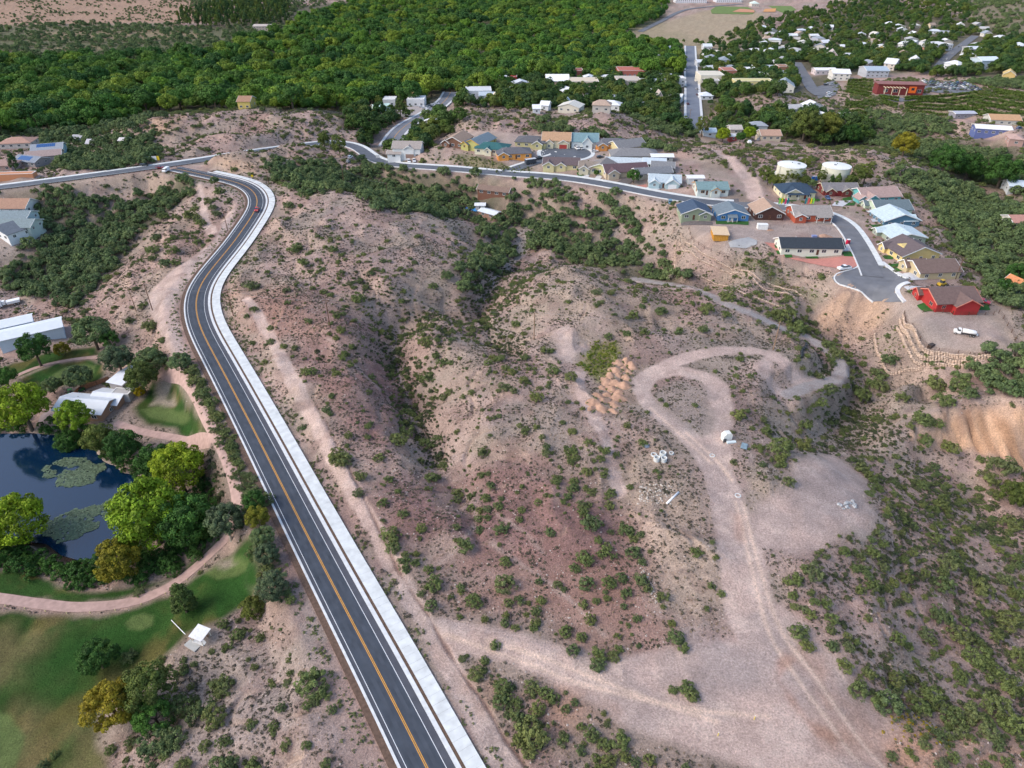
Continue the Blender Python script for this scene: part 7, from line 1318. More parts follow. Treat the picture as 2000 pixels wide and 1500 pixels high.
Zm = zone("""735,305 800,325 900,340 960,345 1010,350 1080,372 1010,378 1100,425 1180,470 1340,530 1345,556 1240,540 1100,505 1050,490 1030,455 1000,440 990,500 960,530 930,560 900,560 960,500 940,440 880,420 850,425 780,415 730,410 690,360 700,335
520,335 580,322 650,325 680,345 660,375 600,380 540,352
10,385 125,378 190,395 330,355 385,360 340,400 270,440 240,490 160,590 60,585 20,560 40,500 90,470 80,430 20,410
110,290 280,265 290,318 180,335 110,330
1260,205 1330,230 1345,260 1290,265 1200,215
1060,245 1130,262 1200,275 1290,290 1340,330 1400,348 1390,362 1320,335 1250,300 1140,270 1040,262
1650,270 1760,262 1850,290 2060,330 2060,400 1900,345 1800,310 1700,285
1740,340 1840,350 1900,375 2060,420 2060,520 1960,540 1880,500 1850,450 1810,390
1880,500 2060,500 2060,600 1960,600
1830,715 1900,705 2060,680 2060,800 1960,770 1860,760
1380,232 1400,262 1370,262
1000,346 1050,356 1110,392 1180,438 1250,478 1300,520 1240,510 1150,455 1080,420 1000,392
1180,395 1230,420 1280,470 1250,480 1210,440
1700,222 1860,234 1850,262 1760,262 1690,250
740,318 800,330 900,338 985,346 1060,352 1060,365 1000,376 900,366 800,350 740,334
1890,135 2060,150 2060,180 1960,172 1880,160""", 5, 4)
for u_, v_, r_ in ((966, 397, 9), (957, 433, 6), (938, 415, 4), (920, 410, 4), (802, 278, 6), (796, 312, 10), (1505, 275, 12), (1386, 268, 8), (1432, 276, 6), (1437, 262, 8), (846, 253, 8)):
    q_ = at(u_, v_)
    for k_ in (0, 1): EXCL.append((q_[0] * (1 - .015 * k_), q_[1] - 3 - 5 * k_, r_ * .9))
Zm2 = zone("""800,620 760,650 770,720 820,770 830,860 880,910 960,1000 930,1010 840,920 790,850 760,760 750,660
900,560 960,530 1010,560 1000,620 960,650 900,650 860,630
1560,620 1640,680 1700,760 1760,780 1680,830 1620,830 1600,760 1660,740 1600,680 1540,650
1460,830 1560,850 1680,900 1720,930 1640,890 1560,880 1480,860
1600,1060 1720,1040 1900,1080 2060,1040 2060,1500 1960,1420 1800,1380 1700,1330 1580,1180
1720,900 1900,960 2060,1000 2060,1060 1850,1050 1720,980
240,720 330,690 380,720 300,745""", 7, 5)
Zn = np.clip(track + turf + zone("""420,440 520,400 560,420 480,470 400,560 330,640 420,800 560,1000 760,1340 880,1540 960,1540 840,1300 640,940 500,700 440,600 480,500
1320,425 1660,430 1760,540 1740,590 1600,520 1560,510 1490,475 1380,500
1740,590 1960,600 1990,690 1860,700 1790,690
850,275 1140,275 1300,300 1480,350 1480,410 1300,390 1000,340 880,330
1480,350 1740,370 1840,540 1800,560 1660,440 1480,410""", 4, 1) + orange * .9, 0, 1)
wet = poly_sd(GX, GY, pond_poly); Zn = np.maximum(Zn, (wet < 1.5) * 1.0)
for k, p in PATHS.items():
    q = p[::3]; rw = {'main': 11.5, 'street': 8, 'spur': 8}.get(k, 13); m_ = (GX > q[:, 0].min() - 30) & (GX < q[:, 0].max() + 30) & (GY > q[:, 1].min() - 30) & (GY < q[:, 1].max() + 30); d, z, s_ = dist_line(GX[m_], GY[m_] + (8 if k in ('highway', 'town2', 'town3') else 0), q); Zn[m_] = np.maximum(Zn[m_], (d < rw) * 1.0)
S_LIM = .86
def candidates(n_, ymin, ymax, rs):
    d0, d1 = DD(ymin), DD(ymax); d = np.sqrt(rs.uniform(d0 * d0, d1 * d1, n_)); s = rs.uniform(-S_LIM, S_LIM, n_); return s * d, (d - 67) / .829
CELL = {}
def scatter(W_, n_try, ymin, ymax, rmin, rmax, seed, sep=1.0, avoid=1.0, limit=10 ** 6, excl_pad=0, power=1.5):
    rs = np.random.default_rng(seed); x, y = candidates(n_try, ymin, ymax, rs); w = gsample(W_, x, y); nn = gsample(Zn, x, y); keep = (rs.uniform(0, 1, n_try) < w) & (nn < .35 if avoid else True); x, y = x[keep], y[keep]; out = []; ex = np.array(EXCL)
    if len(ex):
        bad = np.zeros(len(x), bool)
        for a, b, r in EXCL: bad |= (x - a) ** 2 + (y - b) ** 2 < (r + excl_pad) ** 2
        x, y = x[~bad], y[~bad]
    R_ = rmin + (rmax - rmin) * rs.uniform(0, 1, len(x)) ** power; g = {}; cs = rmax * 2 * sep + 1e-6
    for X, Y, r in zip(x, y, R_):
        if sep > 0:
            i, j = int(X // cs), int(Y // cs); ok = True
            for a in (-1, 0, 1):
                for b in (-1, 0, 1):
                    for q in g.get((i + a, j + b), ()):
                        if (q[0] - X) ** 2 + (q[1] - Y) ** 2 < (sep * (q[2] + r)) ** 2: ok = False; break
                    if not ok: break
                if not ok: break
            if not ok: continue
            g.setdefault((i, j), []).append((X, Y, r))
        out.append((X, Y, r))
        if len(out) >= limit: break
    o = np.array(out).reshape(-1, 3); return np.column_stack([o[:, :2], H(o[:, 0], o[:, 1]), o[:, 2]])
def scatter_nodes():
    g = bpy.data.node_groups.new('scatter', 'GeometryNodeTree'); g.interface.new_socket('Geometry', in_out='INPUT', socket_type='NodeSocketGeometry'); g.interface.new_socket('Plants', in_out='INPUT', socket_type='NodeSocketCollection'); g.interface.new_socket('Geometry', in_out='OUTPUT', socket_type='NodeSocketGeometry')
    N = g.nodes; gi = N.new('NodeGroupInput'); go = N.new('NodeGroupOutput'); ci = N.new('GeometryNodeCollectionInfo'); ci.inputs['Separate Children'].default_value = True; ci.inputs['Reset Children'].default_value = True; ip = N.new('GeometryNodeInstanceOnPoints'); ip.inputs['Pick Instance'].default_value = True
    def at_(nm, ty): q = N.new('GeometryNodeInputNamedAttribute'); q.data_type = ty; q.inputs['Name'].default_value = nm; return q.outputs['Attribute']
    g.links.new(gi.outputs['Geometry'], ip.inputs['Points']); g.links.new(gi.outputs['Plants'], ci.inputs['Collection']); g.links.new(ci.outputs[0], ip.inputs['Instance']); g.links.new(at_('pick', 'INT'), ip.inputs['Instance Index'])
    er = N.new('FunctionNodeEulerToRotation'); g.links.new(at_('turn', 'FLOAT_VECTOR'), er.inputs[0]); g.links.new(er.outputs[0], ip.inputs['Rotation']); g.links.new(at_('size', 'FLOAT_VECTOR'), ip.inputs['Scale']); g.links.new(ip.outputs[0], go.inputs[0]); return g
NG = scatter_nodes(); NGI = next(i.identifier for i in NG.interface.items_tree if i.name == 'Plants'); SRC = {}
def mass(name, lab, pts, meshes, zoff, key, squash=(.8, 1.15), cat=None):
    if key not in SRC:
        c = bpy.data.collections.new('plants_' + key)
        for i, me_ in enumerate(meshes): c.objects.link(bpy.data.objects.new('plant_%02d' % i, me_))
        SRC[key] = c
    n_ = len(pts); me = bpy.data.meshes.new(name); me.vertices.add(n_); co = pts[:, :3].copy(); co[:, 2] += zoff * pts[:, 3]; me.vertices.foreach_set('co', co.astype(np.float32).ravel()); rs = np.random.default_rng(n_)
    a = me.attributes.new('pick', 'INT', 'POINT'); a.data.foreach_set('value', rs.integers(0, len(meshes), n_).astype(np.int32)); a = me.attributes.new('turn', 'FLOAT_VECTOR', 'POINT'); a.data.foreach_set('vector', np.stack([rs.normal(0, .08, n_), rs.normal(0, .08, n_), rs.uniform(0, 6.28, n_)], 1).astype(np.float32).ravel()); a = me.attributes.new('size', 'FLOAT_VECTOR', 'POINT'); a.data.foreach_set('vector', (pts[:, 3:4] * np.stack([rs.uniform(.9, 1.1, n_), rs.uniform(.9, 1.1, n_), rs.uniform(*squash, n_)], 1)).astype(np.float32).ravel())
    o = link(name, me); md = o.modifiers.new('scatter', 'NODES'); md.node_group = NG; md[NGI] = SRC[key]; tag(o, lab, cat, kind='stuff'); return o
def largest(pts, k):
    d = DD(pts[:, 1]); s = np.abs(pts[:, 0] / d) < .78; sc = pts[:, 3] / d * s; o = np.argsort(-sc); return pts[o[:k]], pts[o[k:]]
# river wood, town trees, ravine thickets: the largest singly, the rest as one mass
def near(pt, marks):
    u, v, _ = project(pt); return min(marks, key=lambda m_: (m_[0] - u) ** 2 + 4 * (m_[1] - v) ** 2)[2]
def both(W_, n1_, n2_, split, far_, r0, r1, seed, sep, pad):
    return np.concatenate([scatter(W_, n1_, 330, split, r0, r1, seed, sep, 1, 9000, pad), scatter(W_, n2_, split + r1, far_, r0, r1, seed + 50, sep, 1, 9000, pad)])
wood = both(Zf, 26000, 40000, 900, 3000, 5.0, 12.5, 21, .52, -1.0); a, b = largest(wood, 290)
WM = [(20, 240, 'at the near left end of the river wood'), (130, 225, 'above the blue gabled houses at the left'), (230, 205, 'left of the far bare hill'), (320, 200, 'behind the left end of the far bare hill'), (400, 195, 'behind the middle of the far bare hill'), (440, 205, 'just left of the yellow house in the wood'), (520, 200, 'just right of the yellow house in the wood'), (600, 200, 'behind the right end of the far bare hill'), (690, 200, 'left of the pale green highway shed'), (760, 180, 'behind the filling station'), (830, 165, 'above the top of the highway'), (920, 170, 'behind the white and yellow block'), (1000, 150, 'behind the red painted building'), (100, 180, 'in the left part of the wood, second row back'), (250, 165, 'in the left middle of the wood'), (400, 155, 'in the middle of the wood above the far hill'), (560, 150, 'in the middle of the wood, well behind the yellow house'), (700, 145, 'deep in the wood behind the filling station'), (850, 135, 'deep in the wood above the highway'), (1000, 120, 'deep in the wood behind the town hall'), (1150, 110, 'at the right end of the wood'), (150, 130, 'along the far left rim of the wood'), (400, 110, 'along the far rim of the wood'), (700, 90, 'along the far right rim of the wood')]
for x, y, z, r in a: tree('cottonwood', ('broad' if r > 10.5 else 'domed' if r > 8.5 else 'smaller') + ' green cottonwood ' + near((x, y, z), WM), 'tree', (x, y, z), r, FAR_COT, .95, group='cottonwoods of the river wood')
mass('woods', 'dense green river wood filling the valley behind the town', b, FAR_COT, .85, 'cot', cat='wood')
town = both(Zt, 60000, 40000, 900, 3000, 2.6, 6.6, 22, .46, -1.5); a, b = largest(town, 290)
TM = [(700, 265, 'on the slope left of the highway'), (770, 255, 'by the highway bend'), (740, 228, 'beside the pale green highway shed'), (860, 250, 'right of the highway'), (900, 215, 'below the white and yellow block'), (960, 215, 'below the tan tower house'), (1010, 185, 'in front of the red painted building'), (1060, 195, 'left of the lot below the gabled hall'), (1110, 205, 'round the white gabled cottage'), (1150, 205, 'below the yellow porch cottage'), (1200, 195, 'in front of the long cream shops'), (1240, 195, 'below the long white store'), (1290, 195, 'round the tan steep roofed house'), (1330, 220, 'along the left kerb of the town street'), (1330, 150, 'behind the white stacked block'), (1370, 210, 'along the right kerb of the town street'), (1400, 250, 'above the bright round trees'), (1480, 250, 'behind the tiled town edge house'), (1560, 245, 'round the broad orchard trees'), (1640, 260, 'at the orchard fence'), (1400, 135, 'behind the cream hotel'), (1470, 140, 'behind the yellow motel'), (1540, 175, 'beside the grey gabled church hall'), (1250, 140, 'behind the red fronted block'), (1180, 150, 'behind the shop row'), (1650, 150, 'round the green park'), (1750, 130, 'behind the winery shed'), (1830, 125, 'beside the distant road'), (1950, 120, 'on the right hillside below the blue house'), (1600, 100, 'behind the park'), (1450, 100, 'in the middle of the town trees')]
for x, y, z, r in a: tree('shade_tree', ('large' if r > 5.6 else 'middle sized' if r > 4.4 else 'small') + ' green shade tree ' + near((x, y, z), TM), 'tree', (x, y, z), r, FAR_TOWN, 1.05, group='shade trees of the town')
mass('town_trees', 'dark green trees covering the far side of the town', b, FAR_TOWN, .95, 'town', cat='wood')
far_s = both(Zs, 9000, 60000, 900, 3200, 2.0, 6.0, 25, .55, 0); Zd = zone('-200,-8 420,-8 440,40 300,46 -200,50', 14, 6) * smooth(.4, .62, fbm(GX / 40, GY / 40, 3, 99)) * .8; far_d = scatter(Zd, 60000, 800, 2600, 1.2, 3.2, 75, .8, 1, 5000); mass('brush', 'sparse dark brush on the tan far plain', far_d, MESQ, .5, 'mesq', cat='brush')
PINES = variants(lambda i: crown_mesh('crown', 860 + i, 26, 40, .10, 1.9, L_TOWN, .7, (.22, .34), columnar=True), 3); pw = scatter(zone('352,52 440,58 560,46 568,12 520,4 420,18 355,30', 12, 3), 30000, 800, 2200, 4.0, 6.0, 76, .55, 1, 900); a, b = largest(pw, 120)
for x, y, z, r in a: tree('pine_tree', 'dark upright conifer in the distant dark plantation block', 'tree', (x, y, z), r, PINES, 1.9, group='conifers of the distant plantation')
if len(b): mass('plantation', 'dark conifer plantation at the far left', b, PINES, 1.8, 'pines', cat='plantation')
mass('brushland', 'grey green brush on the plain beyond the river wood', far_s, MESQ, .5, 'mesq', cat='brush')
rav = scatter(np.clip(Zm, 0, 1), 90000, 130, 700, 1.5, 4.6, 23, .46, 1, 7000, -1.4); a, b = largest(rav, 290)
RM = [(60, 430, 'beside the left stack of houses'), (60, 560, 'at the mouth of the left ravine'), (150, 500, 'in the lower left ravine'), (220, 430, 'in the middle of the left ravine'), (320, 380, 'at the head of the left ravine below the junction'), (190, 310, 'left of the junction signs'), (60, 395, 'below the far left road'), (580, 345, 'right of the big road bend'), (660, 350, 'near the tall olive conifer'), (720, 330, 'below the street bend'), (780, 370, 'in the upper ravine below the white two storey house'), (850, 400, 'left of the blue tarpaulins'), (880, 345, 'below the planted slope'), (960, 365, 'behind the brown roofed bungalow'), (1000, 430, 'right of the white roofed ravine shed'), (1060, 410, 'right of the brown roofed bungalow'), (1100, 480, 'right of the dry wash'), (1180, 500, 'at the foot of the slope below the street'), (1300, 540, 'at the left end of the stone terraces'), (940, 550, 'left of the dry wash mouth'), (1250, 240, 'on the hill behind the upper loop'), (1150, 260, 'behind the blue green roofed house'), (1370, 340, 'by the dirt track above the teal roofed cottage'), (1800, 290, 'on the slope below the ranch house'), (1800, 370, 'behind the turquoise house'), (1900, 420, 'right of the mint house'), (1950, 480, 'right of the yellow house'), (1930, 560, 'behind the red barn style house'), (1950, 740, 'below the truck lot wall'), (880, 320, 'on the planted slope')]
for x, y, z, r in a: tree('mesquite', ('wide' if r > 3.6 else 'low') + ' bushy mesquite ' + near((x, y, z), RM), 'tree', (x, y, z), r, MESQ, .62, group='mesquites of the ravines', stems=True)
mass('thicket', 'dense mesquite thicket filling the ravines', b, MESQ, .55, 'mesq', cat='thicket')
bare = zone('820,1120 1000,1070 1250,1080 1290,1200 1420,1250 1400,1320 1180,1300 1060,1230 860,1200\n1200,840 1300,880 1400,1000 1400,1250 1290,1190 1240,1050', 8, 4)
Zp = np.clip(turf * 1.2 + np.maximum(np.maximum(line_zone('-40,1165 60,1177 150,1186 230,1181 300,1162 350,1134 400,1092 430,1062 448,1040 462,1005 462,965 448,910 428,865 402,815 378,765 352,735 315,728', 4.2, .6, .2), line_zone('225,826 265,840 310,850 360,860 415,862', 3.4, .5, .2)), line_zone('25,738 60,722 110,708 160,700 200,696', 3, .5, .2)), 0, 1)
hill = np.clip(1 - Zm - Zf - Zt, 0, 1) * (1 - Zp); Zm2 = Zm2 * (.15 + .85 * smooth(.40, .60, fbm(GX / 13, GY / 13, 3, 81)))
Zr0 = zone('1570,1130 1700,1060 1850,1060 2060,1000 2060,1520 1960,1440 1800,1390 1700,1340 1620,1260 1580,1180', 6, 4)
bushes = np.concatenate([scatter(np.clip((Zm2 * (1 - .75 * Zr0) + hill * .07) * (1 - .85 * bare) * (1 + 5 * smooth(.5, .7, fbm(GX / 25, GY / 25, 3, 77)) * (1 - Zm2)), 0, 1), 40000, 55, 330, .45, 1.7, 24, .55, 1, 9000, 0, 2.2), scatter(np.clip(Zm2 + hill * (.22 + .9 * smooth(.42, .62, fbm(GX / 30, GY / 30, 3, 79))), 0, 1), 30000, 330, 720, .7, 2.6, 44, .6, 1, 9000, 0, 2.0)]); mass('bushes', 'small green bushes dotted over gullies and slopes', bushes, SHRUB, .32, 'shrub', cat='bushes')
patchy = smooth(.35, .65, fbm(GX / 9, GY / 9, 3, 78)); Zr = zone("""1570,1130 1700,1060 1850,1060 2060,1000 2060,1520 1960,1440 1800,1390 1700,1340 1620,1260 1580,1180
1500,860 1600,820 1700,780 1800,830 1760,900 1820,960 2060,1000 2060,1060 1750,1060 1720,960 1640,890 1560,880""", 6, 4)
gul = np.zeros(GX.shape)
for s, wd in (("1000,515 950,570 935,600 880,625 790,660 775,720 810,790 830,850 850,900", 9), ("1010,560 960,640 1000,690", 9), ("700,530 760,590 830,610 880,625", 5), ("870,640 850,720 815,780", 5), ("620,700 690,690 770,715", 4), ("1560,640 1640,720 1650,800 1700,860 1800,940 1980,1040", 14)): gul = np.maximum(gul, line_zone(s, wd, 3, 3))
gb = scatter(np.clip(gul * .9 + Zr * (.10 + .5 * patchy), 0, 1), 80000, 60, 330, .28, 1.05, 61, .55, 1, 8000, -.2, 2.0); gb = gb[gsample(track, gb[:, 0], gb[:, 1]) < .2]
L_BRUSH = leaf_material('brush_leaf', [(.070, .088, .042), (.085, .100, .046), (.060, .078, .044), (.095, .108, .048)], gain=1.2); BRUSH = variants(lambda i: crown_mesh('brush', 880 + i, 34, 40, .075, .6, L_BRUSH, .84, (.15, .3), core=.0, up=.4, tint=.34), 5)
hg = scatter(hedge, 60000, 60, 260, .4, 1.5, 68, .5, 0, 900, -.6, 1.3); mass('hedge', 'leafy green hedge plants between the dirt path and the road', hg, SHRUB, .4, 'shrub', cat='hedge')
tk_ = scatter(thk * (1 - Zp), 40000, 60, 260, .4, 1.3, 69, .6, 0, 300, -1, 1.3); mass('undergrowth', 'dry brown green undergrowth beside the dirt path', tk_, BRUSH, .35, 'brush', cat='undergrowth')
mass('brush', 'olive grey brush along the gullies and over the right slope', gb, BRUSH, .32, 'brush', cat='brush')
tufts = np.concatenate([scatter(np.clip((.2 + .8 * patchy) * hill * (1 - track), 0, 1), 200000, 50, 300, .12, .48, 26, 0, 1, 120000, -.3, 2.2), scatter(np.clip((.3 + .7 * patchy) * hill * (1 - track), 0, 1), 90000, 300, 620, .25, .8, 46, 0, 1, 60000, -.3, 1.6)])
mass('scrub', 'low grey green scrub and grass tufts over the bare hills', tufts, SCRUB, .25, 'scrub', (.6, 1.1), cat='scrub')
L_DRY = leaf_material('dry_grass_leaf', [(.30, .24, .15), (.25, .19, .12), (.34, .27, .18)]); DRY = variants(lambda i: crown_mesh('dry_tuft', 900 + i, 6, 10, .2, .5, L_DRY, .62, (.26, .46)), 3)
dr = scatter(np.clip((1 - patchy * .7) * hill * (1 - track) * .8, 0, 1), 90000, 50, 330, .10, .36, 64, 0, 1, 60000, -.3, 2.0); mass('dry_grass', 'dry straw coloured grass tufts between the scrub', dr, DRY, .2, 'dry', (.6, 1.1), cat='dry grass')
def stone_mesh(i):
    mb = MB(); blob(mb, (0, 0, 0), 1.0, random.Random(i)); return mesh('stone', mb.v, mb.f, mat('loose_stone', (.46, .38, .33), .9, .35, 1.0))
st_ = scatter(np.clip(hill * (.25 + .75 * smooth(.5, .7, fbm(GX / 7, GY / 7, 3, 66))) * (1 - .7 * track), 0, 1), 70000, 50, 300, .06, .26, 65, 0, 0, 40000, -.3, 3.0); st_ = st_[gsample(Zn, st_[:, 0], st_[:, 1]) < .6]; mass('stones', 'loose pale stones over the bare slopes', st_, variants(stone_mesh, 4), .1, 'stone', (.5, .9), cat='stones')
edge = zone("575,1000 640,1110 760,1320 880,1520 900,1520 780,1320 660,1120 590,990\n480,700 560,870 620,980 630,970 570,850 500,700\n440,600 480,700 500,700 455,600 470,520 540,400 525,400 455,520\n395,760 450,870 505,980 520,1010 500,1010 440,900 380,760\n345,640 395,760 410,760 352,600", 1.2, .8)
et = scatter(edge, 90000, 50, 360, .2, .75, 27, .5, 0, 2600, -.5, 1.5)
ed, zz, ss = dist_line(et[:, 0], et[:, 1], PATHS['main'][::2]); et = et[(ed > 9.2) | (ed < 0)]; mass('weeds', 'green weeds along the edge of the road and sidewalk', et, GREEN_TUFT, .3, 'weed', cat='weeds')
ss_ = RNG.uniform(0, sl[-9], 1800); pp_ = np.stack([np.interp(ss_, sl, pm[:, k]) for k in range(3)], 1); t0_ = np.stack([np.interp(ss_ + .5, sl, pm[:, k]) for k in range(2)], 1) - pp_[:, :2]; t0_ /= np.linalg.norm(t0_, axis=1)[:, None] + 1e-9; k_ = RNG.uniform(0, 1, 1800); of = np.where(k_ < .5, 8.9 + RNG.exponential(.45, 1800), 11.0 + RNG.normal(0, .6, 1800)); rp = pp_.copy(); rp[:, 0] += t0_[:, 1] * of; rp[:, 1] -= t0_[:, 0] * of; rp = rp[fbm(rp[:, 0] / 5, rp[:, 1] / 5, 3, 91) + RNG.normal(0, .06, 1800) > .47]; mass('weeds', 'green and brown weeds in two strips beside the sidewalk', np.column_stack([rp[:, 0], rp[:, 1], H(rp[:, 0], rp[:, 1]), RNG.uniform(.18, .6, len(rp))]), GREEN_TUFT + SCRUB[:2], .3, 'rweed', cat='weeds')
lf = offset(pm, -6.6); sel = RNG.integers(0, len(lf), 900); lx = lf[sel, 0] - RNG.exponential(1.3, 900) * .9 + RNG.uniform(-.9, .9, 900); ly = lf[sel, 1] - RNG.exponential(1.0, 900) * .5 + RNG.uniform(-.9, .9, 900); mass('weeds', 'green weeds along the left kerb of the road', np.column_stack([lx, ly, H(lx, ly), RNG.uniform(.2, .6, 900)]), GREEN_TUFT, .3, 'weed', cat='weeds')
WEEDM = variants(lambda i: crown_mesh('weed', 800 + i, 9, 16, .16, .6, L_WEED, .6, (.26, .42)), 3); YELM = variants(lambda i: crown_mesh('flower', 820 + i, 7, 12, .2, .5, L_YEL, .6, (.26, .42)), 2)
wz = scatter(yg, 60000, 120, 260, .3, .9, 31, .35, 0, 700, -1.0); mass('weeds', 'yellow green weeds beside the orange soil heaps', wz, WEEDM, .3, 'yweed', cat='weeds')
hz_ = []
for (u, v) in spots:
    for _ in range(3): q = at(u + random.uniform(-14, 14), v + random.uniform(-2, 9)); hz_.append((q[0], q[1], q[2], random.uniform(.3, .7)))
mass('weeds', 'green weeds growing between the orange soil heaps', np.array(hz_), GREEN_TUFT, .35, 'weed', cat='weeds')
yf = zone("1740,1385 1790,1390 1830,1410 1850,1440 1800,1430 1760,1435 1740,1420", 2, 3); wz = scatter(yf, 60000, 55, 110, .15, .42, 32, .6, 0, 90); mass('yellow_flowers', 'yellow flowering weeds at the corner of the gravel pad', wz, YELM, .3, 'yel', cat='flowers')
gz = zone("1365,530 1400,540 1440,560 1430,575 1390,560 1360,548\n1335,490 1350,510 1375,530 1365,535 1340,515\n1720,660 1750,650 1775,690 1785,712 1750,722 1735,700\n1440,500 1500,520 1560,558 1600,580 1590,590 1520,560 1450,520\n880,305 1000,325 1030,340 900,322", 2, 2); wz = scatter(gz, 90000, 200, 420, .25, .8, 33, .5, 0, 1500); mass('weeds', 'green plants on the terraced slopes', wz, WEEDM + GREEN_TUFT, .3, 'tweed', cat='weeds')
yz = zone("1090,300 1290,300 1480,392 1480,380 1340,372 1240,352 1100,342 1060,330\n860,285 1090,285 1090,296 960,318 880,312\n1500,384 1640,378 1700,402 1740,440 1770,520 1800,560 1750,560 1720,500 1680,430 1640,405 1560,398", 1.5, .5)
gs = scatter(yz, 20000, 230, 480, .45, 1.15, 36, 1.6, 0, 110, .3); GL = [(900, 300, 'by the brown house of the upper loop'), (980, 310, 'between the teal and orange roofed houses'), (1050, 296, 'by the olive yellow house'), (1100, 340, 'in front of the plum roofed house'), (1150, 345, 'by the small beige house'), (1220, 352, 'by the maroon roofed house'), (1280, 370, 'in front of the pale blue gabled house'), (1380, 386, 'by the teal roofed cottage'), (1450, 388, 'right of the teal roofed cottage'), (1550, 392, 'in front of the navy roofed house'), (1640, 388, 'in front of the maroon house'), (1700, 405, 'by the turquoise house'), (1730, 440, 'in front of the steel blue house'), (1750, 480, 'by the grey green house'), (1770, 520, 'in front of the yellow house'), (1790, 555, 'by the tan house')]
for x, y, z, r in gs:
    o = link('garden_shrub', random.choice(SHRUB), None, (x, y, z + .35 * r), random.uniform(0, 6.28)); o.scale = (r, r, r * 1.1); tag(o, ('larger' if r > .85 else 'small') + ' round garden shrub ' + near((x, y, z), GL), 'shrub', 'garden shrubs of the subdivision')
ps_ = scatter(zone("880,304 960,318 1040,328 1040,340 980,340 900,326 872,316", 1, .5), 20000, 300, 480, .55, 1.05, 37, 1.3, 0, 70, -.3)
for x, y, z, r in ps_:
    o = link('planted_shrub', random.choice(SHRUB), None, (x, y, z + .35 * r), random.uniform(0, 6.28)); o.scale = (r, r, r * 1.2); tag(o, 'small planted shrub on the pale slope below the upper loop houses', 'shrub', 'planted shrubs on the pale slope')
# dense undergrowth round the pond
pz = zone("110,850 165,868 210,905 270,935 292,960 300,930 260,890 200,850 130,830\n278,1000 285,1030 260,1060 215,1092 150,1108 90,1092 50,1070 -40,1060 -40,1110 60,1112 160,1150 330,1120 420,1045 430,1000 400,960 340,980 300,1010\n-40,860 60,846 110,852 100,840 40,835 -40,845", 3, 2)
wz = scatter(np.clip(pz, 0, 1), 60000, 90, 200, .9, 2.6, 34, .42, 0, 520, -4); wz = wz[poly_sd(wz[:, 0], wz[:, 1], pond_poly) > .3]
POND_B = variants(lambda i: crown_mesh('foliage', 840 + i, 24, 50, .075, .8, L_DEEP, .72, (.2, .34), tint=.3), 3); mass('undergrowth', 'green undergrowth round the pond shore', wz, POND_B, .5, 'pond', cat='undergrowth')
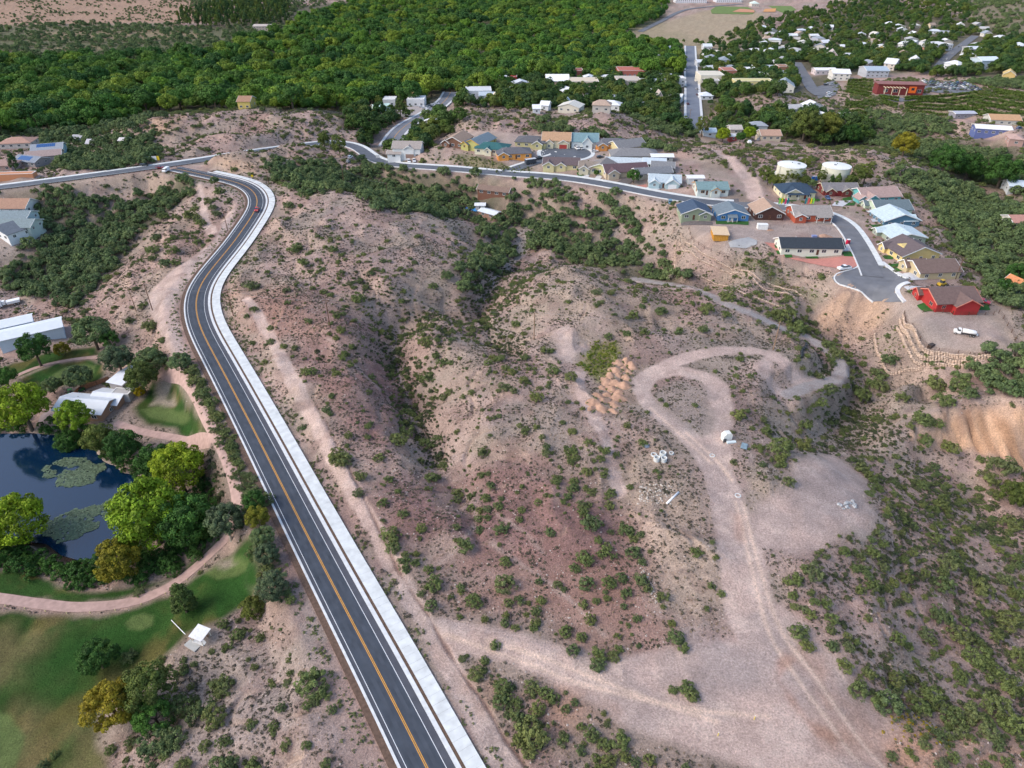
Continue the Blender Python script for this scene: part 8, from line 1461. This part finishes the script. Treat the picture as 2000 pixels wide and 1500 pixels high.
# vine rows
L_VINE = leaf_material('vine_leaf', [(.05, .085, .016), (.065, .095, .018)], gain=1.3); VM = []
def vine_row(a, b, lab):
    a = np.array(a); b = np.array(b); L = math.hypot(*(b - a)[:2]); n_ = int(L * 26); rs = np.random.default_rng(int(L * 100)); t = rs.uniform(0, 1, n_); hgt = rs.uniform(.3, 2.0, n_); p = a + (b - a) * t[:, None]; dx = (b - a)[:2] / L; off = rs.normal(0, .6, n_); x = p[:, 0] - dx[1] * off; y = p[:, 1] + dx[0] * off; z = H(x, y) + hgt
    c = np.stack([x, y, z], 1); nr = rs.normal(size=(n_, 3)) + np.array([0, -.3, .6]); nr /= np.linalg.norm(nr, axis=1)[:, None]; u_ = np.cross(nr, rs.normal(size=(n_, 3))); u_ /= np.linalg.norm(u_, axis=1)[:, None]; w_ = np.cross(nr, u_); s = rs.uniform(.3, .6, (n_, 1)); V = np.stack([c - u_ * s, c - w_ * s, c + u_ * s, c + w_ * s], 1).reshape(-1, 3) - a; me = fast_mesh('foliage', V, np.arange(n_ * 4).reshape(-1, 4), L_VINE)
    T = np.repeat(rs.uniform(.7, 1.4, n_), 4); ca = me.attributes.new('tint', 'FLOAT_COLOR', 'POINT'); ca.data.foreach_set('color', np.stack([T, T, T, T * 0 + 1], 1).astype(np.float32).ravel()); root = empty('vine_row', a, 0, lab, 'vine row', 'vine rows below the winery'); link('foliage', me, root); mb = MB()
    for k in range(max(2, int(L / 8))): q = a + (b - a) * k / max(1, int(L / 8)) - a; zz = float(H(q[0] + a[0], q[1] + a[1])) - a[2]; mb.box(q[0] - .06, q[0] + .06, q[1] - .06, q[1] + .06, zz - .3, zz + 2.1)
    mb.build('trellis_posts', M_POLE, root)
def rows(q0, q1, r0, r1, n_, lab):
    A0, A1, B0, B1 = [at(*q) for q in (q0, q1, r0, r1)]
    for i in range(n_): t = i / (n_ - 1); vine_row(A0 + (B0 - A0) * t, A1 + (B1 - A1) * t, lab)
rows((1766, 193), (1908, 182), (1766, 218), (1880, 226), 6, 'vine row in the block left of the pale dirt path'); rows((1912, 181), (2040, 198), (1868, 221), (2040, 252), 8, 'vine row in the block right of the pale dirt path'); rows((1716, 189), (1756, 194), (1722, 202), (1752, 210), 4, 'short vine row just below the winery drive'); rows((1650, 200), (1716, 202), (1650, 228), (1690, 228), 5, 'vine row in the light green block by the fence'); rows((1656, 158), (1705, 158), (1652, 180), (1700, 192), 6, 'vine row in the curved block beside the red winery'); rows((1930, 172), (2010, 188), (1940, 178), (2010, 196), 2, 'bright vine row above the pale dirt bank')

# same words on several things: tell them apart by their place in the row
ORD = 'leftmost,second from the left,third from the left,fourth from the left,fifth from the left,sixth from the left,seventh from the left,eighth from the left'.split(',')
by = {}
for o in COL.objects:
    if o.parent is None and 'label' in o and o.get('kind') != 'stuff': by.setdefault(o['label'], []).append(o)
for lab, os_ in by.items():
    if len(os_) < 2 or len(os_) > 40 or len(lab.split()) > 12: continue
    os_ = [(project(tuple(o.location)), o) for o in os_]; os_.sort(key=lambda q: q[0][1]); nb = max(1, -(-len(os_) // 6)); size = -(-len(os_) // nb)
    for b_ in range(nb):
        row = sorted(os_[b_ * size:(b_ + 1) * size], key=lambda q: q[0][0])
        for i, (q, o) in enumerate(row):
            rw = '' if nb == 1 else ('far row, ', 'near row, ')[b_] if nb == 2 else ('far row, ', 'middle row, ', 'near row, ')[b_] if nb == 3 else ('farthest row, ', 'second row, ', 'third row, ', 'fourth row, ', 'fifth row, ', 'sixth row, ', 'nearest row, ')[b_]
            t = rw + (ORD[i] if len(row) > 1 else '').strip(); t = t.strip(', ')
            if t and len((lab + ' ' + t).split()) <= 16: o['label'] = lab + ', ' + t
